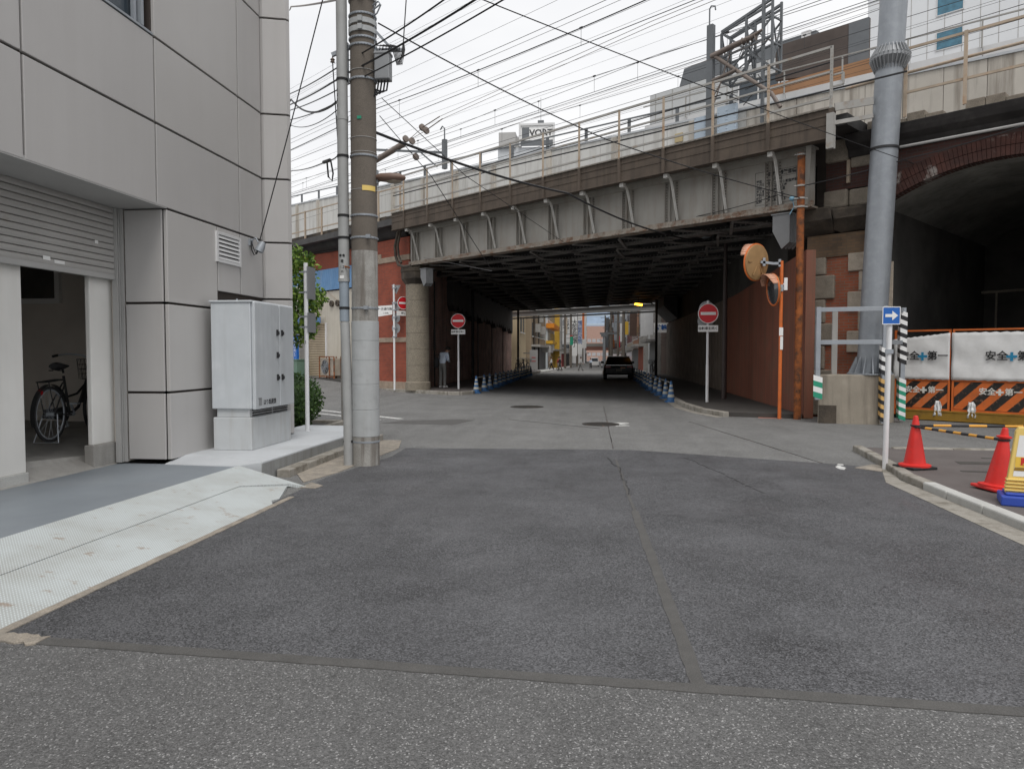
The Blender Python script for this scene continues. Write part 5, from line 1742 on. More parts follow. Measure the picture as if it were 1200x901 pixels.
# railing and clutter on the left part of the viaduct
LR = thing('viaduct_railing', 'rusty orange railing on the viaduct above the cream shop', 'railing', W(22, .2, 7.1), RZ)
for k in range(16):
    s = 17.2 + 1.62 * k
    u = 22 - s
    zb = .02 * (s - 17)
    b = MB(); b.box(u - .04, u + .04, -.12, -.09, -.1 + zb, 1.5 + zb * .4); b.box(u - .04, u - .025, -.09, -.02, -.1 + zb, 1.5 + zb * .4); b.build('post', M['rust_rail'], LR)
for z in (1.47, .55):
    b = MB(); b.bar((22 - 17.0, -.05, z), (22 - 42, -.05, z + .2), .04, .05); b.build('rail', M['rust_rail'], LR)

# ------------------------------------------------------------------ concrete barrier behind the tracks
NW = thing('noise_barrier', 'long stained concrete barrier wall behind the railway tracks', 'barrier wall', W(0, 4.5, 7.1), RZ)
def ztop(s): return 9.40 + .045 * s - 7.1
def barrier_part(s0, s1, m, nm, st=1.02):
    b = MB()
    s = s0
    k = 0
    while s < s1:
        e = min(s + st, s1)
        b.prism([(-s - .008, 0, -.2), (-e + .008, 0, -.2), (-e + .008, 0, ztop(e)), (-s - .008, 0, ztop(s))], (0, .14, 0))
        s = e
    b.build(nm, m, NW)
barrier_part(4, 90, M['noise_wall'], 'clean_panel')
barrier_part(-14, 4, M['noise_wall_dirty'], 'stained_panel')
s = 6.0
while s < 60:
    MB().box(-s - .11, -s + .11, -.10, .0, -.2, ztop(s) - .02).build('buttress', M['noise_wall_dirty'], NW)
    s += 3.4 if s < 14 else 2.6
b = MB()
b.prism([(-90, -.04, ztop(90)), (14, -.04, ztop(-14)), (14, -.04, ztop(-14) + .07), (-90, -.04, ztop(90) + .07)], (0, .24, 0))
b.build('coping', M['concrete_light'], NW)
b = MB()
s = 4.6
while s < 62:
    b.box(-s - .05, -s + .05, .04, .12, ztop(s) + .07, ztop(s) + .62)
    s += 2.1
b.bar((-62, .08, ztop(62) + .6), (-5, .08, ztop(5) + .6), .04, .05)
b.build('top_rail', M['mast_grey'], NW)
t = thing('white_parapet', 'plain white concrete parapet rising behind the stained barrier wall', 'parapet', W(0, 7.2, 7.1), RZ)
b = MB()
for k in range(14):
    s0, s1 = -18 + k * 2.0, -16.02 + k * 2.0
    zt = lambda s: 3.55 + .03 * s
    b.prism([(-s0, 0, -.2), (-s1, 0, -.2), (-s1, 0, zt(s1)), (-s0, 0, zt(s0))], (0, .25, 0))
b.build('panel', M['steel_white'], t)
b = MB()
for k in range(14):
    s0 = -18 + k * 2.0
    b.bar((-s0, -.06, 3.5 + .03 * s0), (-s0, -.06, 4.3 + .03 * s0), .04)
b.bar((18, -.06, 3.75), (-10, -.06, 4.6), .04)
b.build('guard_rail', M['rail_grey'], t)
b = MB(); b.box(-.16, .16, -.03, .0, 0, .3)
o = b.build('sign_plate', mat('faded_plate', (.50, .40, .22), .6, .1), NW); o.location = (-6.55, -.02, 1.95)

# ------------------------------------------------------------------ catenary masts
CM = thing('catenary_mast', 'grey railway mast with a lattice gantry and brown insulator arms', 'catenary mast', W(5.1, 4.1, 7.1), RZ)
b = MB(); b.box(-.11, .11, -.09, .09, 0, 5.4); b.tube([(-.06, 0, 5.3), (-.06, 0, 5.95), (0, 0, 6.03), (.14, 0, 5.98), (.16, 0, 5.85)], .025, 8); b.build('mast', M['mast_grey'], CM)
b = MB()
b.box(-.62, -.14, .02, .12, -.1, 2.5); b.box(.25, .95, .02, .12, -.1, 2.65)
for u in (-.58, -.20, .30, .58, .62, .90):
    for k in range(26):
        rivet(b, u, .02, .1 + k * .095, .02)
b.build('base_gusset', M['pale_blue_steel'], CM)
b = MB()
x0, x1 = .22, 2.0
for z0, z1 in ((3.55, 5.15),):
    for t_ in (.3, .9):
        for u in (x0, (x0 + x1) / 2, x1):
            b.bar((u, t_, z0), (u, t_, z1 + .35 * (u - x0)), .07)
        for zz in (z0, (z0 + z1) / 2, z1):
            b.bar((x0, t_, zz), (x1, t_, zz + .25 * (zz - z0)), .06)
        b.bar((x0, t_, z0), (x1, t_, z1), .05); b.bar((x0, t_, z1), (x1, t_, z0), .05)
        b.bar((x0, t_, z1 + .05), (x1, t_, z1 + .55), .08)
    for u in (x0, (x0 + x1) / 2, x1):
        for zz in (z0, (z0 + z1) / 2, z1):
            b.bar((u, .3, zz), (u, .9, zz + .04), .05)
        b.bar((u, .3, z0), (u, .9, z1), .04)
        b.bar((u, .9, z0), (u, .3, z1), .04)
    for zz in (z0, (z0 + z1) / 2):
        b.bar((x0, .3, zz), ((x0 + x1) / 2, .9, zz + .8), .04); b.bar((x1, .9, zz), ((x0 + x1) / 2, .3, zz + .8), .04)
b.bar((1.7, .3, 1.5), (1.7, .3, 5.9), .09)
b.build('lattice_gantry', M['mast_grey'], CM)
b = MB()
b.tube([(.05, -.05, 4.35), (.9, -.1, 4.45), (1.55, -.15, 4.5), (1.9, -.17, 4.62)], [.09, .09, .08, .03], 12)
b.tube([(.1, -.05, 3.55), (.7, -.1, 3.6), (1.0, -.1, 3.65)], .06, 10)
b.tube([(.1, -.05, 4.4), (.9, -.05, 3.7), (2.2, -.1, 2.6), (2.5, -.1, 2.1)], .065, 10)
b.bar((.1, -.05, 2.6), (.75, -.1, 4.2), .03); b.bar((.05, -.05, 2.9), (.6, -.1, 3.6), .03)
for u in (1.2, 1.35, 1.5, 1.65):
    b.lathe([(.03, 0), (.12, .02), (.03, .04)], (u, -.13, 4.47), 10, axis=(1, 0, .05))
b.build('insulator_arm', M['insulator'], CM, smooth=True)
b = MB()
random.seed(3)
for k in range(16):
    u, z = random.uniform(.1, 1.8), random.uniform(2.6, 4.2)
    MB().bar((u, -.1, z), (u + random.uniform(-.5, .5), -.05, z + random.uniform(-.5, .5)), .022).build('tie_rod', M['ink'], CM)
CM2 = thing('catenary_mast', 'railway mast with brown insulator arms partly hidden behind the utility pole', 'catenary mast', W(24.6, 3.0, 7.1), RZ)
b = MB(); b.box(-.11, .11, -.09, .09, 0, 6.2); b.build('mast', M['mast_grey'], CM2)
b = MB()
b.tube([(.1, 0, 4.05), (3.6, 0, 4.55), (3.75, 0, 4.57)], [.13, .15, .04], 12)
b.tube([(.1, 0, 3.1), (2.3, 0, 3.25), (2.5, 0, 3.27)], [.10, .10, .03], 10)
for (u, z) in ((3.8, 4.75), (4.3, 4.55), (5.1, 5.0), (5.4, 4.8), (4.6, 3.75)):
    b.lathe([(.04, -.06), (.17, -.04), (.05, 0), (.17, .04), (.04, .06)], (u, 0, z), 12, axis=(1, 0, .2))
b.tube([(5.0, 0, 4.98), (6.4, 0, 5.2)], .026, 6); b.tube([(5.3, 0, 4.79), (6.6, 0, 5.05)], .026, 6)
b.tube([(6.4, 0, 5.2), (18, -.2, 5.6), (40, -.4, 5.8)], .010, 5); b.tube([(6.6, 0, 5.05), (18, -.2, 5.45), (40, -.4, 5.65)], .010, 5)
b.tube([(0, 0, 3.6), (4.6, 0, 3.75), (20, 0, 3.8), (40, 0, 3.9)], .008, 5); b.tube([(3.75, 0, 4.57), (5.1, 0, 4.98)], .014, 5); b.tube([(3.8, 0, 4.6), (5.4, 0, 4.8)], .014, 5)
b.build('insulator_arm', M['insulator'], CM2, smooth=True)
b = MB()
b.bar((.1, 0, 5.0), (6.6, 0, 3.55), .10); b.bar((6.2, 0, 3.0), (4.8, 0, 4.0), .05)
b.bar((6.75, 0, 2.8), (6.75, 0, 4.1), .18); b.tube([(6.75, 0, 4.1), (6.75, 0, 4.6), (6.6, 0, 4.72), (6.45, 0, 4.6)], .03, 6)
b.build('bracket_arm', M['mast_grey'], CM2)

# ------------------------------------------------------------------ underpass walls
UL = thing('underpass_wall', 'sooty dark brick wall on the left side of the underpass', 'brick wall', (-7.4, 29.8, 0))
b = MB(); b.box(-.8, 0, -.05, 34, 0, 6.9); b.build('brickwork', M['brick_dark'], UL)
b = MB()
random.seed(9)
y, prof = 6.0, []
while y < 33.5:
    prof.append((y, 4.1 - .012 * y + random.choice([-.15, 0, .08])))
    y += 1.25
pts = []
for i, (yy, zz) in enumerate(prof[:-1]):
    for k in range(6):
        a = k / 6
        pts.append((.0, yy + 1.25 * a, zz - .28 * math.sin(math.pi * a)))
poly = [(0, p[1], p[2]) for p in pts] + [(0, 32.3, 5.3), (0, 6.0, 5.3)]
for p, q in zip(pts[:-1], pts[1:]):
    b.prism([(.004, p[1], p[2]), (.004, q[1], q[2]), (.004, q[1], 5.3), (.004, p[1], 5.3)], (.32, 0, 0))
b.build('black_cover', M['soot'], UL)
b = MB()
for k in range(5):
    b.box(.0, .05, 3.0 + k * 6.2, 3.08 + k * 6.2, .1, 4.9)
b.build('cable_duct', M['black'], UL)
b = MB(); b.box(.002, .04, 2.9, 3.2, 1.75, 2.7); b.box(.002, .03, 1.0, 1.14, 1.3, 2.3); b.build('wall_niche', M['black'], UL)

UR = thing('underpass_wall', 'rust red steel clad wall on the right side of the underpass, grimy further in', 'clad wall', (5.08, 18.6, 0))
b = MB()
def ctop(y): return 4.12 - .042 * y if y < 9 else 3.74
y = -.12
while y < 10.6:
    e = y + 1.2
    b.prism([(0, y + .004, .02), (0, e - .004, .02), (0, e - .004, ctop(e)), (0, y + .004, ctop(y))], (.06, 0, 0))
    y = e
b.prism([(.0, -.12, .02), (.22, -.12, .02), (.22, -.12, 4.12), (0, -.12, 4.12)], (0, -.02, 0))
for z in (1.62,):
    b.box(-.006, 0, -.1, 10.6, z, z + .02)
b.build('red_cladding', M['steel_red'], UR)
b = MB()
y = 10.7
while y < 34.5:
    e = y + .62
    b.box(0, .05, y + .006, e - .006, .02, ctop(y))
    y = e
b.build('grimy_cladding', M['steel_grime'], UR)
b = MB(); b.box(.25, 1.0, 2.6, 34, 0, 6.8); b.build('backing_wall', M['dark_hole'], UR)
b = MB()
b.prism([(-.05, 27.5, 5.2), (-.9, 27.5, 5.2), (-.9, 27.5, 4.6), (-.05, 27.5, 3.8)], (0, 6.5, 0))
b.build('black_cover', M['soot'], UR)

# pavements inside the underpass
b = MB()
b.flat([(-4.95, 28.3), (-5.25, 27.75), (-5.7, 27.85), (-8.9, 30.2), (-8.9, 29.5), (-10, 31.2), (-10, 33), (-7.3, 31.5), (-7.3, 68), (-4.95, 68)][:3] + [(-8.6, 30.0), (-7.3, 31.0), (-7.3, 64), (-4.95, 64)], .12, .3)
tag(b.build('pavement', M['pave_brown']), kind='structure')
b = MB()
pts = [(-4.9, 64), (-4.9, 28.3), (-5.22, 27.7), (-5.7, 27.75), (-9.0, 30.1)]
for p, q in zip(pts[:-1], pts[1:]):
    L = math.hypot(q[0] - p[0], q[1] - p[1]); n = max(1, round(L / 1.0))
    for i in range(n):
        a = [p[j] + (q[j] - p[j]) * (i + .01) / n for j in (0, 1)]
        c = [p[j] + (q[j] - p[j]) * (i + .99) / n for j in (0, 1)]
        b.bar((*a, .03), (*c, .03), .16, .20)
tag(b.build('kerb', M['kerb'], bevel=.02), kind='structure')
b = MB()
b.flat([(2.72, 54), (2.72, 22.4), (2.95, 20.0), (3.35, 18.95), (5.05, 18.5), (5.05, 54)], .11, .3)
tag(b.build('pavement', M['pave_dark']), kind='structure')
b = MB()
pts = [(2.66, 54), (2.66, 22.4), (2.9, 20.0), (3.3, 18.85)]
for p, q in zip(pts[:-1], pts[1:]):
    L = math.hypot(q[0] - p[0], q[1] - p[1]); n = max(1, round(L / 1.0))
    for i in range(n):
        a = [p[j] + (q[j] - p[j]) * (i + .01) / n for j in (0, 1)]
        c = [p[j] + (q[j] - p[j]) * (i + .99) / n for j in (0, 1)]
        b.bar((*a, .03), (*c, .03), .17, .20)
tag(b.build('kerb', M['kerb'], bevel=.02), kind='structure')
sheet('gutter_underpass', [[(2.35, 54), (2.35, 22), (2.58, 22), (2.58, 54)], [(2.3, 22), (2.6, 20), (3.0, 18.7), (3.2, 18.75), (2.75, 20.4), (2.58, 22)]], M['kerb'], .006)

# pale steel beam spanning the far mouth, beyond the gap after the deck
t = thing('far_girder', 'pale grey girder spanning the far mouth of the underpass', 'girder', W(26, 27.6, 4.95), RZ)
b = MB()
b.box(-13, 12, -.12, .12, 0, .34); b.box(-13, 12, -.3, .3, -.06, -.003); b.box(-13, 12, -.3, .3, .343, .4)
b.build('beam', M['soffit'], t)
b = MB(); b.bar((-13, -.5, -.25), (12, -.5, -.25), .12, .12); b.build('pipe', M['soot'], t)
t = thing('amber_lamp', 'lit amber lamp hanging under the dark bridge deck near the far mouth', 'lamp', (2.65, 46.5, 4.72))
b = MB(); b.tube([(-.22, 0, .02), (.25, 0, -.06)], .07, 10); b.build('bulb', M['lamp_amber'], t, smooth=True)
b = MB(); b.box(-.32, .34, -.12, .12, .06, .14); b.tube([(0, 0, .1), (0, 0, .5)], .03, 6); b.build('housing', M['soot'], t)
for (x, y, h, lab) in ((3.95, 48.5, 5.3, 'thin black post on the right pavement near the far mouth of the underpass'), (-6.3, 59.0, 5.3, 'thin black post by the left brick wall near the far mouth'), (-6.9, 40.5, 5.3, 'thin black post against the sooty brick wall midway along')):
    t = thing('lamp_post', lab, 'post', (x, y, .11))
    MB().cyl((0, 0, 0), (0, 0, h), .085, n=10).build('post', M['black'], t, smooth=True)
    MB().box(-.14, .14, -.14, .14, 0, .03).build('foot_plate', M['black'], t)
# ------------------------------------------------------------------ no entry signs
def no_entry(parent, c, r, rz=0.0, plate=True, plate_text='自転車を除く'):
    Mx = Matrix.Translation(c) @ Matrix.Rotation(rz, 4, 'Z')
    b = MB(); b.lathe([(r, 0), (r, .012)], (0, 0, 0), 32, axis=(0, -1, 0)); b.rot(Mx); d = b.build('sign_disc', M['sign_red'], parent)
    b = MB(); b.ring((0, -.012, 0), (0, 1, 0), r * .985, .012, 32, 6); b.box(-r * .76, r * .76, -.018, -.012, -r * .15, r * .15); b.rot(Mx); b.build('white_bar', M['sign_white'], d)
    if plate:
        b = MB(); b.box(-.30, .30, -.012, 0, -r - .26, -r - .06); b.rot(Mx); pt = b.build('text_plate', M['sign_white'], parent)
        o = text('lettering', plate_text, .098, M['ink'], pt, (0, -.014, -r - .16), (90, 0, 0), .001, bold=.002)
        o.data.transform(Mx)
def sign_post(label, loc, h, disc_z, r=.30, rz=0.0):
    t = thing('no_entry_sign', label, 'road sign', loc, rz)
    b = MB(); b.cyl((0, 0, 0), (0, 0, h), .038, n=14); b.cyl((0, 0, 0), (0, 0, 1.15), .045, n=14); b.build('pole', M['white_paint'], t, smooth=True)
    b = MB(); b.cyl((0, 0, h), (0, 0, h + .02), .04, n=14); b.box(-.05, .05, -.05, .04, disc_z - .08, disc_z - .03); b.box(-.05, .05, -.05, .04, disc_z + .1, disc_z + .15); b.build('clamp', M['galv'], t)
    no_entry(t, (0, -.055, disc_z), r)
    return t
t = sign_post('red no entry sign on a white pole at the right pavement of the underpass', (3.42, 22.9, .11), 3.1, 2.72, .30)
b = MB(); b.lathe([(.24, 0), (.24, .01)], (-.03, .06, 2.86), 24, axis=(0, 1, 0)); b.lathe([(.24, 0), (.24, .01)], (-.06, .06, 2.5), 24, axis=(0, 1, 0)); b.build('rear_sign', M['sign_back'], t)
t = sign_post('red no entry sign on a white pole near the standing man', (-5.72, 30.0, .12), 3.05, 2.85, .30)

t = thing('sign_pole', 'white pole by the red brick abutment crowded with signs mostly seen from behind', 'sign pole', (-8.28, 29.3, .10))
b = MB(); b.cyl((0, 0, 0), (0, 0, 4.35), .042, n=14); b.build('pole', M['white_paint'], t, smooth=True)
no_entry(t, (.40, -.05, 3.58), .26, R(42), True, '除く')
b = MB(); b.bar((0, -.03, 3.58), (.38, -.03, 3.58), .04); b.build('arm', M['galv'], t)
b = MB(); b.prism([(-.72, -.05, 3.02), (-.06, -.05, 3.12), (-.06, -.05, 3.50), (-.72, -.05, 3.46)], (0, .012, 0)); wp = b.build('white_plate', M['sign_white'], t)
text('lettering', '一方通行路', .12, M['ink'], wp, (-.37, -.058, 3.34), (90, 0, 0), .001)
text('lettering', 'この先', .08, M['ink'], wp, (-.34, -.058, 3.17), (90, 0, 0), .001)
for (z, nm) in ((3.45, 'd'), (2.98, 'd'), (2.55, 'd'), (4.15, 't')):
    b = MB()
    if nm == 'd':
        b.lathe([(.21, 0), (.21, .012)], (.06, .06, z), 24, axis=(.4, 1, 0))
    else:
        b.prism([(-.12, .05, z + .18), (.26, .08, z + .18), (.08, .06, z - .2)], (0, .012, 0))
    b.build('rear_sign', M['sign_back'], t)
b = MB()
for z in (4.2, 3.6, 3.3, 3.0, 2.55, 2.2):
    b.box(-.07, .1, -.055, .06, z - .02, z + .02)
b.box(-.07, .1, .06, .075, 2.15, 2.33)
b.build('clamp', M['galv'], t)

# ------------------------------------------------------------------ blue and white cones along both pavements
ordw = ['nearest', 'second', 'third', 'fourth', 'fifth', 'sixth', 'seventh', 'eighth', 'ninth', 'tenth', 'eleventh', 'twelfth', 'thirteenth', 'fourteenth', 'fifteenth', 'sixteenth']
strp = [(.17, .26), (.35, .43), (.51, .58)]
proto = None
def cone_row(x, y0, dy, n, side, z=0.0):
    global proto
    lastp = None
    for i in range(n):
        y = y0 + dy * i
        lab = 'blue striped cone, %s of the %s underpass row' % (ordw[i] if i == 0 else ordw[i] + ' from near end', side)
        xx = x + random.uniform(-.05, .05)
        if proto is None:
            proto = cone((xx, y, z), .7, [M['cone_blue'], M['cone_white']], lab, 'blue cones in the underpass', strp)
        else:
            dup(proto, (xx, y, z), random.uniform(0, .5), lab, 'blue cones in the underpass')
        if lastp is not None:
            t = thing('cone_bar', 'pale bar between the %s and the next cone of the %s row' % (ordw[i - 1], side), 'barrier bar', (lastp[0], lastp[1], .63), 0, 'bars between the blue cones')
            d = Vector((xx - lastp[0], y - lastp[1], 0))
            b = MB()
            for k in range(6):
                b.tube([d * (k / 6), d * ((k + 1) / 6)], .017, 8, mi=k % 2)
            b.build('bar', [M['cone_white'], M['galv']], t)
        lastp = (xx, y)
random.seed(21)
cone_row(-4.75, 28.9, 1.75, 15, 'left')
cone_row(2.45, 24.4, 1.95, 15, 'right')

# ------------------------------------------------------------------ people
def skin_mesh(name, verts, edges, radii, m, parent, sub=2, root=0):
    me = bpy.data.meshes.new(name + '_tmp')
    me.from_pydata([tuple(v) for v in verts], edges, [])
    o = bpy.data.objects.new(name + '_tmp', me)
    col.objects.link(o)
    sk = o.modifiers.new('skin', 'SKIN')
    sk.use_smooth_shade = True
    for i, r in enumerate(radii):
        r = r if isinstance(r, tuple) else (r, r)
        me.skin_vertices[0].data[i].radius = r
        me.skin_vertices[0].data[i].use_root = (i == root)
    ss = o.modifiers.new('sub', 'SUBSURF')
    ss.levels = ss.render_levels = sub
    bpy.context.view_layer.update()
    dg = bpy.context.evaluated_depsgraph_get()
    nm = bpy.data.meshes.new_from_object(o.evaluated_get(dg))
    bpy.data.objects.remove(o)
    nm.materials.clear()
    nm.materials.append(m)
    nm.name = name
    q = bpy.data.objects.new(name, nm)
    col.objects.link(q)
    if parent is not None:
        adopt(q, parent)
    return q

def person(label, loc, rz, top, legs_m, shoe, pose='stand', s=1.0, bow=0.0, fingers=True, group=None, short=False):
    """Faces +y in its own frame; pose gives the joints."""
    t = thing('person', label, 'person', loc, rz, group)
    sp = .22 if pose == 'walk' else .0
    hip, chest, neck = Vector((0, 0, .93)), Vector((0, .02 + bow * .10, 1.30)), Vector((0, .03 + bow * .20, 1.47 - bow * .03))
    head = neck + Vector((0, .02 + bow * .10, .13 - bow * .04))
    crown = head + Vector((0, .03 + bow * .06, .10 - bow * .02))
    J = [hip, Vector((0, .01, 1.10)), chest, neck, head, crown]
    E_ = [(0, 1), (1, 2), (2, 3), (3, 4), (4, 5)]
    rad = [(.11, .09), (.115, .085), (.145, .095), .050, (.078, .094), (.056, .066)]
    V_ = list(J)
    legs, arms = {}, {}
    for sg in (-1, 1):
        i0 = len(V_)
        y_ = sp * sg
        pts = [Vector((.095 * sg, .0, .88)), Vector((.105 * sg, y_ * .6 + .02, .50)), Vector((.11 * sg, y_ * 1.1 - (.06 if y_ < 0 else 0), .09 + (.05 if y_ < 0 else 0))), Vector((.12 * sg, y_ * 1.1 + .13 - (.05 if y_ < 0 else 0), .035))]
        V_ += pts
        rad += [.082, .056, .040, .034]
        E_ += [(0, i0), (i0, i0 + 1), (i0 + 1, i0 + 2), (i0 + 2, i0 + 3)]
        legs[sg] = pts
        i1 = len(V_)
        if pose == 'walk':
            ap = [chest + Vector((.17 * sg, 0, .10)), chest + Vector((.22 * sg, -y_ * .5, -.17)), chest + Vector((.22 * sg, -y_ * .9 + .08, -.40)), chest + Vector((.21 * sg, -y_ * .9 + .13, -.50))]
        else:
            ap = [chest + Vector((.17 * sg, 0, .10)), chest + Vector((.23 * sg, -.03, -.17)), chest + Vector((.13 * sg, .20, -.24)), chest + Vector((.07 * sg, .29, -.21))]
        V_ += ap
        rad += [.058, .043, .030, (.036, .020)]
        E_ += [(2, i1), (i1, i1 + 1), (i1 + 1, i1 + 2), (i1 + 2, i1 + 3)]
        arms[sg] = ap
        if fingers:
            d = (ap[3] - ap[2]).normalized()
            sd = Vector((1, 0, 0)) if pose == 'stand' else Vector((0, 1, 0))
            for k in range(5):
                off = sd * ((k - 1.7) * .016) if k < 4 else sd * .03 * -1
                j = len(V_)
                L = (.055, .062, .058, .046, .04)[k]
                V_ += [ap[3] + d * .03 + off, ap[3] + d * (.03 + L * .6) + off * 1.1, ap[3] + d * (.03 + L) + off * 1.1 + Vector((0, 0, -.015))]
                rad += [.010, .008, .006]
                E_ += [(i1 + 3, j), (j, j + 1), (j + 1, j + 2)]
    body = skin_mesh('body', V_, E_, rad, M['skin'], t, 2)
    # shirt or jacket
    V2 = [hip + Vector((0, 0, -.01)), Vector((0, .012, 1.10)), chest, neck - Vector((0, .005, .045))]
    r2 = [(.158, .128), (.152, .118), (.168, .122), (.075, .07)]
    E2 = [(0, 1), (1, 2), (2, 3)]
    for sg in (-1, 1):
        i1 = len(V2)
        ap = arms[sg]
        a = ap[:2] + ([ap[1] + (ap[2] - ap[1]) * .8] if not short else [])
        V2 += a
        r2 += [.074, .058, .045][:len(a)]
        E2 += [(2, i1)] + [(i1 + k, i1 + k + 1) for k in range(len(a) - 1)]
    skin_mesh('shirt', V2, E2, r2, top, t, 2)
    V3 = [hip + Vector((0, 0, .13)), hip]
    r3 = [(.140, .112), (.150, .122)]
    E3 = [(0, 1)]
    for sg in (-1, 1):
        i1 = len(V3)
        p = legs[sg]
        V3 += [p[0] - Vector((0, 0, .02)), p[1], p[2] + Vector((0, 0, -.045))]
        r3 += [.098, .075, .066]
        E3 += [(1, i1), (i1, i1 + 1), (i1 + 1, i1 + 2)]
    skin_mesh('trousers', V3, E3, r3, legs_m, t, 2)
    for sg in (-1, 1):
        p = legs[sg]
        b = MB()
        a, c = p[2], p[3]
        b.tube([Vector((a.x, a.y - .05, c.z + .015)), Vector((a.x, a.y + .02, c.z + .02)), Vector((c.x, c.y - .02, c.z + .01)), Vector((c.x, c.y + .05, c.z))], [.04, .052, .05, .03], 12)
        b.build('shoe', shoe, t, smooth=True)
    b = MB()
    hv = (crown - head)
    b.ball(head + hv * .55 + Vector((0, -.032, .018)), (.102, .112, .112), 16, 10)
    b.build('hair', M['hair'], t, smooth=True)
    b = MB()
    for sg in (-1, 1):
        b.ball(head + Vector((.032 * sg, .098, .02 - bow * .02)), .012, 8, 6)
    b.build('eyes', M['ink'], t)
    b = MB()
    b.ball(head + Vector((0, .104, -.012)), (.014, .02, .022), 8, 6)
    for sg in (-1, 1):
        b.ball(head + Vector((.085 * sg, .0, .0)), (.014, .025, .035), 8, 6)
    b.build('nose_and_ears', M['skin'], t, smooth=True)
    if s != 1:
        t.scale = (s, s, s)
    return t
man = person('man with bowed head in pale blue shirt and grey trousers by the dark brick wall', (-6.62, 31.0, .12), R(-28), M['shirt_blue'], M['trousers_grey'], M['cloth_white'], 'stand', 1.06, bow=1.0)
bag = thing('shoulder_bag', 'black bag hanging from the left shoulder of the standing man', 'bag', (-6.86, 30.86, 1.02), R(-28))
b = MB()
b.tube([(0, 0, -.02), (0, -.01, .05), (0, 0, .22), (0, .01, .38), (0, .02, .44)], [.10, .155, .16, .13, .05], 14)
b.rot(Matrix.Diagonal((.8, .62, 1, 1)))
b.build('bag_body', M['cloth_black'], bag, smooth=True)
b = MB(); b.tube([(-.03, -.02, .40), (-.01, -.04, .50), (.10, -.0, .545), (.13, .10, .50), (.06, .16, .36), (.0, .10, .3)], .014, 6); b.build('strap', M['cloth_black'], bag)
for (x, y, rz, tp, lg, lab) in (
        (-5.2, 86.0, 100, M['cloth_white'], M['cloth_black'], 'far walker in a white top and dark trousers near the left kerb beyond the underpass'),
        (-4.1, 84.0, 80, M['cloth_black'], M['cloth_black'], 'far walker dressed all in black beyond the underpass'),
        (-4.55, 89.0, 250, M['cloth_red'], M['trousers_grey'], 'far walker in a dark red top beyond the underpass'),
        (-1.75, 85.0, 265, M['cloth_white'], M['trousers_grey'], 'far walker in white crossing the middle of the street beyond the underpass'),
        (-.75, 112.0, 180, M['shirt_blue'], M['cloth_black'], 'most distant walker in pale blue beyond the underpass')):
    person(lab, (x, y, gz(x, y)), R(rz), tp, lg, M['cloth_black'], 'walk', .92, fingers=False)

# ------------------------------------------------------------------ black car under the bridge
CAR = thing('parked_car', 'black car seen from behind standing on the right side of the underpass road', 'car', (1.40, 44.6, 0))
secs = [(0.0, .80, .42, .86), (.10, .88, .36, .98), (.5, .905, .30, 1.0), (1.4, .905, .27, .97), (2.8, .905, .27, .96), (3.7, .89, .29, .88), (4.25, .80, .33, .75), (4.4, .68, .40, .62)]
b = MB()
prof = lambda y, w, zb, zt: [(-w * .86, y, zb), (-w * .98, y, zb + .12), (-w, y, (zb + zt) / 2 + .05), (-w * .96, y, zt - .08), (-w * .86, y, zt), (w * .86, y, zt), (w * .96, y, zt - .08), (w, y, (zb + zt) / 2 + .05), (w * .98, y, zb + .12), (w * .86, y, zb)]
rings = [prof(*s_) for s_ in secs]
n = 10
vs = [p for r_ in rings for p in r_]
fs = [(i * n + j, i * n + (j + 1) % n, (i + 1) * n + (j + 1) % n, (i + 1) * n + j) for i in range(len(rings) - 1) for j in range(n)]
fs += [tuple(range(n)), tuple((len(rings) - 1) * n + j for j in range(n))]
b.add(vs, fs)
cabs = [(.12, .80, .95, .95), (.55, .66, .95, 1.40), (1.0, .65, .95, 1.45), (2.1, .65, .95, 1.44), (3.0, .74, .93, 1.0)]
cv = []
for y, w, z0, z1 in cabs:
    cv += [(-.84, y, z0), (-w, y, z1 - .02), (-w * .85, y, z1), (w * .85, y, z1), (w, y, z1 - .02), (.84, y, z0)]
fs = [(i * 6 + j, i * 6 + j + 1, (i + 1) * 6 + j + 1, (i + 1) * 6 + j) for i in range(4) for j in range(5)]
b.add(cv, fs)
b.build('body', M['car_black'], CAR, smooth=True)
b = MB(); b.quad((-.70, .205, 1.0), (.70, .205, 1.0), (.60, .50, 1.345), (-.60, .50, 1.345)); b.build('rear_window', M['glass'], CAR)
b = MB()
for sg in (-1, 1):
    b.quad((sg * .815, .55, .98), (sg * .815, 2.5, .98), (sg * .685, 2.1, 1.36), (sg * .675, .75, 1.36))
b.build('side_window', M['glass'], CAR)
b = MB(); b.quad((-.70, 2.95, 1.03), (.70, 2.95, 1.03), (.60, 2.2, 1.40), (-.60, 2.2, 1.40)); b.build('windscreen', M['glass'], CAR)
for sg in (-1, 1):
    b = MB(); b.box(min(sg * .48, sg * .84), max(sg * .48, sg * .84), -.02, .14, .74, .87); tl_ = b.build('tail_light', M['tail_red'], CAR, bevel=.02)
    b = MB(); b.prism([(sg * .86, 2.55, .98), (sg * 1.06, 2.6, .98), (sg * 1.06, 2.6, 1.12), (sg * .88, 2.55, 1.10)], (0, .12, 0)); b.build('door_mirror', M['car_black'], CAR, bevel=.015)
    for y in (.78, 3.5):
        b = MB(); b.lathe([(.20, -.11), (.32, -.10), (.335, -.05), (.335, .06), (.32, .10), (.2, .11)], (sg * .80, y, .335), 28, axis=(1, 0, 0)); w_ = b.build('wheel', M['rubber'], CAR, smooth=True)
        b = MB(); b.lathe([(.20, 0), (.20, .02), (.06, .05)], (sg * .90, y, .335), 20, axis=(sg, 0, 0)); b.build('rim', M['chrome'], w_)
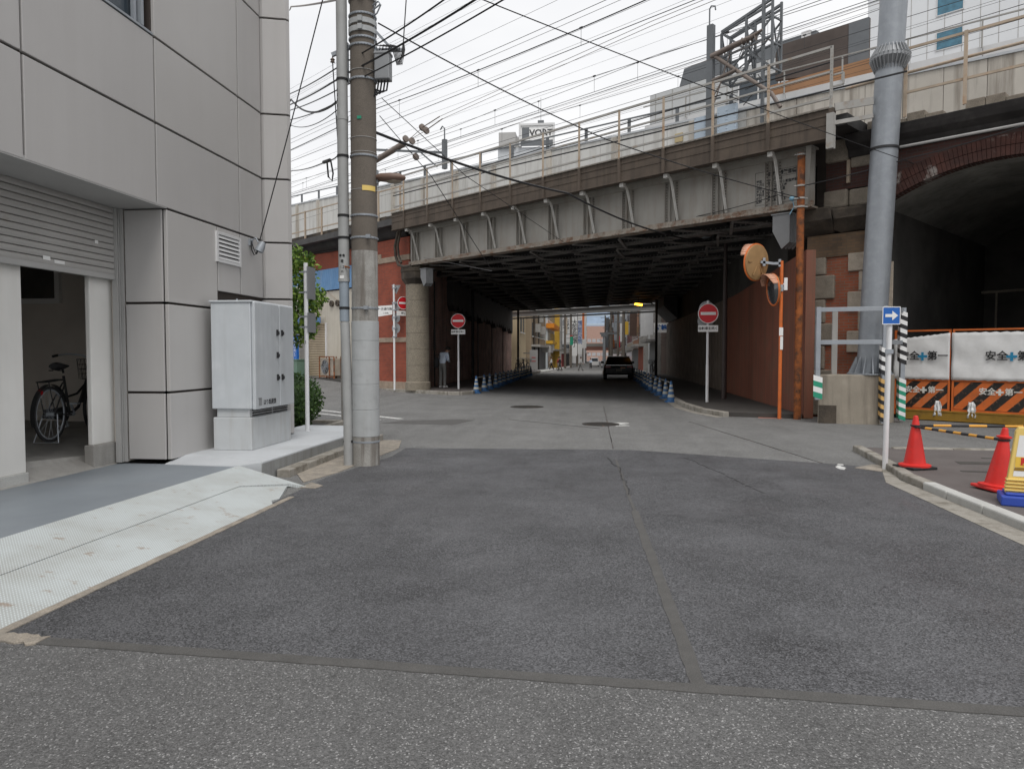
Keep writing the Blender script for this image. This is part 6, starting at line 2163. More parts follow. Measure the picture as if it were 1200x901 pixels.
b = MB(); b.box(.10, .40, -.035, .0, .70, .78); b.build('rear_badge_light', M['tail_amber'], CAR)
b = MB(); b.box(-.17, .17, -.03, .0, .52, .66); b.build('number_plate', mat('plate_dim', (.22, .2, .16), .5), CAR)
b = MB(); b.box(-.82, .82, -.06, .06, .40, .50); b.box(-.55, .55, -.02, .1, .31, .34); b.build('bumper', M['car_black'], CAR, bevel=.03)
b = MB(); b.box(-.78, .78, -.025, .0, .895, .915); b.build('trim', M['chrome'], CAR)
# white van and car far away
for (x, y, wd, h, m, lab) in ((-.2, 150.0, 1.7, 1.9, M['sign_white'], 'tiny white van far down the street'), (1.9, 138, 1.7, 1.5, M['steel_white'], 'tiny white car far down the street beyond the walkers')):
    t = thing('far_vehicle' if False else 'parked_van', lab, 'van', (x, y, gz(x, y)))
    b = MB(); b.prism([(-wd / 2, 0, .3), (wd / 2, 0, .3), (wd / 2 * .98, 0, h * .55), (wd / 2 * .85, 0, h), (-wd / 2 * .85, 0, h), (-wd / 2 * .98, 0, h * .55)], (0, 4, 0)); b.build('body', m, t, bevel=.06)
    b = MB(); b.quad((-wd * .40, -.01, h * .58), (wd * .40, -.01, h * .58), (wd * .36, -.01, h * .9), (-wd * .36, -.01, h * .9)); b.build('window', M['glass'], t)
    for sg in (-1, 1):
        b = MB(); b.cyl((sg * wd * .36, .7, .32), (sg * wd * .48, .7, .32), .32, n=14); b.build('wheel', M['rubber'], t)

# ------------------------------------------------------------------ construction fence in the arch
def barrier(s0, s1, t0, label, lab2, txt_s, slant=0.0, bright=False):
    w = s0 - s1
    t = thing('construction_barrier', label, 'barrier', W(s0, t0, .10), RZ, 'construction barriers in the arch')
    b = MB()
    for u in (0.02, w - .02):
        b.bar((u, 0, 0), (u, 0, 2.08), .045)
    for z in (.16, .86, 2.06):
        b.bar((.04, 0, z), (w - .04, 0, z), .04)
    b.build('frame', M['orange'], t)
    b = MB()
    z0, z1 = .19, .83
    n_ = max(2, round(w / .47))
    st = w / n_
    for i in range(-2, n_ + 1):
        for q, mi in ((0, 0), (.5, 1)):
            a = i * st + q * st
            c = a + st * .5
            lo = [a, c]
            sh_ = .62
            poly = [(a, z0), (c, z0), (c + sh_, z1), (a + sh_, z1)]
            # clip to the board
            def clip(poly, x, keep):
                out = []
                for k in range(len(poly)):
                    p, r_ = poly[k], poly[(k + 1) % len(poly)]
                    pin, rin = keep(p[0], x), keep(r_[0], x)
                    if pin: out.append(p)
                    if pin != rin:
                        f = (x - p[0]) / (r_[0] - p[0])
                        out.append((x, p[1] + f * (r_[1] - p[1])))
                return out
            poly = clip(poly, .05, lambda v, x: v >= x)
            if len(poly) > 2: poly = clip(poly, w - .05, lambda v, x: v <= x)
            if len(poly) > 2:
                b.prism([(x, -.006, z) for x, z in poly], (0, .012, 0), mi=mi)
    bo = b.build('striped_board', [M['orange_faded'] if not bright else M['orange'], M['stripe_black']], t)
    text('lettering', '安全　第一', .17, M['ink_white'], bo, (w * .55, -.012, .62), (90, 0, 0), .001, bold=.004)
    b = MB(); b.box(w * .55 - .035 + .0, w * .55 + .015, -.014, -.008, .545, .695); b.box(w * .55 - .085, w * .55 + .065, -.0145, -.0085, .598, .642); b.build('cross_mark', M['ink_white'], bo)
    # tarpaulin laced to the frame
    q = thing('tarpaulin', lab2, 'sheet', W(s0, t0 - .03, .98), RZ, 'white sheets on the construction barriers')
    b = MB()
    nx_, nz_ = 26, 14
    zt = lambda u: 1.115 - slant * (1 - u / w)
    for j in range(nz_ + 1):
        for i in range(nx_ + 1):
            u = -.01 + (w + .0) * i / nx_
            f = j / nz_
            edge = math.sin(math.pi * i / nx_) * .012 * math.sin(i * 2.1)
            y = -.012 * (1 + math.sin(u * 7 + f * 5) * math.sin(f * 6 + u * 3)) - .010 * math.sin(f * math.pi * 3 + u * 2) - random.uniform(0, .004)
            b.v.append(Vector((u, y, f * zt(u) + (edge if j in (0, nz_) else 0))))
    for j in range(nz_):
        for i in range(nx_):
            a = j * (nx_ + 1) + i
            b.f.append((a, a + 1, a + nx_ + 2, a + nx_ + 1)); b.m.append(0)
    so = b.build('sheet', M['sheet_white'], q, smooth=True)
    sd = so.modifiers.new('thick', 'SOLIDIFY'); sd.thickness = .003
    u0 = txt_s
    text('lettering', '安全', .225, M['ink'], q, (u0 - .22, -.05, .56), (90, 0, 0), .002, bold=.004)
    text('lettering', '第一', .225, M['ink'], q, (u0 + .40, -.05, .56), (90, 0, 0), .002, bold=.004)
    b = MB(); b.box(u0 + .045, u0 + .10, -.05, -.045, .455, .655); b.box(u0 - .03, u0 + .175, -.0505, -.0455, .53, .585); b.build('cross_mark', M['cyan'], q)
random.seed(4)
barrier(-1.60, -2.84, 1.7, 'shorter faded orange barrier board beside the pole plinth', 'white sheet lettered in black with a sloping top edge on the shorter barrier', .58, .14)
barrier(-2.88, -4.66, 1.7, 'longer bright orange barrier board at the right edge of the arch', 'taut white sheet lettered in black on the longer barrier', 1.12, 0.0, True)
barrier(-4.70, -6.5, 1.7, 'orange barrier board beyond the longer one, against the far jamb', 'white sheet on the barrier against the far jamb of the arch', 1.0)
t = thing('steel_beam', 'dirty yellow steel beam lying under the orange barriers', 'steel beam', W(-1.7, 1.45, .02), RZ)
b = MB(); b.box(.15, 4.9, .0, .22, 0, .02); b.box(.15, 4.9, .0, .22, .20, .22); b.box(.15, 4.9, .10, .12, .02, .20); b.box(.15, 4.9, .012, .03, .02, .2); b.build('beam', M['dull_yellow'], t)
for (u, lab) in ((1.05, 'crumpled pale rag at the foot of the shorter barrier'), (1.75, 'crumpled pale rag at the foot of the longer barrier')):
    t = thing('rag', lab, 'rag', W(-1.6 - u, 1.5, .12), RZ)
    b = MB()
    for r_ in range(7):
        for c_ in range(6):
            b.v.append(Vector(((c_ - 2.5) * (.022 + .006 * r_ * (1 if r_ < 4 else .5)) + random.uniform(-.012, .012), -.03 * (c_ % 2) - random.uniform(0, .05), .36 - r_ * .06 + random.uniform(-.015, .015))))
    for r_ in range(6):
        for c_ in range(5):
            a = r_ * 6 + c_
            b.f.append((a, a + 1, a + 7, a + 6)); b.m.append(0)
    ro = b.build('cloth', M['sheet_white'], t, smooth=True)
    sd = ro.modifiers.new('thick', 'SOLIDIFY'); sd.thickness = .004
# ------------------------------------------------------------------ overhead wires
def wire(pts, r, label, group=None, sag=0.0, cat='wire', name='overhead_wire', m=None):
    pts = [Vector(p) for p in pts]
    out = []
    for p, q in zip(pts[:-1], pts[1:]):
        k = 14
        for i in range(k):
            f = i / k
            out.append(p + (q - p) * f - Vector((0, 0, sag * 4 * f * (1 - f))))
    out.append(pts[-1])
    b = MB()
    o0 = out[0].copy()
    b.tube([p - o0 for p in out], r, 5)
    o = b.build(name, m or M['cable'], smooth=True)
    o.location = o0
    return tag(o, label, cat, group)
GW = 'street cables on the utility pole'
# street cables passing through the utility pole along the side street
def through(p, q, a=1.0, c=1.0):
    p, q = Vector(p), Vector(q)
    d = q - p
    return p - d * a, q + d * c
def cab(l, r_, rad, lab, sag=.05):
    l, r_ = Vector(l), Vector(r_)
    d = (r_ - l)
    a = l - d * 4 + Vector((0, 0, -.0))
    c = r_ + d * 5
    wire([a, l + d * .02, r_, c], rad, lab, GW, sag)
def cab2(l, p, r_, rad, lab, sag=.03):
    l, p, r_ = Vector(l), Vector(p), Vector(r_)
    wire([l + (l - p) * 2.5, l, p, r_, r_ + (r_ - p) * 4], rad, lab, GW, sag)
cab2((-6.71, 15.59, 7.33), (-3.62, 10.32, 5.80), (-1.72, 8.40, 5.70), .011, 'thick black street cable, uppermost of the three rising right from the utility pole')
cab2((-6.70, 15.59, 7.10), (-3.62, 10.30, 5.62), (-1.31, 8.08, 5.52), .014, 'thick doubled black street cable, middle of the three rising right from the utility pole')
cab2((-6.70, 15.58, 6.97), (-3.62, 10.28, 5.45), (-1.03, 8.11, 5.50), .010, 'black street cable, lowest of the three rising right from the utility pole')
wire([(-9.9, 21.0, 8.3), (-6.70, 15.58, 6.76), (-3.62, 10.2, 5.22)], .010, 'thin cable reaching the conduit from the left, lowest of its bundle', GW, .03)
wire([(-9.9, 20.9, 8.6), (-6.70, 15.58, 7.2), (-3.62, 10.2, 5.27)], .018, 'thick cable nearly level in the picture, reaching the conduit from the left', GW, .25)
wire([(-9.9, 20.9, 8.0), (-6.70, 15.58, 6.63), (-3.62, 10.2, 5.15)], .008, 'thin sagging cable reaching the conduit from the left', GW, .14)
wire([(-12.5, 29.0, 15.6), (-8.39, 19.59, 11.15), (-4.27, 11.85, 7.45), (-2.0, 7.6, 5.7)], .020, 'reddish thick cable at the top left behind the utility pole', GW, .02, m=M['insulator'])
wire([(-3.06, 10.12, 6.24), (.2, 14.4, 5.75), (4.88, 18.30, 5.34)], .011, 'thin wire sloping from the utility pole down to the rusty pole', GW, .06)
wire([(4.88, 18.30, 5.34), (4.5, 18.9, 5.55), (2.83, 20.65, 5.40), (-1.0, 25.0, 5.0)], .010, 'thin wire leaving the rusty pole under the bridge', GW, .03)
wire([(4.88, 18.32, 5.62), (6.9, 17.3, 5.95), (8.48, 15.78, 6.15), (11, 13.4, 6.5)], .013, 'dark wire from the rusty pole past the big grey pole', GW, .03)
wire([(-3.13, 10.2, 4.75), (-.6, 15.5, 4.98), (1.8, 21.0, 5.02), (3.9, 24.9, 5.35)], .022, 'thick black cable from the utility pole down under the bridge to the dark lamp post', GW, .08)
wire([(-6.0, 4.7, 6.35), (-1.58, 9.07, 6.05), (6.96, 17.5, 5.95), (11.0, 21.5, 5.9)], .008, 'long thin wire crossing the sky from top middle down to the brick arch', GW, .05)
wire([(-5.28, 11.02, 3.40), (-3.84, 10.05, 6.57), (-2.6, 9.2, 9.3)], .009, 'thin wire rising from the wall lamp past the utility pole', GW, .03)
wire([(-3.73, 10.12, 5.72), (-3.68, 10.2, 4.4), (-3.55, 10.25, 3.2)], .008, 'thin wire hanging straight down from the insulator arm', GW, 0)
wire([(-3.06, 10.25, 5.25), (-2.2, 12.2, 4.6), (.5, 27.5, 4.6)], .006, 'thin stay wire slanting down right from the junction box', GW, 0)
wire([(-3.09, 10.25, 5.0), (-2.55, 11.2, 4.35), (-2.0, 14.0, 3.2), (-6.8, 28.4, 5.4)], .006, 'thin wire slanting to the brick abutment', GW, .0)
t = thing('cable_clamp', 'small blue cable clamp at the meeting of the wires by the rusty pole', 'cable clamp', (4.72, 18.45, 5.36))
b = MB(); b.ball((0, 0, 0), (.07, .05, .06), 10, 8); b.tube([(0, 0, 0), (.05, 0, -.2), (-.05, 0, -.38)], .012, 6); b.build('clamp_body', mat('clamp_blue', (.15, .3, .4), .5), t, smooth=True)
t = thing('cable_joint', 'dark cable joint with a loop hanging left of the utility pole', 'cable joint', (-4.32, 11.42, 4.70))
b = MB(); b.tube([(-.16, .28, .06), (.14, -.25, -.055)], .03, 8); b.tube([(0, 0, 0), (.02, 0, -.25), (.08, 0, -.32), (.1, 0, -.2), (.08, -.05, 0)], .015, 6); b.build('joint_body', M['cable'], t)
wire([(-9.9, 21.0, 6.9), (-6.66, 15.52, 5.63), (-4.22, 11.23, 4.66), (-3.6, 10.15, 4.52)], .010, 'thin wire carrying the dark cable joint left of the utility pole', GW, .04)

# railway overhead lines
def catenary(t_, zm, zc, s0, s1, label, step=5.2, off=0.0, r=.012, twin=False):
    o = thing('railway_overhead_line', label, 'overhead line', W(0, t_, zc), RZ, 'railway overhead lines above the bridge')
    us = []
    b = MB()
    S = 26.0
    pts = []
    s = s0
    zz = lambda s: zm - .55 * (1 - (2 * (((s + off) % S) / S) - 1) ** 2) * .55
    while s <= s1:
        pts.append((-s, 0, zz(s) - zc)); s += 1.3
    b.tube(pts, r, 5)
    if twin:
        b.tube([(p[0], .12, p[2] + .05) for p in pts], r * .8, 5)
    b.build('messenger_wire', M['cable'], o)
    b = MB(); b.tube([(-s0, 0, 0), (-s1, 0, 0)], r, 5)
    b.build('contact_wire', M['cable'], o)
    s = s0 + 1
    while s < s1:
        b = MB()
        b.bar((-s, 0, 0), (-s, 0, zz(s) - zc), .010)
        b.bar((-s - .07, 0, zz(s) - zc), (-s + .07, 0, zz(s) - zc), .05, .05)
        b.build('dropper', M['cable'], o)
        s += step
catenary(2.5, 13.60, 12.67, -14, 66, 'nearest railway overhead line above the bridge, with paired wires and droppers', 5.6, 3, .014, True)
catenary(7.6, 14.05, 13.2, -14, 80, 'second railway overhead line above the bridge, behind the nearest', 6.5, 9)
catenary(10.8, 15.4, 14.55, -14, 80, 'third railway overhead line above the bridge', 6.5, 14)
catenary(14.2, 15.9, 15.05, -14, 90, 'fourth and farthest railway overhead line above the bridge', 6.5, 2)
def feeder(t_, z, r, label):
    r *= .7
    wire([W(-16, t_, z + .3), W(24, t_, z), W(70, t_, z + .3)], r, label, 'feeder wires above the railway', .25, 'feeder wire', 'feeder_wire')
feeder(2.0, 13.70, .016, 'thick feeder wire, highest of those crossing above the bridge')
feeder(2.1, 13.55, .012, 'feeder wire just under the highest one above the bridge')
feeder(2.3, 13.25, .010, 'thin feeder wire third from the top above the bridge')
feeder(5.2, 13.3, .006, 'faint thin feeder wire between the nearest and second overhead lines')
feeder(6.0, 13.2, .008, 'feeder wire just above the second overhead line')
feeder(8.6, 13.6, .008, 'feeder wire just below the second overhead line')
feeder(3.6, 10.05, .012, 'low dark feeder wire running just above the railing')
feeder(3.7, 9.75, .010, 'lowest feeder wire running behind the railing')
feeder(12.5, 13.2, .010, 'faint feeder wire low above the barrier wall')
feeder(1.0, 14.9, .008, 'thin high wire reaching the top edge of the sky left of centre')
feeder(1.6, 15.6, .008, 'second thin high wire near the top edge of the sky')
feeder(2.8, 16.6, .008, 'thin high wire crossing the upper left of the sky behind the pole')
feeder(4.0, 18.0, .009, 'highest thin wire of all behind the utility pole')
feeder(1.2, 13.95, .009, 'thin feeder wire above all others on the near side of the tracks')
feeder(4.3, 13.9, .008, 'faint feeder wire crossing just behind the nearest overhead line')
feeder(6.8, 14.6, .008, 'faint feeder wire high over the second overhead line')
feeder(9.6, 14.1, .009, 'feeder wire midway between the second and third overhead lines')
feeder(11.6, 14.7, .009, 'feeder wire just behind the third overhead line')
feeder(13.4, 14.4, .009, 'feeder wire midway down the sky between barrier and overhead lines')
feeder(15.6, 15.2, .010, 'farthest feeder wire beyond every overhead line')
feeder(15.0, 13.8, .010, 'low farthest feeder wire close above the barrier coping')

# ------------------------------------------------------------------ background buildings above the railway
def block(t, x0, x1, y0, y1, z0, z1, m, name='wall', bevel=0):
    return MB().box(x0, x1, y0, y1, z0, z1).build(name, m, t, bevel=bevel)
seam = M['rail_grey']
pm = mat('pale_cladding', (.50, .51, .51), .6, .05, 1)
t = thing('clad_building', 'pale panelled building with a dark window strip rising behind the railway', 'building', W(33, 40, 0), RZ)
block(t, .0, 16.5, 0, 8, -1, 25.9, pm)
b = MB()
for k in range(9):
    b.box(.6 + k * 1.85, .66 + k * 1.85, -.03, 0, 0, 25.9)
for z in (18.6, 21.0, 23.4):
    b.box(.0, 16.5, -.028, -.002, z, z + .05)
b.build('panel_joint', M['rail_grey'], t)
b = MB(); b.box(9.1, 12.9, -.05, -.002, 22.3, 24.6); w_ = b.build('window', M['glass'], t)
b = MB()
for x in (9.1, 10.9, 12.7): b.box(x, x + .12, -.1, -.05, 22.3, 24.6)
b.build('frame', M['steel_white'], w_)
b = MB(); b.prism([(3.2, 0, 25.9), (7.6, 0, 25.9), (7.4, 0, 27.6), (3.7, 0, 27.4)], (0, 3, 0)); b.box(10.0, 15.5, .5, 6, 25.9, 27.3); b.build('roof_box', M['mast_grey'], t)
b = MB(); b.box(14.4, 15.1, .3, .9, 26.6, 27.4); b.build('roof_unit', M['steel_white'], t)

t = thing('brown_building', 'orange brown building under the dark billboard behind the railway', 'building', W(16, 30, 0), RZ)
block(t, 0, 7.0, 0, 7.0, -1, 19.9, mat('orange_brown_wall', (.32, .17, .085), .8, .15, .6))
b = MB(); b.box(1.2, 2.4, -.04, 0, 16.9, 18.4); b.box(4.2, 5.4, -.04, 0, 16.9, 18.4); b.build('window', M['glass'], t)
t = thing('billboard', 'big dark brown billboard back on the roof of the orange brown building', 'billboard', W(15.9, 30.5, 19.9), RZ)
b = MB(); b.prism([(.0, 0, .45), (.0, 0, 2.3), (.35, 0, 2.75), (6.1, 0, 2.75), (6.1, 0, -.4), (6.1, 0, -.4)][:5], (0, .3, 0))
b.build('board', mat('billboard_brown', (.075, .058, .05), .75, .2, .7, patch=.3, pc=(.12, .10, .09), psc=1), t)
b = MB(); b.box(4.9, 6.15, -.05, 0, -.2, 2.7); b.build('dark_stripe', M['mast_grey'], t)
b = MB()
for x in (.4, 2.0, 3.6, 5.2): b.bar((x, .3, -.2), (x, 1.8, -.2), .1); b.bar((x, .3, 2.4), (x, 1.8, -.1), .1)
b.build('strut', M['mast_grey'], t)

t = thing('white_building', 'white clad building with blue windows at the top right behind the railway', 'building', W(15.6, 46, 0), RZ)
block(t, 0, 30, 0, 14, -1, 42, mat('white_cladding', (.72, .74, .76), .55, .03, .8))
b = MB()
for k in range(24):
    b.box(.9 + k * 1.2, .93 + k * 1.2, -.02, 0, 0, 42)
b.build('panel_joint', M['rail_grey'], t)
for x in (5.2,):
    for z in (22.5, 25.15, 27.8):
        b = MB(); b.box(x, x + 1.75, -.04, -.002, z, z + 1.3); w_ = b.build('window', M['glass_blue'], t)
        b = MB(); b.box(x - .07, x, -.06, 0, z - .07, z + 1.37); b.box(x + 1.75, x + 1.82, -.06, 0, z - .07, z + 1.37); b.box(x, x + 1.75, -.06, 0, z - .07, z); b.box(x, x + 1.75, -.06, 0, z + 1.3, z + 1.37); b.build('frame', M['steel_white'], w_)

t = thing('rooftop_building', 'tall building whose roof with a framed sign shows above the railway', 'building', (-11.4, 121, gz(-11.4, 121)))
b = MB(); b.box(-4.9, 4.6, 0, 9, 0, 36.5); b.build('wall', M['concrete_light'], t)
b = MB(); b.box(-4.7, -1.9, -.5, 3, 36.5, 38.9); b.box(-1.9, -1.2, 0, 3, 36.5, 38.2); b.build('roof_box', M['soffit'], t)
for z in range(4, 34, 3):
    for x in (-3.6, -.6, 2.4):
        b = MB(); b.box(x, x + 1.6, -.05, -.002, z, z + 1.5); b.build('window', M['glass'], t)
t = thing('rooftop_sign', 'white framed rooftop sign with grey lettering above the railway barrier', 'rooftop sign', (-9.85, 120.6, 36.6 + gz(-11.4, 121)))
b = MB(); b.box(-2.9, -2.6, -.2, .4, 0, 3.6); b.box(2.7, 3.0, -.2, .4, 0, 3.6); b.box(-2.6, 2.7, -.2, .4, 3.25, 3.6); b.build('frame', M['steel_white'], t)
b = MB(); b.box(-2.6, 2.7, .0, .2, .9, 3.25); bo = b.build('board', M['sign_white'], t)
b = MB(); b.box(-2.4, -1.2, -.04, -.001, 1.2, 3.0); b.build('logo_square', M['mast_grey'], bo)
text('lettering', 'VORT', 1.45, M['ink'], bo, (.75, -.03, 2.05), (90, 0, 0), .01, bold=.03)
b = MB(); b.box(-2.6, 2.7, .05, .15, .0, .88); b.bar((.7, .2, 3.6), (.7, .2, 7.8), .06); b.box(.2, 1.2, 0, .4, 3.6, 4.1); b.build('support', M['mast_grey'], t)

# ------------------------------------------------------------------ the street beyond the underpass
def street_building(label, side, x, y0, y1, h, m, depth=7.0, ground=None, win=(1.0, 1.4), gap=2.4, floors=None, wm=None, extra=None):
    """side -1: stands left of the street with its front at x; +1: right."""
    z = gz(x, (y0 + y1) / 2) - .3
    t = thing('town_building', label, 'building', (x, y0, z))
    xo = side * depth
    b = MB(); b.box(min(0, xo), max(0, xo), 0, y1 - y0, 0, h); b.build('wall', m, t)
    b = MB(); b.box(min(-side * .08, xo - side * .1), max(-side * .08, xo - side * .1), -.06, y1 - y0 + .06, h, h + .35); b.build('parapet', M['concrete_light'], t)
    L = y1 - y0
    if ground:
        b = MB(); b.box(min(0, -side * .06), max(0, -side * .06), .3, L - .3, .35, 2.9); g_ = b.build('shop_opening', ground, t)
        b = MB(); b.box(min(0, -side * .9), max(0, -side * .9), .2, L - .2, 3.0, 3.22); b.build('canopy', wm or M['rail_grey'], t)
    nf = floors if floors is not None else int((h - 3.6) / 3.0)
    for f in range(nf):
        zz = 4.1 + f * 3.0
        y = gap * .4
        while y + win[0] < L:
            b = MB(); b.box(min(0, -side * .05), max(0, -side * .05), y, y + win[0], zz, zz + win[1]); w_ = b.build('window', M['glass'], t)
            b = MB(); b.box(min(-side * .02, -side * .14), max(-side * .02, -side * .14), y - .06, y + win[0] + .06, zz - .08, zz - .001); b.build('sill', M['steel_white'], w_)
            y += gap
        # windows on the near end wall
        if depth > 3:
            b = MB(); b.box(min(side * 1.2, side * 2.6), max(side * 1.2, side * 2.6), -.05, -.001, zz, zz + 1.3); b.build('window', M['glass'], t)
    if extra:
        extra(t)
    return t
beige = mat('beige_wall', (.46, .37, .24), .8, .08, .6, streak=.3, sc_c=(.3, .23, .15))
tan = mat('tan_wall', (.30, .235, .16), .8, .1, .6, streak=.35, sc_c=(.17, .13, .09))
palebl = mat('pale_blue_wall', (.56, .62, .65), .7, .05)
def ex_ac(t):
    for k in range(3):
        b = MB(); b.box(0, .6, 4.5 + k * 4, 5.6 + k * 4, 4.6 + (k % 2) * 1.2, 5.5 + (k % 2) * 1.2); b.build('wall_unit', M['rail_grey'], t)
    b = MB(); b.tube([(.12, 2.2, .3), (.12, 2.2, 8)], .12, 8); b.tube([(.12, 8.2, .3), (.12, 8.2, 8)], .07, 8); b.build('drain_pipe', M['stone_dark'], t)
    b = MB(); b.box(0, 1.1, 14.5, 19.5, 2.4, 3.3); b.build('sign_fascia', M['soffit'], t)
street_building('beige building just beyond the left end of the underpass', -1, -7.0, 66.5, 73, 9, beige, floors=1)
street_building('tan building with wall units on the left beyond the underpass', -1, -6.55, 74, 95, 10, tan, ground=M['mast_grey'], extra=ex_ac)
def ex_or(t):
    b = MB(); b.box(-.2, .9, -.3, 14, 6.0, 6.6); b.build('orange_fascia', mat('orange_fascia', (.75, .26, .02), .5), t)
    b = MB(); b.box(-.2, .7, -.3, 10, 3.9, 4.3); b.build('yellow_fascia', mat('yellow_fascia', (.72, .42, .04), .5), t)
    b = MB(); b.box(.0, .8, 16, 16.7, 0, 12); b.build('yellow_pillar', mat('yellow_pillar', (.62, .38, .05), .5), t)
street_building('pale blue white shop building with orange and yellow fascias', -1, -6.4, 97, 119, 12.5, palebl, ground=M['glass'], extra=ex_or)
street_building('grey building with a black and red shop front on the left', -1, -6.2, 132, 150, 16, M['concrete'], ground=M['cloth_red'])
street_building('light grey tower block on the left of the far street', -1, -6.3, 152, 175, 30, M['concrete_light'], ground=M['black'])
street_building('cream block on the left of the far street', -1, -6.2, 177, 200, 26, M['stone_pale'], ground=M['glass'])
street_building('white block at the far left end of the street', -1, -3.0, 207, 240, 34, M['steel_white'], ground=M['mast_grey'])
brownl = mat('brown_louvre', (.10, .06, .045), .7, .15)
def ex_lv(t):
    b = MB()
    for k in range(26):
        b.box(-.04, .0, -.05, 5.0, 2.6 + k * .28, 2.72 + k * .28)
        b.box(.0, 2.6, -.05, -.002, 2.6 + k * .28, 2.72 + k * .28)
    b.build('louvre', brownl, t)
    b = MB(); b.box(-.05, 1.6, -.08, -.06, .3, 2.55); b.build('white_door', M['steel_white'], t)
street_building('dark brown louvred building just beyond the right end of the underpass', 1, 5.25, 54.6, 59.6, 9.5, brownl, 3.0, floors=0, extra=ex_lv)
street_building('dim building with shop canopy on the right beyond the underpass', 1, 5.0, 60.2, 68.5, 11, M['concrete'], 3.0, ground=M['mast_grey'], wm=M['soot_lit'])
street_building('grey narrow building on the right of the street', 1, 4.9, 76, 84, 15, M['rail_grey'], 3.5, ground=M['brick_red'])
street_building('brick coloured building on the right of the street', 1, 4.9, 85, 97, 17, mat('tile_orange', (.34, .17, .10), .7, .1), 5, ground=M['mast_grey'])
street_building('cream coloured building on the right of the street', 1, 4.9, 98, 116, 19, M['stone_pale'], 6, ground=M['glass'])
street_building('pale grey building on the right of the far street', 1, 4.9, 118, 138, 24, M['concrete_light'], 7, ground=M['black'])
street_building('salmon tiled building on the right of the far street', 1, 4.9, 140, 162, 28, mat('salmon_tile', (.40, .25, .19), .7, .1), 7, ground=M['glass'])
street_building('tall grey block at the far right end of the street', 1, 4.9, 165, 240, 34, M['concrete'], 8, ground=M['glass'])
t = thing('town_building', 'pinkish office block closing the far end of the street', 'building', (-6, 268, -1.6))
block(t, 2.5, 12, 0, 12, 0, 13.3, mat('pink_brown_wall', (.42, .27, .22), .8, .06))
b = MB()
for z in (2.4, 4.9, 7.4):
    for k in range(5):
        b.box(3.0 + k * 1.7, 4.3 + k * 1.7, -.06, -.002, z, z + 1.2)
b.build('window', mat('pale_window', (.42, .42, .43), .4), t)
t = thing('glass_tower', 'pale blue glass tower beyond the pinkish office block', 'building', (1, 330, -1.6))
block(t, -9, 9, 0, 14, 0, 52, mat('pale_blue_glass', (.36, .46, .60), .3, .15, .3))  # plain pale blue glass tone
b = MB()
for z in range(4, 52, 4):
    b.box(-9, 9, -.1, -.002, z, z + .8)
b.build('floor_band', M['pale_blue_steel'], t)
t = thing('far_footbridge', 'low reddish footbridge crossing the far end of the street', 'footbridge', (0, 215, 2.6))
b = MB(); b.box(-6, 4.9, 0, 2, 0, 1.1); b.build('deck', mat('footbridge_red', (.28, .13, .10), .7), t)
b = MB(); b.box(-6, 4.9, -.05, .05, 1.1, 2.0); b.build('railing', M['rail_grey'], t)

def shop_sign(label, x, y, z0, z1, w, m, txt=None, tm=None, th=.22, size=.8):
    t = thing('shop_sign', label, 'shop sign', (x, y, z0))
    b = MB(); b.box(-w / 2, w / 2, 0, th, 0, z1 - z0); b.build('board', m, t)
    b = MB()
    sg = -1 if x < 0 else 1
    for z in (.3, z1 - z0 - .3):
        b.bar((sg * w / 2, th / 2, z), (sg * (w / 2 + .6), th / 2, z), .08)
    b.build('bracket', M['mast_grey'], t)
    if txt:
        text('lettering', '\n'.join(txt), size, tm or M['ink'], t, (0, -.012, (z1 - z0) / 2), (90, 0, 0), .004, line=.85, bold=.012)
shop_sign('tall white vertical sign with two large dark characters', -4.95, 122, 3.2, 9.4, 1.25, M['steel_white'], '志予', M['ink'], size=1.15)
shop_sign('white vertical sign with a column of dark characters', -4.05, 140, 1.2, 9.6, 1.0, M['sign_white'], '大阪名物横丁', M['ink'], size=1.0)
shop_sign('white vertical sign with a column of blue characters', -3.45, 160, 1.5, 11, .95, M['sign_white'], '増田歯科医院', M['ink_blue'], size=1.0)
shop_sign('round red hanging sign above the walkers', -4.35, 128, 4.1, 4.8, .65, M['sign_red'])
shop_sign('plain narrow white sign far down the left side', -2.9, 185, 3, 13, 1.1, M['sign_white'])
shop_sign('red vertical banner on the right side of the street', 3.85, 125, 2.7, 4.6, .55, M['sign_red'])
shop_sign('dark two part signboard on the right side of the street', 4.25, 84, 3.6, 6.2, .8, brownl)
shop_sign('narrow white vertical sign on the dim right building', 4.45, 62.5, 3.2, 6.3, .75, M['steel_white'])
shop_sign('second narrow white vertical sign further along the dim right building', 4.3, 66.5, 3.2, 5.6, .6, M['steel_white'])
shop_sign('small white sign with blue lettering on the louvred building', 4.75, 54.2, 3.15, 3.85, 1.05, M['sign_white'], ['駐輪'], M['ink_blue'], size=.42)
shop_sign('tall yellow vertical sign on the right side of the street', 4.3, 96, 9.0, 15, .7, mat('sign_yellow', (.7, .45, .05), .5))
shop_sign('grey notice board with red marks beside the tunnel mouth on the left', -5.65, 66.3, .15, 1.95, .72, M['soffit'], ['ー', '一'], M['sign_red'], size=.4)
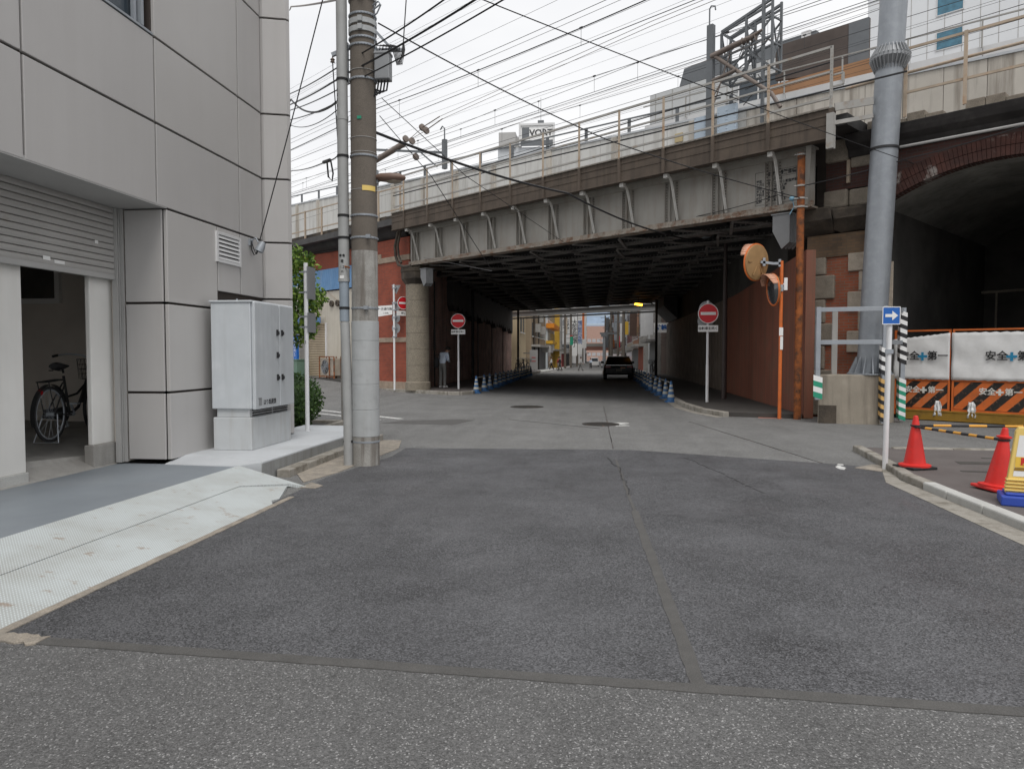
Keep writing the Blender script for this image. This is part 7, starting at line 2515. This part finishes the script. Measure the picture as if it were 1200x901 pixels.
for lab, x, y, z0, z1, w_, mm in (
        ('slim cream vertical sign deep in the left row of shop signs', -4.6, 112, 4.6, 7.5, .5, 'stone_pale'),
        ('slim dark blue vertical sign deep in the left row', -4.15, 150, 2.5, 7.0, .6, 'ink_blue'),
        ('slim orange vertical sign high on the left of the far street', -3.0, 170, 5.0, 11.0, .7, 'orange_faded'),
        ('short green vertical sign low on the left of the far street', -3.9, 118, 3.0, 4.4, .5, 'green_tape'),
        ('slim pale vertical sign deep in the right row of signs', 3.9, 110, 3.4, 8.2, .6, 'sign_white'),
        ('slim rusty brown vertical sign on the right of the far street', 3.3, 142, 2.8, 9.0, .7, 'rust'),
        ('slim dark vertical sign farthest along the right of the street', 2.7, 172, 3.0, 10.0, .8, 'mast_grey'),
        ('short yellow sign near the cream building on the right', 4.2, 101, 4.2, 6.0, .5, 'yellow'),
        ('slim grey vertical sign beyond the red banner on the right', 3.5, 130, 4.0, 9.0, .6, 'galv')):
    shop_sign(lab, x, y, z0, z1, w_, M[mm])
def far_pole(x, y, h, label):
    z = gz(x, y)
    t = thing('utility_pole', label, 'utility pole', (x, y, z), 0, 'utility poles down the street')
    b = MB(); b.cyl((0, 0, 0), (0, 0, h), .19, .13, 12); b.build('shaft', M['pole_concrete'], t, smooth=True)
    sg = 1 if x < 0 else -1
    b = MB()
    for k, z_ in enumerate((h - .5, h - 1.3, h - 2.6)):
        b.bar((-.9 + .2 * k, 0, z_), (.9, 0, z_), .09)
    b.bar((0, 0, 5.2), (sg * 1.3, 0, 5.5), .07)
    b.build('crossarm', M['mast_grey'], t)
    b = MB(); b.cyl((sg * -.38, 0, h - 3.9), (sg * -.38, 0, h - 3.1), .24, n=12); b.build('transformer', M['galv'], t)
far_pole(-4.45, 132, 11, 'utility pole on the left of the street by the round red sign')
far_pole(-4.3, 174, 11, 'utility pole on the far left of the street before the plain narrow sign')
far_pole(-3.6, 205, 11, 'utility pole farthest down the left of the street')
far_pole(3.0, 80, 10.5, 'utility pole on the right of the street beside the narrow grey building')
far_pole(3.1, 103, 10.5, 'utility pole on the right of the street beside the cream building')
far_pole(2.9, 132, 10.5, 'utility pole on the right of the street beyond the red banner')
far_pole(3.0, 165, 10.5, 'farthest utility pole on the right of the street')
far_pole(1.9, 150, 10.5, 'utility pole standing inward of the right row by the crossbeam pole')
far_pole(2.4, 118, 10.5, 'utility pole on the right just before the red banner')
far_pole(-4.7, 112, 10.5, 'utility pole on the left beside the slim cream sign')
far_pole(-3.9, 152, 10.5, 'utility pole on the left beside the slim dark blue sign')
t = thing('crossbeam_pole', 'grey pole with a flat crossbeam standing in the far street', 'street pole', (1.35, 118, gz(1.35, 118)))
b = MB(); b.cyl((0, 0, 0), (0, 0, 5.6), .26, .22, 14); b.build('shaft', M['galv_pole'], t, smooth=True)
b = MB(); b.box(-.7, 2.2, -.2, .2, 5.5, 5.8); b.box(-.5, .5, -.25, .25, 5.1, 5.497); b.build('crossbeam', M['mast_grey'], t)
for k, (x, z, lab) in enumerate(((-3.9, 9.0, 'street cable above the left side of the far street'), (2.6, 8.4, 'street cable above the right side of the far street'), (2.3, 7.2, 'lower street cable above the right side of the far street'))):
    wire([(x, 70, z), (x, 98, z - .35), (x, 130, z - .75), (x, 165, z - 1.1)], .03, lab, 'cables down the far street', .5)
b = MB()
b.flat([(-6.9, 66), (-4.7, 66), (-4.7, 150), (-6.9, 150)], 0, .2)
for i, p in enumerate(b.v):
    b.v[i].z += gz(p.x, p.y) + .12
b2 = MB()
for y in range(66, 150, 4):
    b2.prism([(-6.9, y, gz(0, y) + .13), (-4.7, y, gz(0, y) + .13), (-4.7, y + 4, gz(0, y + 4) + .13), (-6.9, y + 4, gz(0, y + 4) + .13)], (0, 0, -.3))
    if y > 72:
        b2.prism([(3.0, y, gz(0, y) + .13), (5.0, y, gz(0, y) + .13), (5.0, y + 4, gz(0, y + 4) + .13), (3.0, y + 4, gz(0, y + 4) + .13)], (0, 0, -.3))
tag(b2.build('far_pavement', M['kerb_new']), kind='structure')
sheet('far_marking', [stripe((-4.4, 72), (-4.4, 110), .15), stripe((2.7, 72), (2.7, 110), .15), stripe((-3.8, 78), (2.0, 78.2), .45)], M['road_white'], .012, True)
for (x, y, rz, lab) in ((-6.25, 57.5, 80, 'parked bicycle nearest of those leaning by the left tunnel mouth'), (-6.1, 60.5, 70, 'parked bicycle in the middle of those by the left tunnel mouth'), (-6.3, 63.5, 95, 'parked bicycle farthest of those by the left tunnel mouth'), (4.1, 50.6, 100, 'parked bicycle by the right wall near the far mouth')):
    dup(bike, (x, y, .12), R(rz), lab, 'bicycles parked at the far mouth')
